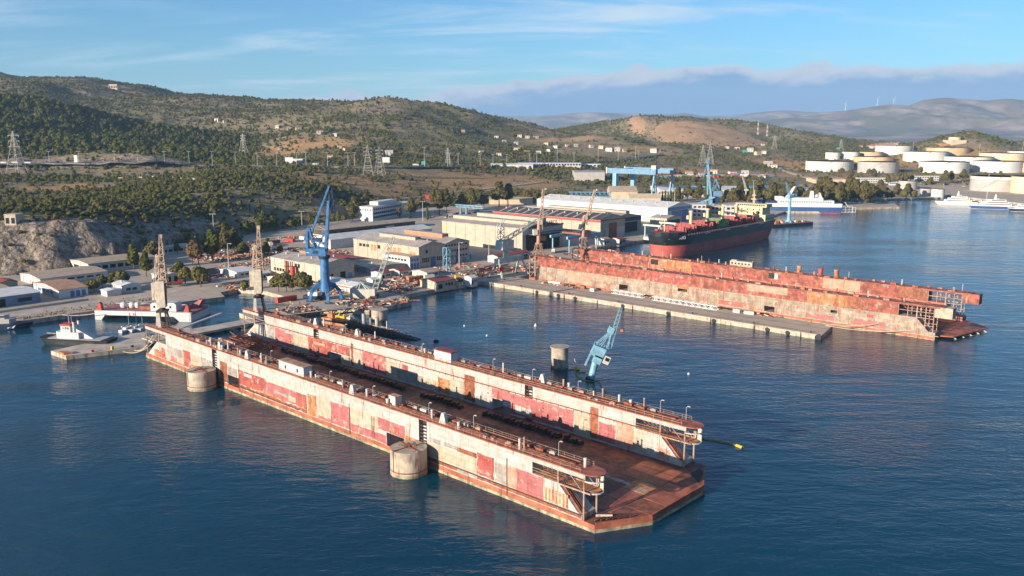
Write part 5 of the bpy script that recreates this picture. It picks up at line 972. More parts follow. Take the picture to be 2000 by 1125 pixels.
# right hand side: works along the road and tank farm offices
def far_box(label, u0, u1, vb, h, d, wall='white', roof='white_roof', rows=0, n=10, z=None, name='building', rise=0, band=None):
    a = on(u0, vb); b = on(u1, vb); fr = Frame(a[0], a[1], 0.0); L = b[0] - a[0]
    t = thing(name, label, 'building', (a[0], a[1], min(a[2], b[2])), 0)
    zz = abs(a[2] - b[2])
    MB().box(0, L, 0, d, -3, h).build('wall', wall, t)
    if rise: MB().yz([(-.6, h), (d + .6, h), (d + .6, h + .3), (d / 2, h + rise), (-.6, h + .3)], -.5, L + .5).build('roof', roof, t)
    else: MB().box(-.3, L + .3, -.3, d + .3, h, h + .5).build('roof', roof, t)
    for r_ in range(rows):
        for k in range(n): w_ = L / n; MB().box(k * w_ + w_ * .2, k * w_ + w_ * .8, -.15, .05, 1.2 + r_ * (h / rows), h / rows * .72 + r_ * (h / rows)).build('window', G_, t)
    if band: MB().box(0, L, -.12, .02, h * .55, h * .85).build('wall_band', band, t)
    return t
far_box('very long low works hall with pink banded front and white roof', 1290, 1470, 384, 9, 90, 'white', 'white_roof', name='works_hall', rise=3, band='dock_peach')
far_box('long works hall with a pale blue roof right of the pink one', 1473, 1575, 383, 9.5, 80, 'white', 'steel_blue', name='works_hall', rise=3, band='dock_peach')
far_box('white three storey office left of the steel blue crane', 1335, 1378, 424, 13, 18, 'white', 'offwhite', 3, 5, name='office'); far_box('white three storey office behind the ship foremast', 1417, 1462, 431, 15, 18, 'white', 'offwhite', 3, 5, name='office')
far_box('cream office with a flat roof right of the white hall', 1380, 1412, 420, 10, 16, 'cream_wall', 'tan_roof', 2, 4, name='office')
far_box('pale tan hall below the leftmost white oil tank', 1590, 1648, 358, 7, 40, 'pale_stone', 'tan_roof', name='hall', rise=2); far_box('grey shed with red end box in the grove', 1612, 1640, 372, 6, 14, 'tank_grey', 'grey_roof', name='shed')
MBr = far_box('bright red cube building above the grove', 1600, 1611, 371, 8, 9, 'red_paint', 'red_roof', name='hut')
far_box('white two storey office with ribbon windows, left of two below the tanks', 1676, 1731, 357, 8, 12, 'white', 'offwhite', 2, 12, name='office'); far_box('white two storey office with ribbon windows, right of two below the tanks', 1776, 1832, 353, 8, 12, 'white', 'offwhite', 2, 12, name='office')
far_box('white and blue filling station canopy by the small grey tank', 1737, 1758, 362, 5, 14, 'white', 'white_roof', name='station', band='blue_hull')
far_box('tan administration hall on the hilltop beside the yellow tank', 1857, 1896, 284, 12, 40, 'pale_stone', 'tan_roof', name='hall'); far_box('low pale hall below the hilltop yellow tank', 1838, 1880, 286, 6, 30, 'tile_roof', 'pale_stone', name='hall')
far_box('grey steel shed left of the gantry crane', 1122, 1178, 352, 14, 50, 'tank_grey', 'grey_roof', name='shed', rise=2); far_box('pale round roofed hall below the gantry crane', 1192, 1245, 388, 9, 40, 'pale_stone', 'tan_roof', name='hall', rise=7); far_box('pale arched shelter right of the gantry leg', 1229, 1290, 396, 6, 24, 'pale_stone', 'pale_stone', name='shelter', rise=5)
far_box('long toll station with a blue canopy on the highway', 1012, 1128, 321, 6, 26, 'offwhite', 'blue_hull', 1, 22, name='toll_station'); far_box('white service hall left of the toll station', 958, 1040, 326, 5, 30, 'white', 'white_roof', name='service_hall', rise=2)
far_box('white container row by the highway ramp', 1106, 1170, 325, 5, 12, 'white', 'white_roof', 1, 9, name='container_row'); far_box('bright red roofed shed above the office block', 831, 855, 388, 6, 12, 'red_paint', 'red_roof', name='shed'); far_box('pale flat shed left of the white hall', 955, 1040, 398, 6, 40, 'pale_stone', 'tan_roof', name='shed', rise=2)
far_box('stone lookout house with round roof terrace on the left slope', 10, 31, 440, 7, 10, 'cream_wall', 'tan_roof', 1, 2, name='lookout_house'); far_box('long pale villa on the left ridge crest', 213, 236, 173, 12, 24, 'pale_stone', 'offwhite', 1, 5, name='villa')
far_box('low white parlour hall by the highway billboard', 560, 590, 319, 6, 20, 'white', 'white_roof', name='hall')
# houses on the slopes
q = random.Random(55)
def small_house(u, v, s_, wl, rf_, lab, grp):
    p = on(u, v); t = thing('house', lab, 'house', p, q.uniform(-.6, .6), grp); L, D, h = 12 * s_, 9 * s_, 6.0 * s_
    MB().box(-L/2, L/2, -D/2, D/2, -4, h).build('wall', wl, t)
    MB().yz([(-D/2 - .5, h), (D/2 + .5, h), (0, h + 2.2 * s_)], -L/2 - .5, L/2 + .5).build('roof', rf_, t)
    for k in (-.28, .22): MB().box(L * k - .8, L * k + .8, -D/2 - .1, -D/2 + .05, h * .4, h * .75).build('window', G_, t)
    return t
HS = [(425, 237, 1.5), (440, 239, 1.2), (543, 250, 1.3), (565, 253, 1.1), (583, 255, 1.4), (625, 261, 1.5), (655, 266, 1.1), (548, 292, 1.0), (665, 291, 1.2), (678, 296, 1.4), (760, 303, 1.6), (645, 310, 1.1), (905, 258, 1.0), (970, 270, 1.3), (985, 278, 1.0), (1015, 268, 1.3), (1030, 270, 1.3), (1047, 270, 1.4), (1008, 282, 1.1), (1068, 284, 1.4), (1085, 289, 1.2), (1108, 286, 1.1), (1125, 286, 1.1), (1155, 288, 1.2), (1175, 290, 1.4), (1190, 295, 1.8), (1205, 295, 1.6), (1220, 296, 1.2), (1277, 297, 1.7), (1285, 296, 1.2), (1052, 301, 1.2), (1010, 296, 1.5), (1030, 300, 1.2), (1072, 295, 1.0), (940, 300, 1.0), (975, 305, 1.2), (1420, 290, 1.2), (1440, 292, 1.5), (1465, 296, 1.7), (1480, 303, 1.8), (1492, 300, 1.4), (1490, 284, 1.1), (1500, 325, 2.2), (1512, 328, 1.6), (1395, 340, 1.6), (1430, 342, 1.6), (1455, 341, 1.5), (1345, 343, 1.5), (1370, 345, 1.3), (1310, 340, 1.5), (1290, 338, 1.4)]
for i, (u, v, s_) in enumerate(HS):
    rf_ = ('tile_roof', 'red_roof', 'offwhite', 'tile_roof')[i % 4]; wl = ('white', 'offwhite', 'cream_wall', 'white', 'pale_stone')[i % 5]
    pl = 'on the high slope left of the bare knoll' if u < 600 else 'at the foot of the middle hill' if u < 900 else 'in the hillside village above the toll station' if u < 1240 else 'near the quarry road right of the gantry crane'
    small_house(u, v, s_ * .66, wl, rf_, {'tile_roof': 'tile roofed', 'red_roof': 'red roofed', 'offwhite': 'flat white'}[rf_] + ' house ' + pl, 'houses on the hills')
for i in range(60):
    u = q.uniform(1655, 1765) if i < 40 else q.uniform(1965, 2010); v = q.uniform(281, 291) if i < 40 else q.uniform(284, 290)
    Y_ = 2950 - (v - 281) * 40; p = RY(u, v, Y_); t = tag(MB().box(-8, 8, -7, 7, -30, 7).yz([(-7.4, 7), (7.4, 7), (0, 10)], -8.4, 8.4, 1).build('house', ['white', 'tile_roof'], None), ('tiny pale house in the far town, above the small white oil tank' if u < 1690 else 'tiny pale house in the far town, left of the highest white tank' if u < 1725 else 'tiny pale house in the far town, above the highest white tank') if i < 40 else 'tiny pale house in the far town at the right edge', 'house', 'houses of the far town'); t.location = p
# oil tanks: (centre u, width px, top v, base v, shell)
TK = [(1619, 91, 316, 336, 'tank_white', 'leftmost big white oil tank, nearest row'), (1714, 76, 317, 338, 'tank_grey', 'grey oil tank right of the leftmost white one'), (1705, 74, 307, 320, 'tank_ochre', 'ochre oil tank just behind the grey one'), (1626, 28, 298, 312, 'tank_white', 'small white oil tank behind the leftmost big one'), (1661, 33, 297, 312, 'tank_white', 'medium white oil tank left of the ochre back row tank'), (1701, 44, 297, 310, 'tank_ochre', 'low ochre oil tank in the back row'), (1745, 70, 285, 303, 'tank_white', 'white oil tank highest in the back row'), (1807, 84, 297, 318, 'tank_white', 'white oil tank in the middle row, left'), (1850, 80, 289, 306, 'tank_ochre', 'orange stained oil tank below the hilltop'), (1842, 92, 317, 339, 'tank_white', 'big white oil tank in the front row, middle'), (1891, 90, 307, 324, 'tank_white', 'white oil tank carrying a neighbour shadow, middle row'), (1947, 90, 316, 338, 'tank_white', 'big white oil tank in the front row, right'), (1957, 84, 300, 316, 'tank_cream', 'pale yellow oil tank in the back row, right'), (2000, 60, 296, 309, 'tank_white', 'white oil tank cut by the right edge, back row'), (2012, 40, 318, 338, 'tank_ochre', 'rusty oil tank cut by the right edge'), (1941, 88, 346, 375, 'tank_grey', 'big grey oil tank with a white top above the yachts'), (2022, 90, 347, 380, 'tank_cream', 'cream oil tank cut by the right edge above the yachts'), (1772, 34, 354, 370, 'tank_grey', 'small grey tank behind the shore trees'), (1831, 24, 370, 385, 'tank_white', 'small white tank on the shore left of the yachts'), (1808, 22, 369, 383, 'tank_grey', 'small grey tank on the shore, beside the small white tank'), (1864, 22, 268, 280, 'pale_yellow', 'round yellow tank on the hilltop')]
for u, wpx, vt, vb, mt_, lab in TK:
    p = on(u, vb); dep = p[1] * cc + (CAM_H - p[2]) * cs; r = wpx / 2 / F_PX * dep; cy = p[1] + r
    h = RY(u, vt, p[1])[2] - p[2]; z0 = p[2]
    h = max(h, 5.0)
    t = thing('oil_tank', lab, 'tank', (p[0] * cy / p[1], cy, z0), 0, 'oil storage tanks')
    MB().lathe([(r, -6), (r, h)], n=56).build('shell', mt_, t); MB().lathe([(r * .97, h - .9), (r * .96, h - .8)], n=56).build('roof', 'tank_grey' if mt_ != 'pale_yellow' else mt_, t)
    for k in (0.55, .8, 1.0): MB().lathe([(r + .06, h * k - .35), (r + .5, h * k - .3), (r + .5, h * k), (r + .06, h * k)], n=56).build('wind_girder', mt_, t)
    if mt_ == 'tank_grey' and wpx > 80: MB().lathe([(r + .03, h * .78), (r + .03, h * .99)], n=56).build('white_belt', 'tank_white', t)
    s_ = MB(); 
    for k in range(14): a = math.radians(200 + k * 4); a2 = math.radians(204 + k * 4); s_.bar((r * 1.02 * math.cos(a), r * 1.02 * math.sin(a), h * k / 14), (r * 1.02 * math.cos(a2), r * 1.02 * math.sin(a2), h * (k + 1) / 14), .8)
    s_.build('spiral_stair', 'tank_grey', t)
# ================================================================== ROADS, MASTS, PYLONS
def ribbon(name, pix, width, mt_, lift=0.6, kind_='structure', sub=14):
    P3 = []
    for (u0, v0), (u1, v1) in zip(pix, pix[1:]):
        for k in range(sub): f = k / sub; P3.append(on(u0 + (u1 - u0) * f, v0 + (v1 - v0) * f))
    P3.append(on(*pix[-1])); m = MB(); L = []
    zs = [p[2] for p in P3]
    for i, p in enumerate(P3):
        a, b = P3[max(i - 1, 0)], P3[min(i + 1, len(P3) - 1)]; d = Vector((b[0] - a[0], b[1] - a[1], 0)).normalized(); n_ = Vector((-d.y, d.x, 0)) * width / 2
        z = sum(zs[max(0, i - 4):i + 5]) / len(zs[max(0, i - 4):i + 5]); z = max(z, p[2], th(p[0] + n_.x, p[1] + n_.y), th(p[0] - n_.x, p[1] - n_.y)) + lift
        L.append(((p[0] + n_.x, p[1] + n_.y, z), (p[0] - n_.x, p[1] - n_.y, z)))
    for (a, b), (c, d) in zip(L, L[1:]): m.add([a, b, d, c, (a[0], a[1], a[2] - 2), (b[0], b[1], b[2] - 2), (d[0], d[1], d[2] - 2), (c[0], c[1], c[2] - 2)], [(0, 1, 2, 3), (1, 5, 6, 2), (0, 3, 7, 4)])
    return struct(m.build(name, mt_))
ribbon('highway', [(-160, 327), (0, 325), (150, 323), (300, 322), (450, 324), (600, 326), (760, 327), (900, 328), (1010, 326), (1100, 321), (1200, 315), (1290, 303)], 24, 'asphalt')
ribbon('valley_road', [(-60, 352), (80, 350), (200, 348), (330, 346), (420, 352)], 7, 'concrete', .4); ribbon('ramp_road', [(1000, 338), (1100, 333), (1180, 330), (1260, 322)], 9, 'concrete', .4)
ribbon('field_track', [(760, 392), (860, 380), (960, 368), (1060, 356)], 6, 'concrete', .4); ribbon('tank_road', [(1500, 322), (1530, 334), (1580, 348), (1640, 358)], 10, 'pale_stone', .4)
def lamp_mast(u, v, h, lab, grp, two=True):
    p = on(u, v); t = thing('street_lamp', lab, 'street lamp', (p[0], p[1], p[2]), 0, grp)
    MB().tube((0, 0, -1), (0, 0, h), .34, .2, 6).build('pole', 'galv', t); m = MB().bar((-2.2 if two else 0, 0, h), (2.2, 0, h), .22).box(1.4, 2.8, -.3, .3, h - .25, h + .1)
    if two: m.box(-2.8, -1.4, -.3, .3, h - .25, h + .1)
    m.build('lamp_head', 'galv', t)
for i, u in enumerate([97, 155, 225, 270, 322, 370, 415, 460, 503, 541, 580, 598, 640, 680, 693]): lamp_mast(u, 322 if u < 500 else 325, 20, 'tall double armed lamp on the highway below the hills, left stretch', 'highway lamps')
for i, u in enumerate([829, 874, 878, 895, 938, 963, 990, 1035, 1048, 1088, 1121, 1168, 1207, 1241, 1247]): lamp_mast(u, 327 - max(0, u - 1000) * .045, 30 if u in (829, 874, 1088, 1168, 1207, 1241) else 22, 'tall lamp mast along the highway near the toll station', 'toll station lamp masts')
for u, v, h, lab in [(590, 443, 15, 'lamp post beside the truck park'), (765, 480, 9, 'curved lamp beside the white warehouse'), (826, 432, 20, 'thick lamp mast in front of the office block'), (877, 470, 22, 'thin pair lamp mast against the cream hangar'), (1317, 402, 22, 'pale lamp mast behind the white hall door end'), (897, 523, 17, 'lamp mast in front of the beige workshop'), (955, 510, 17, 'lamp mast by the red roofed bunkhouse'), (418, 460, 18, 'dark mast above the tall pine'), (447, 525, 17, 'dark mast left of the far dock crane'), (1720, 372, 14, 'lamp mast in the works road by the grove'), (1575, 336, 18, 'pole at the left rim of the leftmost oil tank'), (1912, 305, 26, 'lamp mast between the back row tanks'), (1783, 296, 22, 'lamp mast beside the highest white tank'), (1647, 304, 18, 'lamp mast beside the small white tank'), (1997, 296, 24, 'lamp mast at the right picture edge'), (1470, 405, 32, 'grey mast behind the ship bridge')]: lamp_mast(u, v, h, lab, None, u % 2 == 0)
def pylon(u, vb, vt, lab):
    p = on(u, vb); h = RY(u, vt, p[1])[2] - p[2]; b = h * .16
    t = thing('power_pylon', lab, 'pylon', p, q.uniform(-.3, .3), 'lattice power pylons'); m = MB()
    def c(z, i): w_ = b * (1 - z / h) ** 1.1 + .4; return ((-w_, w_, w_, -w_)[i], (-w_, -w_, w_, w_)[i], z)
    lv = [h * x for x in (0, .18, .34, .48, .6, .7, .79, .87, .94, 1)]
    for z0, z1 in zip(lv, lv[1:]):
        for i in range(4): j = (i + 1) % 4; m.bar(c(z0, i), c(z1, i), .34); m.bar(c(z0, i), c(z1, j), .2); m.bar(c(z1, i), c(z1, j), .2)
    m.build('tower', 'pole', t)
    for z in (.66, .78, .9):
        a = MB(); a.bar((-h * .14, 0, h * z), (h * .14, 0, h * z), .35); a.bar((-h * .14, 0, h * z), (0, 0, h * (z + .05)), .2); a.bar((h * .14, 0, h * z), (0, 0, h * (z + .05)), .2)
        for s_ in (-1, 1): a.bar((s_ * h * .13, 0, h * z), (s_ * h * .13, 0, h * (z - .04)), .3)
        a.build('cross_arm', 'pole', t)
for a in [(34, 344, 256, 'large lattice pylon at the far left'), (476, 301, 261, 'lattice pylon right of the shaded valley'), (719, 344, 283, 'lattice pylon in the plain, left of a pair'), (742, 344, 288, 'lattice pylon in the plain, right of a pair'), (875, 322, 290, 'lattice pylon by the highway lamps'), (1372, 325, 283, 'lattice pylon behind the steel blue crane, left'), (1386, 322, 278, 'lattice pylon behind the steel blue crane, right'), (1512, 292, 264, 'lattice pylon at the foot of the quarry hill'), (1642, 294, 272, 'lattice pylon left of the far town')]: pylon(*a)
for u, vb, vt, lab in [(1480, 263, 236, 'red and white antenna tower right of the quarry, taller'), (1498, 266, 243, 'red and white antenna tower right of the quarry, shorter')]:
    p = on(u, vb); h = RY(u, vt, p[1])[2] - p[2]; t = thing('antenna_tower', lab, 'antenna', p)
    for k in range(6): MB().lattice((0, 0, h * k / 6), (0, 0, h * (k + 1) / 6), 4 - k * .4, 3.6 - k * .4, 3, .42).build('tower_section', 'dock_peach' if k % 2 else 'white', t)
for u, v, Y_, lab in [(1713, 205, 8600, 'white wind turbine on the far ridge, left'), (1745, 205, 8600, 'white wind turbine on the far ridge, middle'), (1651, 213, 8600, 'faint wind turbine on the far ridge, outermost left')]:
    p = RY(u, v + 1, Y_); t = thing('wind_turbine', lab, 'wind turbine', p, 0, 'far wind turbines'); MB().tube((0, 0, -20), (0, 0, 60), 1.8, 1.1, 8).build('tower', 'white_clean', t); MB().box(-2, 2, -5, 4, 59, 63).build('nacelle', 'white_clean', t)
    for k in range(3): a = k * 2.094 + .5; MB().bar((0, -5.5, 61), (34 * math.sin(a), -5.5, 61 + 34 * math.cos(a)), 2.2, .8).build('blade', 'white_clean', t)
for u, v, w_, h, mt_, lab in [(149, 322, 5, 11, 'white_clean', 'tall white roadside sign on the left highway'), (754, 322, 11, 8, 'white_clean', 'white billboard on the highway right of the pylon pair'), (565, 320, 12, 6, 'white_clean', 'white billboard on the highway above the blue crane'), (1455, 300, 12, 5, 'teal_sign', 'green road sign beyond the quarry road'), (1637, 294, 11, 5, 'teal_sign', 'green road sign left of the far town'), (827, 326, 6, 5, 'teal_sign', 'small green sign at the highway lamp mast')]:
    p = on(u, v); t = thing('road_sign', lab, 'sign', p); MB().box(-w_/2, w_/2, -.3, 0, 3.5 if w_ > 5 else 2, 3.5 + h).build('board', mt_, t)
    for s_ in (-.35, .35): MB().bar((w_ * s_, .15, -1), (w_ * s_, .15, 4), .4).build('leg', 'galv', t)
# ================================================================== CRANES
def zof(v, Y): return RY(1000, v, Y)[2]
def dock_crane(label, base, zb, jib_h, rz, lean=0.0, jib_dir=1, rusty=True):
    """old level-luffing dock crane: splayed legs, boxy tower, counterweight, A-frame and steep lattice jib"""
    t = thing('dock_crane', label, 'crane', (base[0], base[1], zb), rz, 'old cranes of the floating docks'); t.scale = (.74, .8, 1)
    g = MB()
    for sx_ in (-1, 1):
        for sy_ in (-1, 1): g.bar((3.0 * sx_, 2.6 * sy_, 0.2), (1.7 * sx_, 1.7 * sy_, 6.4), .8)
    g.build('portal_leg', 'dark_steel', t)
    MB().xz([(-3.4, 0.3), (-0.6, 0.3), (-1.0, 6.4), (-2.6, 6.4)], -2.9, -2.5).build('side_plate', 'old_cream', t)
    MB().box(-2.8, 2.8, -2.8, 2.8, 6.4, 7.2).tube((0, 0, 7.2), (0, 0, 8.4), 1.6, 1.6, 14).build('slew_ring', 'dark_steel', t)
    MB().box(-2.4, 2.2, -2.2, 2.2, 8.4, 19.2).build('tower', 'old_cream', t)
    MB().box(2.2, 2.5, -1.2, 1.2, 9.5, 18).build('machine_front', 'dark_steel', t); MB().box(-4.6, -2.4, -1.8, 1.8, 11.5, 18.6).build('counterweight', 'old_cream', t)
    MB().box(0.4, 2.7, -1.0, 1.4, 14, 16.6).build('cab', 'dock_orange', t)
    a = MB(); H = jib_h
    for y in (-1.6, 1.6):
        a.bar((-3.0, y, 19), (-1.2, y * .6, 19 + H * .62), .36); a.bar((1.6, y, 19), (-1.2, y * .6, 19 + H * .62), .32); a.bar((-2.2, y, 19 + H * .2), (1.1, y, 19 + H * .2), .2)
        for k in range(4): a.bar((-2.4 + k * .4, y, 19 + H * .13 * k), (1.3 - k * .45, y, 19 + H * .13 * (k + 1)), .16)
    a.box(-1.5, 0.2, -1.2, 1.2, 19 + H * .55, 19 + H * .60); a.build('a_frame', 'old_lattice', t)
    tip = Vector((1.6 + lean, 0, 19 + H)); j = MB().lattice((1.6, 0, 18.6), tip, 4.0, 1.2, 12, .24)
    j.box(tip.x - .8, tip.x + 1.0, -.8, .8, tip.z - .2, tip.z + 1.2); j.build('jib', 'old_lattice', t)
    r = MB(); r.bar((-.7, 0, 19 + H * .58), tip, .1); r.bar((-.7, .6, 19 + H * .58), tip, .1); r.bar(tip + Vector((.6, 0, 0)), (2.6 + lean * .6, 0, 17.5), .09); r.bar(tip + Vector((.9, .3, 0)), (3.0 + lean * .6, .3, 18), .09); r.build('hoist_rope', 'dark_steel', t)
    return t
for u, vb, vt, yy, lab in ((309, 641, 462, 3.5, 'rusty cream crane on the near wall end of the near dock'), (489, 612, 444, 46.5, 'rusty cream crane on the far wall end of the near dock')):
    x = D1.inv(*P(u, vb, TOP1)[:2])[0]; b = D1(x, yy); dock_crane(lab, b, TOP1 + .1, zof(vt, b[1]) - TOP1 - 19.5, R_(8), 0.2)
def slim_crane(label, base, zb, tip, legs=7.0):
    """slender pink-grey dock crane with a long thin jib"""
    t = thing('dock_crane', label, 'crane', (base[0], base[1], zb), 0.3, 'old cranes of the floating docks'); inv = Matrix.Rotation(-.3, 4, 'Z') @ Matrix.Translation((-base[0], -base[1], -zb))
    tp = inv @ Vector(tip); g = MB()
    for sx_ in (-1, 1):
        for sy_ in (-1, 1): g.bar((2.7 * sx_, 2.4 * sy_, 0), (1.3 * sx_, 1.3 * sy_, legs), .55)
        g.bar((2.2 * sx_, -2.1, 2.5), (2.2 * sx_, 2.1, 2.5), .3)
    for z in (1, 3.4, 5.6): g.bar((-2.2, -2.2, z), (2.2, -2.2, z), .26); g.bar((-2.2, 2.2, z), (2.2, 2.2, z), .26); g.bar((-2.4, -2.3, z), (2.2, -2.2, z + 2), .2)
    g.build('portal_leg', 'rail', t); MB().box(-1.6, 1.6, -1.6, 1.6, legs, legs + .8).tube((0, 0, legs + .8), (0.2, 0, legs + 15), 1.25, .9, 12).build('tower', 'dock_peach', t)
    MB().box(-3.6, -1.0, -1.4, 1.4, legs + 6, legs + 9.4).build('cab', 'old_cream', t); MB().box(1.0, 4.6, -1.6, 1.6, legs + 2.2, legs + 5.2).build('machine_house', 'dark_steel', t)
    MB().box(.4, 2.4, -.9, .9, legs + 12.4, legs + 15.4).build('head_block', 'old_cream', t); MB().lattice((1.4, 0, legs + 9), tp, 1.9, .9, 16, .17).box(tp.x - .5, tp.x + .5, -.5, .5, tp.z - .3, tp.z + .9).build('jib', 'old_lattice', t)
    r = MB(); r.bar((1.0, 0, legs + 15.2), tp, .1); r.bar((2.8, 0, legs + 4), tp, .09); r.build('hoist_rope', 'dark_steel', t); return t
b_ = YD(-236, 3); slim_crane('slender pinkish crane on the near wall of the far dock', b_, T2 + .1, RY(1061, 369, b_[1] + 6))
b_ = YD(-234, 47); slim_crane('slender pinkish crane on the far wall of the far dock', b_, T2 + .1, RY(1162, 371, b_[1] + 6))
# tall blue crane on the pier
B5 = P(632, 592, GZ); Y5 = B5[1] + 6; t = thing('harbour_crane', 'tall bright blue harbour crane on the pier', 'crane', (B5[0], Y5, GZ), 0)
zl = lambda v: zof(v, Y5) - GZ
xl = lambda u: (u - 1000) / F_PX * (Y5 * cc + CAM_H * cs) - B5[0]
for a in (0.35, 1.92, 3.49, 5.06):
    c_, s_ = math.cos(a), math.sin(a); m = MB(); m.bar((8.6 * c_, 8.6 * s_, 0.6), (7.4 * c_, 7.4 * s_, 5.6), 1.5); m.bar((7.6 * c_, 7.6 * s_, 5.2), (5.0 * c_, 5.0 * s_, 8.2), 1.7, 1.9); m.bar((5.4 * c_, 5.4 * s_, 8.0), (1.5 * c_, 1.5 * s_, 9.4), 1.7, 2.6)
    lg = m.build('portal_leg', 'blue_crane', t); MB().box(8.6 * c_ - 1.8, 8.6 * c_ + 1.8, 8.6 * s_ - .7, 8.6 * s_ + .7, 0, .9).build('bogie', 'navy', lg)
MB().tube((0, 0, 5.5), (0, 0, 12), 2.9, 2.5, 22).tube((0, 0, 12), (0, 0, zl(505)), 2.5, 2.3, 22).build('column', 'blue_crane', t); MB().tube((0, 0, zl(505)), (0, 0, zl(499)), 2.9, 3.3, 22).build('slew_ring', 'navy', t)
zh = zl(499); MB().box(xl(604), xl(642), -3.2, 3.0, zh, zl(484)).build('machine_house', 'blue_crane', t); MB().box(xl(618), xl(628), -3.26, -3.18, zl(494), zl(488)).build('house_window', 'navy', t); MB().box(xl(606), xl(611), -3.28, -3.18, zl(492.5), zl(491)).build('name_plate', 'white_clean', t)
bm_ = MB(); zt = zl(484)
top5 = Vector((xl(652), 0, zl(364))); mid5 = Vector((xl(651), 0, zl(392)))
for y in (-1.0, 1.0): bm_.bar((xl(641), y * 1.6, zt - 2), (mid5.x - .3, y * .7, mid5.z), 1.5, 1.3)
bm_.build('main_boom', 'blue_crane', t)
m = MB()
for y in (-.9, .9): m.bar((xl(611), y, zt + 6), (top5.x, y * .8, top5.z), .9)
m.build('tie_boom', 'blue_crane', t)
m = MB().bar(top5, mid5, 1.0).bar(top5 + Vector((.4, 0, 0)), (xl(658), 0, zl(392)), .8).bar(mid5, (xl(656), 0, zl(417)), .9).bar((xl(657), 0, zl(388)), (xl(657.5), 0, zl(418)), .8); m.lattice(top5 + Vector((.6, 0, -1)), (xl(658), 0, zl(415)), 1.8, 1.6, 8, .2); m.build('fly_jib', 'navy', t)
m = MB(); 
for y in (-1.6, 1.6): m.bar((xl(607), y, zt), (xl(608), y, zt + 9), .6); m.bar((xl(620), y, zt), (xl(612), y, zt + 10), .5); m.bar((xl(612), y, zt + 5), (xl(641), y, zt + 2), .4); m.bar((xl(625), y, zt), (xl(641), y, zt + 9), .35); m.bar((xl(641), y, zt + 1), (xl(620), y, zt + 6), .3)
m.bar((xl(602), 0, zt + 4), (xl(610), 0, zt + 11), 2.2, 1.6); m.box(xl(603), xl(609), -1.6, 1.6, zt, zt + 5); m.build('upper_frame', 'blue_crane', t)
MB().box(xl(616), xl(634), -1.5, 1.5, zt + 3.4, zt + 5.2).build('hoist_winch', 'navy', t)
# grey-green portal crane beside the far dock
t = thing('portal_crane', 'grey green portal crane with a long lattice jib beside the far dock', 'crane', YD(-250, -9, GZ), YA)
for y in (-12.5, 12.5):
    m = MB()
    for s_ in (-1, 1): m.bar((5.6 * s_, y, .5), (1.6 * s_, y * .86, 9.4), 1.0, .8)
    m.bar((-4.2, y * .97, 3), (4.2, y * .97, 3), .4); lg = m.build('portal_leg', 'green_grey', t)
    for s_ in (-1, 1): MB().box(5.6 * s_ - 1.5, 5.6 * s_ + 1.5, y - .5, y + .5, 0, .7).build('bogie', 'dark_steel', lg)
MB().box(-2.2, 2.2, -11.6, 11.6, 9.2, 12.2).build('portal_girder', 'green_grey', t); MB().tube((0, -3, 12.2), (0, -3, 17), 1.9, 1.7, 16).tube((0, -3, 17), (0, -3, 17.8), 2.3, 2.3, 16).build('column', 'green_grey', t)
MB().box(-3.2, 3.2, -9.5, 1.0, 17.8, 23.4).build('machine_house', 'green_grey', t); MB().box(-1.2, 1.2, 1.0, 3.0, 17.2, 20.2).build('cab', 'offwhite', t); MB().tube((3.3, -11.4, 6), (3.9, -11.4, 6), 2.0, 2.0, 14).build('cable_reel', 'red_paint', t)
q2 = YD(-250, -9); tipw = RY(1070, 417, q2[1] + 10); c_, s_ = math.cos(-YA), math.sin(-YA); dx, dy = tipw[0] - q2[0], tipw[1] - q2[1]; tp = Vector((dx * c_ - dy * s_, dx * s_ + dy * c_, tipw[2] - GZ))
MB().lattice((0, -3.5, 23.6), tp, 2.6, 1.2, 16, .22).build('jib', 'green_grey', t)
MB().lattice((-1, -7.2, 23.4), (-1, -6.6, 33.5), 3.4, 2.8, 4, .25).bar((-1, -5, 33.5), (-1, -2, 37), .3).bar((-1, -7, 33.5), (-1, -4, 37), .3).build('a_frame', 'green_grey', t)
m = MB().bar((-1, -5.5, 33.2), tp, .1); m.build('hoist_rope', 'dark_steel', t)
# leaning pale blue crane standing in the water
bs = P(1153, 742); t = thing('pedestal_crane', 'leaning pale blue crane rising out of the water', 'crane', (bs[0], bs[1], 0), 0); Yk = bs[1]
xk = lambda u: (u - 1000) / F_PX * (Yk * cc + CAM_H * cs) - bs[0]
zk = lambda v: zof(v, Yk)
MB().tube((xk(1150), 0, -3), (xk(1163), 0, zk(704)), 1.3, 1.25, 18).build('pedestal', 'pale_blue', t)
MB().tube((xk(1146), 0, -3), (xk(1154), .3, .6), 2.0, 1.9, 14).build('growth_collar', 'rubber', t)
ax = Vector((xk(1170) - xk(1161), 0, zk(686) - zk(706))).normalized(); px = Vector((ax.z, 0, -ax.x))
o0 = Vector((xk(1163), 0, zk(706)))
def ob(m, a0, a1, y0, y1, h0, h1):                    # box along the leaning axis
    m.add([o0 + px * a + Vector((0, y, 0)) + ax * h for h in (h0, h1) for a, y in ((a0, y0), (a1, y0), (a1, y1), (a0, y1))], [(0, 3, 2, 1), (4, 5, 6, 7), (0, 1, 5, 4), (1, 2, 6, 5), (2, 3, 7, 6), (3, 0, 4, 7)]); return m
ob(ob(MB(), -1.5, 1.6, -1.6, 1.6, -.4, 2.6), -3.2, 1.6, -1.6, 1.6, 2.0, 6.0).build('machine_house', 'pale_blue', t); ob(MB(), -3.4, -2.8, -.4, .4, -3.0, 2.0).build('drop_pipe', 'pale_blue', t)
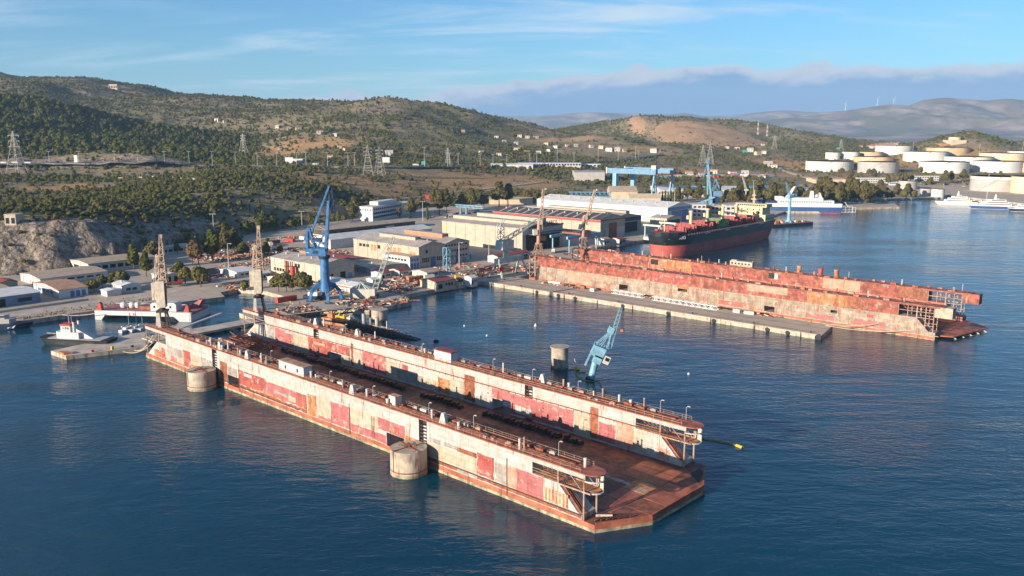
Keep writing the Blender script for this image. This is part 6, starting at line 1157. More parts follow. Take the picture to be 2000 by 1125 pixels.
cb_ = ob(MB(), 2.1, 4.4, -1.8, .4, .8, 3.9).build('cab', 'offwhite', t); ob(MB(), 2.5, 4.1, -1.9, -1.8, 2.1, 3.4).build('cab_window', G_, cb_)
jp = o0 + px * 2.2 + ax * 7.0; tip = Vector((xk(1210), 0, zk(600))); MB().lattice(jp, tip, 1.7, .8, 20, .12, 0, (0, 1, 0)).build('jib', 'pale_blue', t)
hd = o0 + px * 0.4 + ax * 13.2; m = MB()
for y in (-1.3, 1.3): m.bar(o0 + px * 1.7 + Vector((0, y, 0)) + ax * 6.4, hd + Vector((0, y * .6, 0)), .45); m.bar(o0 - px * 2.6 + Vector((0, y, 0)) + ax * 6.4, hd + Vector((0, y * .6, 0)), .3); m.bar(o0 - px * .8 + Vector((0, y, 0)) + ax * 6.4, hd + Vector((0, y * .6, 0)), .2)
ob(m, -.9, 1.2, -1.0, 1.0, 12.2, 14.6).build('a_frame', 'pale_blue', t)
m = MB()
for a in (-3.9, -2.9, -1.9, -.9, .1, 1.1, 1.9): m.bar(o0 + px * a + Vector((0, -2, 0)) + ax * 6.4, o0 + px * a + Vector((0, -2, 0)) + ax * 7.5, .1)
for h in (7.0, 7.5): m.bar(o0 - px * 3.9 + Vector((0, -2, 0)) + ax * h, o0 + px * 1.9 + Vector((0, -2, 0)) + ax * h, .09)
m.build('handrail', 'pale_blue', t)
m = MB().bar(hd, jp + (tip - jp) * .92, .08).bar(tip, (xk(1212), 0, zk(646)), .06); m.build('hoist_rope', 'dark_steel', t); MB().box(xk(1212) - .4, xk(1212) + .4, -.4, .4, zk(648), zk(643)).build('hook_block', 'orange_paint', t)
# derrick pontoon with a long lattice jib moored at the pier
bp = YD(-254, -108, GZ); t = thing('crawler_crane', 'grey box crane with an A-frame and long lattice jib on the pier', 'crane', (bp[0], bp[1], GZ), 0); Yk = bp[1]
xk = lambda u: (u - 1000) / F_PX * (Yk * cc + CAM_H * cs) - bp[0]
zk = lambda v: zof(v, Yk) - GZ
MB().box(xk(686), xk(734), -3, 3.4, 0.1, 5.2).build('body', 'offwhite', t); m = MB()
for y in (-2, 2): m.bar((xk(695), y, 5.2), (xk(706), y * .3, zk(550)), .4); m.bar((xk(703), y, 5.2), (xk(706), y * .3, zk(550)), .3); m.bar((xk(717), y, 5.2), (xk(706), y * .3, zk(550)), .4); m.bar((xk(706), y * .3, zk(550)), (xk(724), y, 5), .3)
m.build('a_frame', 'green_grey', t); MB().lattice((xk(733), 0, 5), (xk(772), 0, zk(462)), 2.6, 1.3, 20, .2, 0, (0, 1, 0)).build('jib', 'green_grey', t); MB().bar((xk(706), 0, zk(550)), (xk(772), 0, zk(462)), .12).build('hoist_rope', 'dark_steel', t)
MB().box(xk(725), xk(738), -4.2, 4.6, 0, 1.5).build('crawler_base', 'dark_steel', t)
# goliath gantry
t = thing('gantry_crane', 'huge pale blue gantry crane behind the white hall', 'crane', YD(-548, 595, GZ), YA)
for y in (-22, 22):
    lg = MB().box(-33, -27, y - 3, y + 3, 0, 33).build('box_leg', 'pale_blue', t)
    MB().box(-42, 36, y - 2.6, y + 2.6, 33, 40).build('girder', 'steel_blue', t); MB().box(-44, -42, y - 3.4, y + 3.4, 32.5, 41).build('girder_end', 'offwhite', t)
    m = MB(); m.bar((33, y - 7, 0), (33, y - 1, 32), 1.6); m.bar((33, y + 7, 0), (33, y + 1, 32), 1.6); m.bar((33, y - 3.4, 20), (33, y + 3.4, 20), 1.2); m.build('shear_leg', 'pale_blue', t)
MB().box(-36, -30, -22, 22, 34.5, 39).build('cross_beam', 'steel_blue', t); MB().box(26, 33, -20, -10, 40, 45).build('trolley', 'offwhite', t)
# steel blue level-luffing crane behind the bulk carrier
bq = P(1387, 418, GZ); t = thing('harbour_crane', 'steel blue level luffing crane behind the bulk carrier', 'crane', (bq[0], bq[1], GZ), 0); Yk = bq[1]
xk = lambda u: (u - 1000) / F_PX * (Yk * cc + CAM_H * cs) - bq[0]
zk = lambda v: zof(v, Yk) - GZ
for sy_ in (-5, 5):
    m = MB(); m.bar((xk(1381), sy_, 0), (xk(1387), sy_ * .6, zk(398)), 1.3); m.bar((xk(1398), sy_, 0), (xk(1391), sy_ * .6, zk(398)), 1.3); m.bar((xk(1352), sy_, zk(402)), (xk(1392), sy_ * .6, zk(386)), .8); m.bar((xk(1352), sy_, zk(403)), (xk(1402), sy_ * .6, zk(399)), .8); m.bar((xk(1370), sy_, zk(401)), (xk(1380), sy_ * .6, zk(391)), .5); m.build('portal_leg', 'pale_blue', t)
MB().box(xk(1384), xk(1394), -3, 3, zk(400), zk(384)).build('column', 'pale_blue', t); MB().box(xk(1391), xk(1407), -3.4, 3.4, zk(383), zk(373)).build('machine_house', 'steel_blue', t); MB().box(xk(1389), xk(1404), -3, 3, zk(397), zk(386)).build('winch_house', 'navy', t)
m = MB()
for y in (-1.6, 1.6): m.bar((xk(1387), y, zk(386)), (xk(1378), y * .7, zk(322)), 1.6); m.bar((xk(1380), y, zk(380)), (xk(1378.5), y, zk(345)), .6)
m.build('main_boom', 'pale_blue', t); m = MB().bar((xk(1378), 0, zk(316)), (xk(1371), 0, zk(342)), .8).bar((xk(1371), 0, zk(342)), (xk(1370), 0, zk(350)), .5).bar((xk(1380), 0, zk(308)), (xk(1373), 0, zk(318)), .8).bar((xk(1380), 0, zk(308)), (xk(1379), 0, zk(325)), 1.2); m.build('fly_jib', 'steel_blue', t)
m = MB().bar((xk(1386), 0, zk(327)), (xk(1391), 0, zk(347)), .5).bar((xk(1391), 0, zk(347)), (xk(1394), 0, zk(352)), .7)
for y in (-2, 2): m.bar((xk(1394), y, zk(349)), (xk(1402), y, zk(367)), .9); m.bar((xk(1392), y, zk(352)), (xk(1388), y, zk(373)), .6); m.bar((xk(1390), y, zk(360)), (xk(1400), y, zk(373)), .5); m.bar((xk(1398), y, zk(358)), (xk(1390), y, zk(373)), .4)
m.build('a_frame', 'steel_blue', t)
def jib_mast(lab, u, vb, vt, lean, mt_, name='jib_crane', hgt=GZ):
    b = on(u, vb); Yk = b[1]; h = RY(u, vt, Yk)[2] - b[2]; t = thing(name, lab, 'crane', b, 0); MB().tube((0, 0, -1), (0, 0, h * .45), 1.0, .8, 10).build('mast', mt_, t); MB().box(-2, 2.5, -1.5, 1.5, h * .45, h * .52).build('machine_house', mt_, t); MB().lattice((0, 0, h * .5), (lean, 0, h), 1.6, .8, 10, .22, 0, (0, 1, 0)).build('jib', mt_, t); return t
jib_mast('thin dark green jib crane behind the ship superstructure', 1456, 398, 342, -6, 'green_grey')
def lattice_tower(lab, u, vb, vt, w_, mt_):
    b = P(u, vb, GZ); h = zof(vt, b[1]) - GZ; t = thing('lattice_tower', lab, 'tower', b, YA); MB().lattice((0, 0, 0), (0, 0, h), w_, w_, 5, .28).build('frame', mt_, t); MB().box(-w_/2 - .2, w_/2 + .2, -w_/2 - .2, w_/2 + .2, h, h + .25).build('platform', mt_, t)
lattice_tower('white and blue lattice tower in front of the beige workshop', 873, 534, 484, 3.2, 'pale_blue')
gt = thing('travelling_gantry', 'pale blue travelling gantry in front of the open hangar', 'gantry', YD(-300, 96, GZ), YA)
for x in (0, 16):
    for y in (0, 34): MB().bar((x, y, 0), (x, y, 11), .9).build('leg', 'pale_blue', gt)
    MB().box(x - .7, x + .7, -3, 37, 11, 13).build('girder', 'pale_blue', gt)
MB().box(-1, 17, 12, 15, 13, 14.4).build('trolley', 'dock_rust', gt)
gt2 = thing('travelling_gantry', 'pale green travelling gantry in front of the tall hangar', 'gantry', YD(-302, 226, GZ), YA)
for y in (0, 26):
    for x in (0, 14): MB().bar((x, y, 0), (x, y, 9), .9).build('leg', 'green_grey', gt2)
    MB().box(-2, 16, y - .7, y + .7, 9, 10.6).build('girder', 'green_grey', gt2)
gt3 = thing('travelling_gantry', 'pale teal lattice gantry among the trees left of the hangars', 'gantry', on(900, 420), YA)
for x in (0, 9): MB().lattice((x, 0, 0), (x, 0, 9), 1.6, 1.6, 3, .3).build('leg', 'pale_blue', gt3)
MB().lattice((-10, 0, 10), (34, 0, 10), 2.4, 2.4, 14, .35).build('girder', 'pale_blue', gt3)
gt4 = thing('lattice_boom', 'long teal lattice boom lying behind the white hall', 'boom', YD(-520, 395, 19), R_(-4)); MB().lattice((0, 0, 0), (50, 0, 0), 5, 5, 18, .5).build('boom', 'steel_blue', gt4)

# ================================================================== SHIPS AND BOATS
def hull_me(t, name, L, B, rows, bow=0.28, bowp=0.55, stern=0.8, n=14, flat=True):
    """lofted hull, bow towards +x. rows: (z, bow overhang, stern overhang, width factor, material)"""
    def ring(bo, so, wf):
        pts = []
        x0, x1 = -L / 2 - so, L / 2 + bo; bl = L * bow
        for k in range(n + 1):
            f = k / n; pts.append((x1 - bl + bl * math.sin(f * math.pi / 2) if bowp >= .5 else x1 - bl + bl * f, 0, 0))
        port = []
        for k in range(n + 1):
            f = k / n; w_ = (1 - f ** (1 / max(.05, 1 - bowp)) if bowp < .5 else math.cos(f * math.pi / 2)) ** (1.0 if bowp < .5 else .75) * B / 2 * wf
            x = x1 - bl + bl * (f if bowp < .5 else math.sin(f * math.pi / 2)); port.append((x, w_))
        st = [(x0, B / 2 * wf * stern), (x0 + L * .16, B / 2 * wf)]
        half = st + port; return [(x, y) for x, y in half] + [(x, -y) for x, y in reversed(half[:-1])]
    rs = [(z, ring(bo, so, wf)) for z, bo, so, wf, _ in rows]; m = MB(); N = len(rs[0][1]); mats = []
    for r in rows:
        if r[4] not in mats: mats.append(r[4])
    o = 0
    for z, rg in rs: m.v += [(x, y, z) for x, y in rg]
    for i in range(len(rs) - 1):
        for k in range(N):
            k2 = (k + 1) % N; m.f.append((i*N + k2, i*N + k, (i+1)*N + k, (i+1)*N + k2)); m.m.append(mats.index(rows[i+1][4]))
    m.f.append(tuple((len(rs)-1)*N + k for k in reversed(range(N)))); m.m.append(mats.index(rows[-1][4]))
    o_ = m.build(name, mats, t); return o_
# bulk carrier
bc = YD(-236, 229); t = thing('bulk_carrier', 'black and red bulk carrier moored bow first with open red hatches', 'ship', (bc[0], bc[1], 0), YA - math.pi / 2)   # bow (+x) points to -y of the yard
LB = 172
hull_me(t, 'hull', LB, 31, [(-3, 0, -10, .96, 'ship_red'), (3, .4, -8, 1.0, 'ship_red'), (8.3, 1.0, -3, 1.0, 'ship_red'), (8.35, 1.0, -3, 1.0, 'ship_black'), (11, 2.6, 0, 1.0, 'ship_black'), (15.2, 4.4, 3, 1.0, 'ship_black')], .16, .6, .72)
MB().box(-LB/2 + 2, LB/2 - 14, -14.4, 14.4, 15.2, 15.35).build('main_deck', 'ship_deck', t)
def fo(x, y, z): return (x, y, z)
fcs = MB(); hh = [(LB/2 - 16, 13.6), (LB/2 - 8, 12.2), (LB/2 - 1, 8.2), (LB/2 + 3, 3.6), (LB/2 + 4.6, 0)]; poly = [(x, -y) for x, y in hh] + [(x, y) for x, y in reversed(hh[:-1])]; fcs.prism(poly, 15.2, 17.9); fcs.build('forecastle', 'ship_black', t)
MB().prism([(x - .5, y * .94) for x, y in poly], 17.9, 18.0).build('forecastle_deck', 'ship_deck', t)
MB().tube((LB/2 - 8, 0, 18), (LB/2 - 8, 0, 27), .5, .35, 8).bar((LB/2 - 8, -2, 24), (LB/2 - 8, 2, 24), .4).box(LB/2 - 9, LB/2 - 7, -1, 1, 22, 22.6).build('foremast', 'ship_cream', t)
for y in (-5, 5): MB().tube((LB/2 - 5, y - 1.4, 18.8), (LB/2 - 5, y + 1.4, 18.8), .9, .9, 10).build('windlass', 'hatch_red', t)
HX = [LB/2 - 30, LB/2 - 56, LB/2 - 82, LB/2 - 106, LB/2 - 129]
for i, x in enumerate(HX):
    co = MB().box(x - 8.6, x + 8.6, -9, 9, 15.3, 17.6).build('hatch_coaming', 'hatch_red', t)
    mt_ = 'green_paint' if i == 2 else 'hatch_red'
    MB().box(x - 8.8, x + 8.8, -9.2, 9.2, 17.62, 18.3).build('hatch_cover', 'hatch_red' if i != 2 else 'dark_steel', t)
    for s_ in (-1, 1):                               # folded covers standing on edge at the hatch ends
        cv_ = MB().box(x + s_ * 9.4 - .5, x + s_ * 9.4 + .5, -9.4, 9.4, 16, 21.2).build('raised_cover', mt_ if s_ < 0 or i != 2 else 'hatch_red', t)
        for k in range(5): MB().box(x + s_ * 9.4 - .75, x + s_ * 9.4 + .75, -8.2 + k * 3.8, -7.6 + k * 3.8, 16, 20.9).build('cover_rib', 'ship_deck', cv_)
    if i == 2:
        MB().box(x - 8.8, x + 8.8, 9.3, 9.9, 16.4, 21.6).build('side_cover', 'green_paint', t)
        MB().xz([(x - 4 + 4.6 * math.cos(a), 18.4 + 2.6 * math.sin(a)) for a in [k * math.pi / 8 for k in range(9)]] + [(x - 4 + 3.2 * math.cos(a), 18.4 + 1.6 * math.sin(a)) for a in [(8 - k) * math.pi / 8 for k in range(9)]], 9.9, 9.96).build('cover_emblem', 'yellow_paint', t)
    else:
        for k in range(6): MB().box(x - 8 + k * 3, x - 6.6 + k * 3, 9.3, 10.6, 15.4, 20.6 if k % 2 else 18.4).build('hatch_stay', 'hatch_red' if k % 2 else 'ship_deck', t)
for i, x in enumerate([LB/2 - 43, LB/2 - 69, LB/2 - 94, LB/2 - 117.5]):
    MB().tube((x, 2, 15.3), (x, 2, 30), 1.5, 1.2, 16).tube((x, 2, 30), (x, 2, 31.4), 1.9, 1.5, 16).build('crane_post', 'ship_cream', t); MB().lattice((x - 1, 2, 26.5), (x - 20, 1, 24.5), 1.6, 1.0, 9, .2).build('crane_jib', 'ship_cream', t); MB().box(x - 1.6, x + 1.6, -1.2, .8, 24.5, 27.5).build('crane_cab', 'ship_cream', t)
sx0 = -LB/2 + 4
sp = MB().box(sx0 + 2, sx0 + 20, -14, 14, 15.3, 21).box(sx0 + 5, sx0 + 20, -11, 11, 21, 27.4).box(sx0 + 9, sx0 + 20, -14.6, 14.6, 27.4, 30.2).build('superstructure', 'ship_cream', t)
for k in range(13): MB().box(sx0 + 20, sx0 + 20.12, -12.6 + k * 2, -11.2 + k * 2, 28.4, 29.6).build('bridge_window', G_, sp)
for f in range(4):
    for k in range(4): MB().box(sx0 + 20, sx0 + 20.1, -9 + k * 5.5, -7.8 + k * 5.5, 16.5 + f * 2.7, 17.7 + f * 2.7).build('cabin_window', G_, sp)
for k in range(7): MB().box(sx0 + 4 + k * 2.2, sx0 + 5.2 + k * 2.2, 14, 14.1, 17, 18.2).build('side_window', G_, sp)
MB().tube((sx0 + 14, 0, 30.2), (sx0 + 14, 0, 42), .7, .4, 8).box(sx0 + 12.6, sx0 + 15.4, -2.4, 2.4, 33.5, 34.2).box(sx0 + 13, sx0 + 15, -1.8, 1.8, 37, 37.6).build('radar_mast', 'ship_cream', t); MB().prism([(sx0 - 1, -3.4), (sx0 + 6, -3.4), (sx0 + 6, 3.4), (sx0 - 1, 3.4)], 21, 33).build('funnel', 'navy', t)
handrail(-LB/2 + 2, LB/2 - 18, 15.2, 15.2, 4).build('handrail', 'offwhite', t)
text3d('STAR OLIO', 3.0, (LB/2 + .4, 8.9, 13.0), (R_(80), 0, R_(152)), 'white_clean', t); MB().lathe([(.3, 0), (1.3, .3), (.3, .6)], n=8).build('anchor', 'dock_rust', t).location = (LB/2 + 1.4, 6.6, 9.6)
for k, x in enumerate((40, 8, -24, -52)): MB().box(x - 4, x + 4, 15.45, 15.52, 14.3, 14.8).build('draught_marking', 'white_clean', t)
# white ferry with navy hull, stern towards the open water
fr_ = P(1570, 416.5); t = thing('ferry', 'white passenger ferry with a navy hull in front of the grove', 'ship', (fr_[0], fr_[1] + 9, 0), R_(-8))
hull_me(t, 'hull', 84, 17, [(-2, -3, -1, .9, 'ship_red'), (.8, -2, 0, .97, 'ship_red'), (.85, -2, 0, .97, 'blue_hull'), (7, 2, 1, 1.0, 'blue_hull'), (7.05, 2, 1, 1.0, 'white_clean'), (11, 4, 1, 1.0, 'white_clean')], .3, .6, .95)
for o_ in t.children: o_.rotation_euler = (0, 0, math.pi)   # bow to the left
s1 = MB().box(-28, 34, -7.8, 7.8, 11, 14.4).box(-24, 22, -7.2, 7.2, 14.4, 17.4).build('superstructure', 'white_clean', t); MB().prism([(-30, -5), (-22, -7.6), (-22, 7.6), (-30, 5)], 14.4, 18.6).build('bridge', 'white_clean', t)
for k in range(22): MB().box(-25 + k * 2.6, -23.8 + k * 2.6, -7.92, -7.78, 12.2, 13.4).build('window', G_, s1)
MB().xz([(-19, 17.4), (-14, 17.4), (-8, 30), (-10, 30)], -.7, .7).build('mast', 'white_clean', t); MB().xz([(8, 17.4), (13, 17.4), (12, 25), (9, 25)], -1.6, 1.6).build('funnel', 'white_clean', t); MB().lathe([(.1, 0), (1.7, .8), (2.0, 2), (1.4, 3.2), (.1, 3.8)], n=12).build('radar_dome', 'white_clean', t).location = (16, 0, 17.4); MB().xz([(18, 17.4), (22, 17.4), (19.5, 23), (18.4, 23)], -1, 1).build('aft_mast', 'white_clean', t)
gs = MB()
for z in (1, 3, 5, 7.4): gs.bar((42, -7, z), (58, -7, z), .3); gs.bar((42, 7, z), (58, 7, z), .3)
for x in (43, 47, 51, 55, 58): gs.bar((x, -7, 1), (x, -7, 7.4), .3); gs.bar((x, 7, 1), (x, 7, 7.4), .3); gs.bar((x, -7, 1), (x, 7, 1), .3)
gs.bar((50, -6, 7.4), (46, -6, 13), .5); gs.build('stern_platform', 'white_clean', t)
MB().box(-44, -28, -5, 5, 11, 13).build('bow_house', 'navy', t)
# crane pontoon at the ship's stern
cp_ = P(1545, 441); t = thing('crane_barge', 'brown work barge with a tall pale blue pillar crane astern of the bulk carrier', 'barge', (cp_[0], cp_[1] + 8, 0), R_(28))
MB().prism([(-30, -9), (24, -9), (28, -6), (28, 9), (-30, 9)], -2, 2.2).build('hull', 'ship_black', t); MB().prism([(-29.6, -8.6), (23.6, -8.6), (27.4, -5.6), (27.4, 8.6), (-29.6, 8.6)], 2.2, 2.5).build('deck', 'dock_rust', t)
MB().tube((0, 0, 2.5), (0, 0, 27), 1.7, 1.4, 16).build('pillar', 'pale_blue', t); MB().box(-2.4, 3, -2, 2, 27, 30).box(3, 8, -1.4, 1.4, 27.6, 31).build('machine_house', 'pale_blue', t); MB().lattice((-1, 0, 29), (-4, 2, 43), 2.2, 1.0, 8, .25, 0, (0, 1, 0)).build('jib', 'steel_blue', t); MB().lathe([(4, 2.5), (2.4, 5.2), (1.6, 6)], n=8).build('pedestal_foot', 'pale_blue', t)
for k, (x, y, s_) in enumerate([(-16, 2, 2.6), (-11, -3, 2.0), (-20, -3, 1.8), (8, -2, 1.8), (12, 1, 2.4), (17, -3, 1.6), (-6, 4, 2.0)]): MB().box(x - s_, x + s_, y - s_ * .7, y + s_ * .7, 2.5, 2.5 + s_ * 1.1).build('deck_gear', ('yellow_paint', 'cream_wall', 'orange_paint', 'galv')[k % 4], t)
def yacht(lab, u, v, L, B, rz, hullm, h=3.2, mast=True, decks=2):
    p = P(u, v); t = thing('motor_yacht', lab, 'yacht', (p[0], p[1] + B * .5, 0), rz); hull_me(t, 'hull', L, B, [(-1, -2, 0, .85, 'rubber'), (.25, -1, 0, .93, 'white'), (.3, -1, 0, .93, hullm), (h, 2, .6, 1, hullm), (h + .05, 2, .6, 1, 'white_clean'), (h + .9, 2.4, .6, 1, 'white_clean')], .34, .45, .9)
    x0, x1 = -L * .36, L * .26; z = h + .9
    for d in range(decks + 1):
        s_ = MB().prism([(x0, -B * .40), (x1, -B * .40), (x1 + L * .07, -B * .2), (x1 + L * .07, B * .2), (x1, B * .40), (x0, B * .40)], z, z + 2.4).build('deck_house', 'white_clean', t)
        MB().box(x0 + 1, x1 - .5, -B * .40 - .06, B * .40 + .06, z + 1.0, z + 1.8).build('window_strip', G_, s_); z += 2.4; x0 += L * .06; x1 -= L * .09
    if mast: MB().xz([(-2, z), (1, z), (-.6, z + 6), (-1.6, z + 6)], -.4, .4).build('mast', 'white_clean', t); MB().lathe([(.1, 0), (.9, .5), (.9, 1.1), (.1, 1.6)], n=10).build('radar_dome', 'white_clean', t).location = (-4, 0, z)
    return t
yacht('white motor yacht, left of the three at the right shore', 1872, 401, 46, 9, R_(157), 'white_clean', 3.4)
yacht('motor yacht with a bright navy blue hull at the right shore', 1945, 409, 50, 9.5, R_(160), 'blue_hull', 3.6); yacht('dark hulled yacht cut off by the right edge', 2004, 414, 30, 8, R_(158), 'navy', 3.4, False, 1)
yacht('small white motor boat moored between the two big yachts', 1910, 398, 14, 4, R_(150), 'white_clean', 1.6, False, 0)
t = thing('sailing_yacht', 'white sailing yacht with a tall bare mast behind the big yachts', 'yacht', (*P(1928, 396)[:2], 0), R_(170)); hull_me(t, 'hull', 22, 5, [(-1, -1, 0, .8, 'white'), (2, 1, 0, 1, 'white_clean')], .4, .45, .7); MB().tube((1, 0, 2), (1, 0, 38), .3, .2, 6).build('mast', 'white_clean', t); MB().bar((1, 0, 4), (-9, 0, 4.2), .4).build('boom', 'white_clean', t)
# tug
tg = P(128, 678); t = thing('tugboat', 'white and red tugboat tied to the concrete pontoon', 'tugboat', (tg[0] + 3, tg[1] + 5, 0), YA + R_(95))
for ang_ in (0,): pass
hull_me(t, 'hull', 34, 9.5, [(-1.5, -2, -2, .85, 'ship_red'), (.5, -1, -1, .95, 'ship_black'), (2.6, .6, 0, 1, 'ship_black'), (3.1, .8, 0, 1.02, 'rubber')], .34, .6, .8)
t.rotation_euler = (0, 0, math.pi + R_(-10)); MB().box(-14, 12, -3.9, 3.9, 3.1, 3.25).build('deck', 'tank_grey', t)
MB().prism([(-3, -3.2), (7, -3.2), (9, -1.6), (9, 1.6), (7, 3.2), (-3, 3.2)], 3.2, 6.0).build('deck_house', 'white', t)
wh = MB().prism([(1.5, -2.4), (5.5, -2.4), (7, -1.2), (7, 1.2), (5.5, 2.4), (1.5, 2.4)], 6.0, 9.0).build('wheelhouse', 'white', t); MB().box(1.4, 6.4, -2.5, 2.5, 8.6, 9.4).build('roof_band', 'red_paint', t)
for k in range(3): MB().box(2 + k * 1.2, 2.8 + k * 1.2, -2.48, 2.48, 7.2, 8.2).build('wheelhouse_window', G_, wh)
MB().xz([(-9, 3.2), (1.4, 3.2), (1.4, 8.6)], -1.5, 1.5).build('aft_casing', 'white', t)
for y in (-1.6, 1.6): MB().tube((0, y, 6), (0, y, 10.5), .6, .6, 10).tube((0, y, 10.5), (0, y, 11.4), .62, .62, 10, 1).build('funnel', ['white', 'rubber'], t)
MB().tube((3.5, 0, 9.2), (3.5, 0, 16), .16, .1, 6).bar((3.5, -1.2, 13), (3.5, 1.2, 13), .14).tube((2.2, 0, 9.2), (2.2, 0, 13), .12, .1, 5).build('mast', 'pole', t); MB().tube((12, -3, 2.6), (16, 0, 2.8), .5, .5, 8).tube((12, 3, 2.6), (16, 0, 2.8), .5, .5, 8).build('bow_fender', 'rubber', t); MB().tube((11, -3.6, 3.4), (15.6, -.6, 4.4), .35, .35, 8).build('fire_hose', 'offwhite', t)
# patrol boat at the left edge
pb = P(20, 646); t = thing('patrol_boat', 'grey patrol boat with blue and white bow stripes at the left edge', 'boat', (pb[0] - 6, pb[1] + 4, 0), R_(12))
hull_me(t, 'hull', 26, 6.4, [(-1, -2, 0, .8, 'navy'), (.4, -1, 0, .92, 'navy'), (2.4, .6, 0, 1.05, 'navy'), (2.9, .8, 0, 1.0, 'rubber')], .36, .45, .9)
MB().prism([(-8, -2.4), (4, -2.4), (6, -1), (6, 1), (4, 2.4), (-8, 2.4)], 2.9, 5.0).build('deck_house', 'tank_grey', t); c_ = MB().prism([(-4, -2), (2, -2), (3.4, -.8), (3.4, .8), (2, 2), (-4, 2)], 5.0, 7.0).build('wheelhouse', 'tank_grey', t); MB().box(-3, 2, -2.06, 2.06, 5.8, 6.6).build('window_strip', G_, c_)
for k, mt_ in enumerate(('white_clean', 'blue_hull', 'white_clean')): MB().add([(3.0 + k * 1.0, -3.14, .7), (3.8 + k * 1.0, -3.12, .7), (5.2 + k * 1.0, -3.02 + .1 * k, 2.5), (4.4 + k * 1.0, -3.08 + .1 * k, 2.5)], [(0, 1, 2, 3)]).build('bow_stripe', mt_, t)
text3d('COAST GUARD', 1.1, (-8.5, -3.24, 1.0), (math.pi/2, 0, 0), 'white_clean', t); MB().tube((-1, 0, 7), (-1, 0, 10.5), .12, .08, 6).build('mast', 'galv', t)
# white arched barge
ab = YD(-322, -238); t = thing('floating_barge', 'white barge with arched underside, red deck and red bollard frames', 'barge', (*YD(-314, -231)[:2], 0), math.atan2(P(376, 628)[1] - P(186, 623)[1], P(376, 628)[0] - P(186, 623)[0]))
p0, p1 = P(186, 624), P(376, 628); LBg = math.dist(p0[:2], p1[:2]); t.location = (p0[0], p0[1], 0); Wb = 20
for y in (0, Wb - 1.2):
    MB().xz([(0, -1), (3.6, -1), (3.6, .4), (5.4, 2.4), (LBg - 9, 2.4), (LBg - 6.5, .2), (LBg - 6.5, -1), (LBg, -1), (LBg, 4.6), (0, 4.6)], y, y + 1.2).build('side_girder', 'white', t)
MB().box(.1, LBg - .1, 1.2, Wb - 1.2, 3.2, 4.4).build('deck', 'dock_pink', t)
for x, w_ in ((0, 3.6), (LBg - 6.5, 6.5)): MB().box(x + .05, x + w_ - .05, .1, Wb - .1, -1, 3.19).build('float', 'white', t)
for x, y in ((1.6, 2), (LBg - 3, 2), (LBg - 4, Wb - 3)): MB().xz([(x - 1.4, 4.4), (x + 1.6, 4.4), (x + 1.2, 8), (x + .3, 8.4)], y - 1, y + 1).build('towing_frame', 'red_paint', t)
ch = MB().xz([(28, 4.4), (41.5, 4.4), (41.5, 7.8), (40.5, 8.6), (29, 8.6), (28, 7.6)], 3, 9).build('deck_house', 'white', t)
for x in (29.6, 33.2, 35, 38): MB().box(x, x + 1, 2.93, 3, 6, 7.1).build('window', G_, ch)
for k, x in enumerate((11, 15.5, 18.5)): MB().lathe([(.2, 0), (1.6 - .2 * k, .6), (1.9 - .2 * k, 1.8), (1.3, 3.0), (.2, 3.4)], n=12).build('cable_drum', 'white', t).location = (x, 8, 4.4)
text3d('E  H', 2.0, (18.0, -.07, 2.6), (math.pi/2, 0, 0), 'dock_red', t); MB().box(20, 26, 6, 12, 4.4, 6).build('machine_skid', 'dock_rust', t); MB().xz([(LBg - 9, 4.4), (LBg - 3, 4.4), (LBg - .4, 8.6), (LBg - 1.6, 8.6)], 13, 17).build('stern_ramp', 'dock_pink', t)
for k, (u, v) in enumerate([(249, 647), (264, 645), (276, 643)]):
    p = P(u, v); t = thing('sailboat', ('small white sailboat, left of three beside the concrete pontoon', 'white sailboat with furled sails, middle of three beside the pontoon', 'white sailboat, right of three beside the pontoon')[k], 'sailboat', (p[0], p[1] + 1, 0), R_(70 + 12 * k), 'sailboats by the pontoon'); hull_me(t, 'hull', 10, 3.2, [(-.5, -.6, 0, .8, 'white'), (1.2, .4, 0, 1, 'white_clean')], .4, .45, .7); MB().box(-2.4, 1.6, -1, 1, 1.2, 2.0).build('cabin', 'white_clean', t); MB().tube((.6, 0, 1.2), (.6, 0, 12), .09, .06, 5).build('mast', 'galv', t); MB().tube((.5, 0, 2.6), (-4, 0, 2.8), .42, .3, 8).build('furled_sail', 'white_clean', t)
p = P(617, 588, GZ); t = thing('motor_boat', 'white and navy motor boat standing on land under the blue crane', 'boat', (p[0] - 1, p[1] + 3, GZ + .6), R_(-12)); hull_me(t, 'hull', 13, 4, [(0, -1.5, 0, .6, 'red_paint'), (.9, -.5, 0, .92, 'navy'), (1.9, .4, 0, 1, 'navy')], .4, .45, .9); MB().prism([(-3.6, -1.5), (2, -1.5), (3.2, -.6), (3.2, .6), (2, 1.5), (-3.6, 1.5)], 1.9, 3.9).build('cabin', 'white_clean', t)
for x in (-4, 0, 3.4): MB().box(x - .3, x + .3, -1.2, 1.2, -.6, .5).build('cradle', 'dark_steel', t)
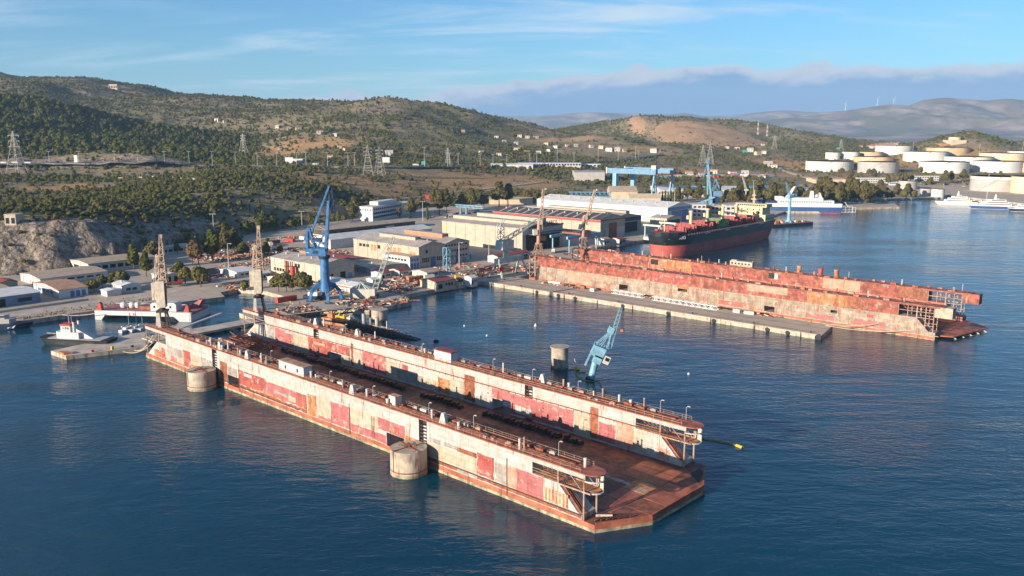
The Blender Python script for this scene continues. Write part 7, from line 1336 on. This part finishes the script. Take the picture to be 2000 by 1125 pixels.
# concrete pontoon carrying the tug, and its brow to the dock
t = thing('concrete_pontoon', 'long flat concrete pontoon between the tugboat and the near dock', 'pontoon', YD(0, 0), YA); c0, c1, c2, c3 = YD.inv(*P(130, 703, 0)[:2]), YD.inv(*P(287, 684, 0)[:2]), YD.inv(*P(290, 654, 0)[:2]), YD.inv(*P(100, 693, 0)[:2])
quad = [c0, c1, (c2[0] - 2, c2[1]), c3]; MB().prism(quad, -2, 1.7).build('float', 'quay_wall', t); MB().prism([((x - quad[0][0]) * .985 + quad[0][0] - .1, (y - quad[0][1]) * .985 + quad[0][1] + .2) for x, y in quad], 1.7, 1.78).build('deck', 'concrete', t)
e0, e1 = Vector((*quad[0], 0)), Vector((*quad[3], 0)); MB().prism([tuple((e0 + (e1 - e0) * .15)[:2]), tuple((e0 + (e1 - e0) * .5)[:2]), tuple((e0 + (e1 - e0) * .5 + Vector((1.5, 3, 0)))[:2]), tuple((e0 + (e1 - e0) * .15 + Vector((1.5, 3, 0)))[:2])], 1.78, 2.6).build('end_block', 'dock_orange', t)
for k, f in enumerate((.3, .55, .8)): b0 = Vector((*quad[0], 0)).lerp(Vector((*quad[1], 0)), f); MB().box(b0.x - 1.6, b0.x - .6, b0.y + .5, b0.y + 1.5, 1.78, 2.6 + .6 * (k == 1)).build('bollard', ('red_paint', 'yellow_paint', 'dark_steel')[k], t)
# pier strip along the dock end
t = thing('finger_pier', 'narrow concrete finger pier behind the inner end of the near dock', 'pier', YD(0, 0), YA); MB().prism([(-262, -240), (-252, -240), (-252, -186.2), (-262, -186.2)], 1.1, 2.1).build('deck', 'concrete', t)
for k in range(8): MB().tube((-257, -237 + k * 7, -3), (-257, -237 + k * 7, 1.1), .7, .7, 10).build('pile', 'quay_wall', t)
MB().bar((-262, -226, 2.5), (-282, -190, 2.5), 1.6, .5).build('gangway', 'galv', t)
# orange work barge and half-sunken dock wall behind the near dock
wb = P(668, 640); w2 = P(818, 664); t = thing('sunken_wreck', 'long dark half sunken dock section with pipes behind the near dock', 'wreck', (wb[0], wb[1], 0), math.atan2(w2[1] - wb[1], w2[0] - wb[0])); Lw = math.dist(wb[:2], w2[:2])
MB().add([(4, -2.5, -2), (Lw, -1.6, -2), (Lw, 1.6, -2), (4, 2.5, -2), (4, -2.5, 3.8), (Lw, -1.6, .3), (Lw, 1.6, .3), (4, 2.5, 3.8)], [(0, 1, 5, 4), (1, 2, 6, 5), (2, 3, 7, 6), (3, 0, 4, 7), (4, 5, 6, 7)]).build('hull', 'dark_steel', t)
m = MB(); q = random.Random(2)
for i in range(70): x = q.uniform(6, Lw - 4); z = 3.8 - 3.5 * (x - 4) / (Lw - 4); m.bar((x, q.uniform(-2, 2), z), (x + q.uniform(-2, 4), q.uniform(-2, 2), z + q.uniform(.1, 1.3)), .22)
struct(m.build('wreckage', 'dock_rust', t), 'stuff')
for x, h in ((14, 5.5), (18, 4), (22, 4.6), (28, 3.6)): MB().tube((x, 0, 3), (x, 0, 3 + h), .9 if x in (14, 22) else .35, .9 if x in (14, 22) else .35, 12).build('standpipe', 'tank_grey', t)
MB().lattice((Lw * .42, .6, 2.8), (Lw * .66, .6, 2.1), 1.4, 1.2, 8, .22).build('loose_truss', 'offwhite', t)
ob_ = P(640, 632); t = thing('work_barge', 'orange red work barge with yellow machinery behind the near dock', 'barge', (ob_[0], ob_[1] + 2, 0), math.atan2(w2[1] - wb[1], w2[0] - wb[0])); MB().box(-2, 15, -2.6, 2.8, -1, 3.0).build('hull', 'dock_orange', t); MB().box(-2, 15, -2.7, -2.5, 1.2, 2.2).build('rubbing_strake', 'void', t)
for k, (x, y, s_) in enumerate([(2, 0, 1.6), (6, 1, 1.3), (10, 0, 1.5), (13, 1, 1.2)]): MB().box(x - s_, x + s_, y - 1, y + 1, 3, 3 + s_).tube((x, y, 3 + s_), (x + .8, y, 4 + s_), .4, .3, 8).build('machinery', ('orange_paint', 'yellow_paint', 'yellow_paint', 'offwhite')[k], t)
pp = MB()
# truss bridge from the crane pier to the dock wall
t = thing('truss_gangway', 'dark sagging truss gangway between the near dock and the blue crane pier', 'gangway', YD(-247, -176, 0), YA); MB().lattice((0, 0, 3), (10, 34, 3), 2.4, 2.4, 10, .28).build('truss', 'dark_steel', t); MB().bar((0, 0, 4.3), (10, 34, 4.3), 2.2, .15).build('walkway', 'concrete', t)
bq = P(852, 667); t = thing('mooring_buoy', 'black round buoy floating at the wreck tip', 'buoy', (bq[0], bq[1], 0)); MB().lathe([(.4, -.6), (1.2, -.2), (1.2, .5), (.3, .9)], n=12).build('float', 'rubber', t)
for k, (u, v, lab) in enumerate([(1046, 637, 'white buoy in the basin left of the blue crane'), (907, 637, 'small white buoy near the pier tip, left'), (951, 656, 'small white buoy off the dock, right'), (1345, 731, 'small white buoy right of the leaning crane')]):
    p = P(u, v); t = thing('buoy', lab, 'buoy', (p[0], p[1], 0)); MB().lathe([(.3, -.5), (.5 if k else .8, 0), (.45 if k else .7, .4), (.1, .7 if k else 1.4)], n=10).build('float', 'white_clean', t)
# yellow floating hoses
def hose(lab, pts, r=.32, tipm=None):
    t = thing('floating_hose', lab, 'hose', (0, 0, 0)); W_ = [P(u, v) for u, v in pts]; Q = []
    for i in range(len(W_) - 1):
        p0_, p1_, p2_, p3_ = [Vector(W_[min(max(j, 0), len(W_) - 1)]) for j in (i - 1, i, i + 1, i + 2)]
        for k in range(6): f = k / 6; Q.append(.5 * ((2 * p1_) + (p2_ - p0_) * f + (2 * p0_ - 5 * p1_ + 4 * p2_ - p3_) * f * f + (3 * p1_ - p0_ - 3 * p2_ + p3_) * f ** 3))
    Q.append(Vector(W_[-1])); MB().path(Q, r, 6).build('tube', 'hose', t)
    if tipm: MB().path(Q[-5:], r * 1.6, 6).build('tip', tipm, t)
hose('yellow green floating hose looping round the leaning crane', [(1110, 723), (1122, 722), (1125, 733), (1140, 742), (1150, 740), (1148, 730), (1135, 727), (1128, 732), (1132, 741), (1155, 745), (1168, 745), (1178, 760), (1192, 775), (1200, 780)]); hose('yellow floating hose trailing from the far end of the near dock', [(1348, 849), (1372, 857), (1400, 862), (1430, 868), (1450, 875)], .4, 'yellow_paint')
p = P(1127, 722); t = thing('marker_buoy', 'bright yellow marker buoy with a white pole by the round dolphin', 'buoy', (p[0], p[1], 0)); MB().lathe([(.8, -.5), (1.1, .2), (.5, 1.1)], n=10).build('float', 'yellow_paint', t); MB().bar((0, 0, .8), (-1.2, 0, 4.6), .18).build('pole', 'white_clean', t)
# mooring lines
def rope(lab, a, b, sag, r=.16, n=14):
    t = thing('mooring_line', lab, 'rope', a); d = Vector(b) - Vector(a); MB().path([d * (k / n) + Vector((0, 0, -sag * 4 * (k / n) * (1 - k / n))) for k in range(n + 1)], r, 5).build('strand', 'rope', t)
rope('long pale mooring line from the pier end to the far dock, upper one', YD(-44, -14, 3), YD(-24, -.2, 4.2), .8); rope('long pale mooring line from the pier end to the far dock, lower one', YD(-44, -15, 2.8), YD(-10, -.2, 3.0), 1.3, .2)
rope('mooring line from the barge to the left quay', (*P(186, 612, 4)[:2], 4), YD(-338, -245, 2.4), .6); rope('heavy mooring line drooping from the near dock to the concrete pontoon', D1(1, 3, 9), YD(-243, -252, 2), 2.2, .22); rope('second heavy mooring line from the near dock to the concrete pontoon', D1(1, 5, 8), YD(-245, -256, 2), 3.0, .22)
# ================================================================== YARD CLUTTER, VEHICLES, PIER FITTINGS
q = random.Random(101)
# tyre fenders and bollards along the pier of the far dock
for k, x in enumerate((-206, -190, -178, -146, -118, -92, -64, -54, -39.5)):
    o_ = tag(MB().lathe([(.55, -.35), (1.05, -.3), (1.05, .3), (.55, .35)], n=14).build('tyre_fender', 'rubber'), ('black tyre fender on the pier face, number %s from the landward end' % ('one two three four five six seven eight nine'.split()[k])) if k < 8 else 'large black tyre hung on the outer corner of the pier', 'fender', 'tyre fenders on the pier'); o_.location = YD(x, -33.75, 1.0); o_.rotation_euler = (math.pi / 2, 0, YA)
    if k == 8: o_.scale = (1.5, 1.5, 1.5)
for k, x in enumerate((-220, -184, -150, -105, -72, -44)):
    o_ = tag(MB().lathe([(.32, 0), (.28, .5), (.5, .7), (.4, .9)], n=10).build('bollard', 'dark_steel'), 'black iron bollard on the pier edge, %s from the land' % ('first second third fourth fifth sixth'.split()[k]), 'bollard', 'pier bollards'); o_.location = YD(x, -31.8, GZ)
cp = MB().box(-248, -38.4, -33.75, -33.35, 1.55, 2.32); pc = thing('pier_edge', 'pale concrete edge beam along the pier of the far dock', 'edge beam', YD(0, 0), YA); cp.build('beam', 'concrete_warm', pc)
for k in range(9): MB().box(-232 + k * 23, -231.6 + k * 23, -33.82, -33.76, -.5, 2.3).build('joint', 'dark_steel', pc)
for lab, x0, L_, y in (('white lattice truss lying on the pier, shorter one', -168, 22, -12.5), ('white lattice truss lying on the pier, longer one', -140, 40, -14)):
    t = thing('lattice_truss', lab, 'truss', YD(x0, y, GZ + 1.0), YA + R_(-1.5)); MB().lattice((0, 0, 0), (L_, 0, 0), 1.9, 1.9, int(L_ / 1.9), .2).build('frame', 'white_clean', t)
for k, (x, y, L_, mt_, lab) in enumerate([(-215, -12, 9, 'white_clean', 'white cylinder lying on the pier near the far dock corner'), (-92, -13, 4, 'white', 'white box crate on the pier, left of two'), (-86, -13.5, 5, 'tank_grey', 'grey crate on the pier, right of two'), (-190, -13, 3, 'dock_rust', 'rusty steel bundle on the pier beside the dock wall'), (-181, -15, 3, 'white', 'small white frame on the pier by the dock door')]):
    t = thing('crate', lab, 'crate', YD(x, y, GZ), YA + q.uniform(-.2, .2))
    (MB().tube((0, 0, .8), (L_, 0, .8), .8, .8, 12) if k == 0 else MB().box(0, L_, -1.2, 1.2, 0, 1.7)).build('body', mt_, t); MB().box(.2, L_ - .2, -.9, .9, -.02, .1).build('pallet', 'dock_rust', t)
# scrap and steel stock: uncountable heaps
def heap(x, y, rx, ry, n, seed, mats, hmax=2.2, lmax=6, name='scrap_heap', ax=None):
    qq = random.Random(seed); m = MB()
    for i in range(n):
        px_, py_ = qq.uniform(-rx, rx), qq.uniform(-ry, ry); z = abs(qq.gauss(0, hmax * .35)); a = qq.uniform(0, 3.14) if ax is None else ax + qq.uniform(-.08, .08); l = qq.uniform(1, lmax)
        if qq.random() < .6: m.bar((px_, py_, z + .1), (px_ + l * math.cos(a), py_ + l * math.sin(a), z + qq.uniform(-.1, .5) + .1), qq.uniform(.15, .5), None, i % len(mats))
        else: s_ = qq.uniform(.3, 1.1); m.box(px_ - s_, px_ + s_, py_ - s_ * .7, py_ + s_ * .7, 0, qq.uniform(.3, hmax * .6), i % len(mats))
    o_ = m.build(name, mats); o_.location = YD(x, y, GZ); o_.rotation_euler = (0, 0, YA); return struct(o_, 'stuff')
M1 = ['dock_rust', 'rail', 'dark_steel', 'offwhite', 'orange_paint']; M2 = ['dock_rust', 'old_cream', 'dock_red', 'dark_steel']
heap(-272, -10, 12, 20, 160, 1, M2, 1.6, 16, 'steel_stock', 1.57); heap(-262, 25, 8, 14, 110, 2, M1); heap(-268, -88, 10, 8, 110, 3, M1); heap(-284, -72, 14, 16, 170, 4, M1, 2.2, 5); heap(-262, -58, 10, 12, 130, 5, M1, 1.8, 5); heap(-330, -116, 14, 6, 120, 6, M1); heap(-360, -110, 14, 5, 100, 7, M1)
heap(-300, 172, 8, 8, 140, 8, M2, 3.6, 6); heap(-280, 60, 20, 8, 130, 9, M1); heap(-270, 100, 14, 14, 130, 10, M2); heap(-252, 60, 5, 50, 150, 11, M1); heap(-390, -40, 14, 12, 90, 12, M1); heap(-440, -45, 24, 20, 240, 13, M1, 2.4, 5); heap(-425, -70, 20, 14, 180, 14, M1, 2.2, 5); heap(-250, -128, 14, 10, 120, 15, M2, 1.5); heap(-262, -160, 8, 8, 80, 16, M1, 1.4); heap(-385, -140, 10, 10, 90, 17, M1); heap(-300, -20, 10, 30, 110, 18, M1, 1.2); heap(-280, 120, 20, 5, 90, 19, M2); heap(-240, -110, 6, 8, 50, 20, M1, 1.2)
heap(-455, -95, 16, 14, 120, 21, M1, 2.0); heap(-200, -13, 22, 1.6, 50, 22, M2, .8, 3); heap(-110, -11.5, 40, 1.2, 60, 23, M2, .6, 3); heap(-480, 20, 16, 20, 140, 24, ['offwhite', 'galv', 'dock_rust', 'white'], 2.4, 5)
heap(-470, -80, 22, 16, 200, 31, M1, 2.2, 5); heap(-492, -45, 16, 22, 200, 32, M1, 2.0, 5); heap(-420, -20, 14, 10, 120, 33, M1, 1.8, 5); heap(-410, -100, 16, 10, 120, 34, M1, 1.8, 4)
heap(-520, -10, 8, 40, 140, 35, M1, 2.0, 4); heap(-300, 66, 14, 10, 110, 36, M1, 1.6, 5); heap(-345, -145, 12, 8, 80, 37, M1, 1.2, 4); heap(-290, -118, 10, 8, 90, 38, M1, 1.4, 4)
# vehicles
def vehicle(kind_, lab, loc, rz, col, grp=None):
    t = thing(kind_, lab, 'truck' if kind_ != 'parked_car' else 'car', loc, rz, grp)
    if kind_ == 'parked_car': L_, W_, H_ = 4.3, 1.8, .95
    else: L_, W_, H_ = 8.5, 2.5, 1.2
    if kind_ == 'parked_car':
        MB().box(-2.1, 2.1, -.88, .88, .35, .9).build('body', col, t); MB().xz([(-1.5, .9), (1.2, .9), (.6, 1.45), (-1.1, 1.45)], -.78, .78).build('cabin', 'glass', t); MB().box(-1.05, .55, -.76, .76, 1.45, 1.5).build('roof', col, t); xs = (-1.35, 1.35)
    else:
        MB().box(2.2, 4.4, -1.2, 1.2, .7, 3.0).build('cab', col, t); MB().box(4.4, 4.46, -1.0, 1.0, 1.8, 2.7).build('windscreen', 'glass', t)
        (MB().tube((-4.6, 0, 2.0), (1.8, 0, 2.0), 1.2, 1.2, 14) if kind_ == 'tank_truck' else MB().box(-4.6, 1.9, -1.25, 1.25, 1.0, 3.4 if kind_ == 'box_truck' else 1.8)).build('load_body', 'white_clean' if kind_ == 'tank_truck' else ('white' if kind_ == 'box_truck' else 'dock_rust'), t); MB().box(-4.6, 4.4, -.6, .6, .6, .9).build('chassis', 'dark_steel', t); xs = (-3.6, -2.4, 3.2)
    r_ = .34 if kind_ == 'parked_car' else .5
    for x in xs:
        for s_ in (-1, 1): MB().tube((x, s_ * W_ * .36, r_), (x, s_ * W_ * .5, r_), r_, r_, 10).build('wheel', 'rubber', t)
    return t
for k, (x, y, kd, c_, lab) in enumerate([(-470, -52, 'tank_truck', 'white', 'white tanker truck in the truck park, left'), (-466, -38, 'tank_truck', 'white', 'white tanker truck in the truck park, right'), (-452, -60, 'flat_truck', 'navy', 'dark flatbed truck in front of the tankers'), (-488, -30, 'box_truck', 'orange_paint', 'orange cab box truck behind the tankers'), (-378, -166, 'flat_truck', 'red_paint', 'red truck before the white hut with dark doors'), (-372, -150, 'flat_truck', 'red_paint', 'dark red trailer truck in front of the tan shelter'), (-296, 92, 'box_truck', 'white', 'white box truck below the open hangar'), (-262, -42, 'flat_truck', 'yellow_paint', 'yellow crane truck beside the white cube hut'), (-276, -52, 'box_truck', 'blue_door', 'blue box truck on the quay behind the rails'), (-270, -66, 'flat_truck', 'orange_paint', 'orange flatbed on the quay left of the blue truck')]):
    vehicle(kd, lab, YD(x, y, GZ), YA + (k % 4) * .5 + 1.2, c_)
for k in range(24):
    u = 838 + k * 4.2 + q.uniform(-1, 1); v = 427 - (k % 8) * 1.2 - k * .25; p = on(u, v); vehicle('parked_car', '%s car parked in the lot between the office block and the hangar' % ('white', 'dark', 'silver', 'red')[k % 4], p, q.uniform(0, 3), ('white_clean', 'navy', 'galv', 'red_paint')[k % 4], 'cars in the office car park')
for k in range(26):
    u = q.uniform(1745, 1890); v = q.uniform(352, 366); p = on(u, v); vehicle('parked_car', '%s car parked by the tank farm offices' % ('white', 'dark', 'silver')[k % 3], p, q.uniform(0, 3), ('white_clean', 'navy', 'galv')[k % 3], 'cars by the tank farm')
for k, (u, v, kd, lab) in enumerate([(8, 321.5, 'box_truck', 'white box truck on the highway, leftmost'), (30, 321.5, 'box_truck', 'white box truck on the highway behind the pylon'), (55, 321.5, 'tank_truck', 'long white truck on the left highway'), (200, 321.5, 'parked_car', 'white car on the highway under the rock cut'), (617, 324.5, 'box_truck', 'white van on the highway above the dry knoll'), (812, 325.5, 'box_truck', 'white van on the highway near the green sign'), (940, 325, 'flat_truck', 'red truck on the highway right of the billboard')]):
    p = on(u, v); vehicle(kd, lab, (p[0], p[1], p[2] + 1.0), 0.05, 'red_paint' if 'red' in lab else 'white')
for k in range(34):
    u = 1275 + k * 7 + q.uniform(-3, 3); v = 345 + q.uniform(-2, 3); p = on(u, v)
    o_ = tag(MB().box(-6, 6, -1.3, 1.3, 0, 2.8).box(-6.02, -5.9, -1.2, 1.2, .1, 2.7, 1).build('shipping_container', [('white', 'offwhite', 'red_paint', 'steel_blue', 'dock_rust')[k % 5], 'dark_steel']), '%s container in the storage row behind the long works hall' % ('white', 'pale grey', 'red', 'blue', 'rusty')[k % 5], 'container', 'containers behind the works hall'); o_.location = p; o_.rotation_euler = (0, 0, q.uniform(-.3, .3)); o_.scale = (1.2, 1.6, 1.5)
for k, (x, y, c_, lab) in enumerate([(-282, -60, 'orange_paint', 'orange container in the middle of the quay clutter'), (-290, -40, 'steel_blue', 'blue container behind the quay rails'), (-408, -58, 'red_paint', 'red container at the low red roofed shed'), (-500, -20, 'dock_rust', 'rusty container at the slope foot, left'), (-500, -4, 'red_paint', 'red container at the slope foot, second'), (-502, 12, 'white', 'white container at the slope foot, third'), (-285, -150, 'red_paint', 'red skip on the basin bank'), (-330, 30, 'steel_blue', 'blue container beside the bunkhouse'), (-262, 112, 'red_paint', 'red container between far dock and hangar'), (-283, 205, 'white', 'white container near the bulk carrier bow')]):
    t = thing('shipping_container', lab, 'container', YD(x, y, GZ), YA + q.choice((0, 1.57, .2))); MB().box(-6, 6, -1.25, 1.25, 0, 2.7).build('body', c_, t)
    for i in range(9): MB().box(-5.6 + i * 1.3, -5.2 + i * 1.3, -1.32, -1.25, .2, 2.5).build('rib', c_, t)
# rails, kerbs, walls, quay road
ro = MB().add([(*YD(-362, -420)[:2], GZ + .01), (*YD(-352, -420)[:2], GZ + .01), (*YD(-352, -165)[:2], GZ + .01), (*YD(-362, -165)[:2], GZ + .01)], [(0, 1, 2, 3)]); struct(ro.build('quay_road', 'concrete'))
wl = thing('boundary_wall', 'low pale wall between the yard road and the sheds on the left', 'wall', YD(-368, -420, GZ), YA); MB().box(0, .4, 0, 200, 0, 1.1).build('wall', 'concrete', wl)
gr = MB(); qq = random.Random(8)
for i in range(900):
    x, y = -345 + abs(qq.gauss(0, 1)) * -6 + 4, qq.uniform(-400, -190); a = qq.uniform(0, 6.28); h = qq.uniform(.3, .9)
    gr.add([YD(x, y, GZ), YD(x + .9 * math.cos(a), y + .9 * math.sin(a), GZ), YD(x + .5 * math.cos(a) + .2, y + .5 * math.sin(a), GZ + h)], [(0, 1, 2)])
struct(gr.build('quay_weeds', 'leaf_dry'), 'stuff')

for k, (xa, xb, y) in enumerate([(-247, -41, -30.2), (-247, -41, -19.8)]): MB().box(xa, xb, y - .12, y + .12, GZ + .004, GZ + .1).build('crane_rail', 'dark_steel', pc)
for k, y in enumerate((-268.2, -256)): MB().box(y - .12, y + .12, -96, 76, GZ + .004, GZ + .1).build('crane_rail', 'dark_steel', pc)
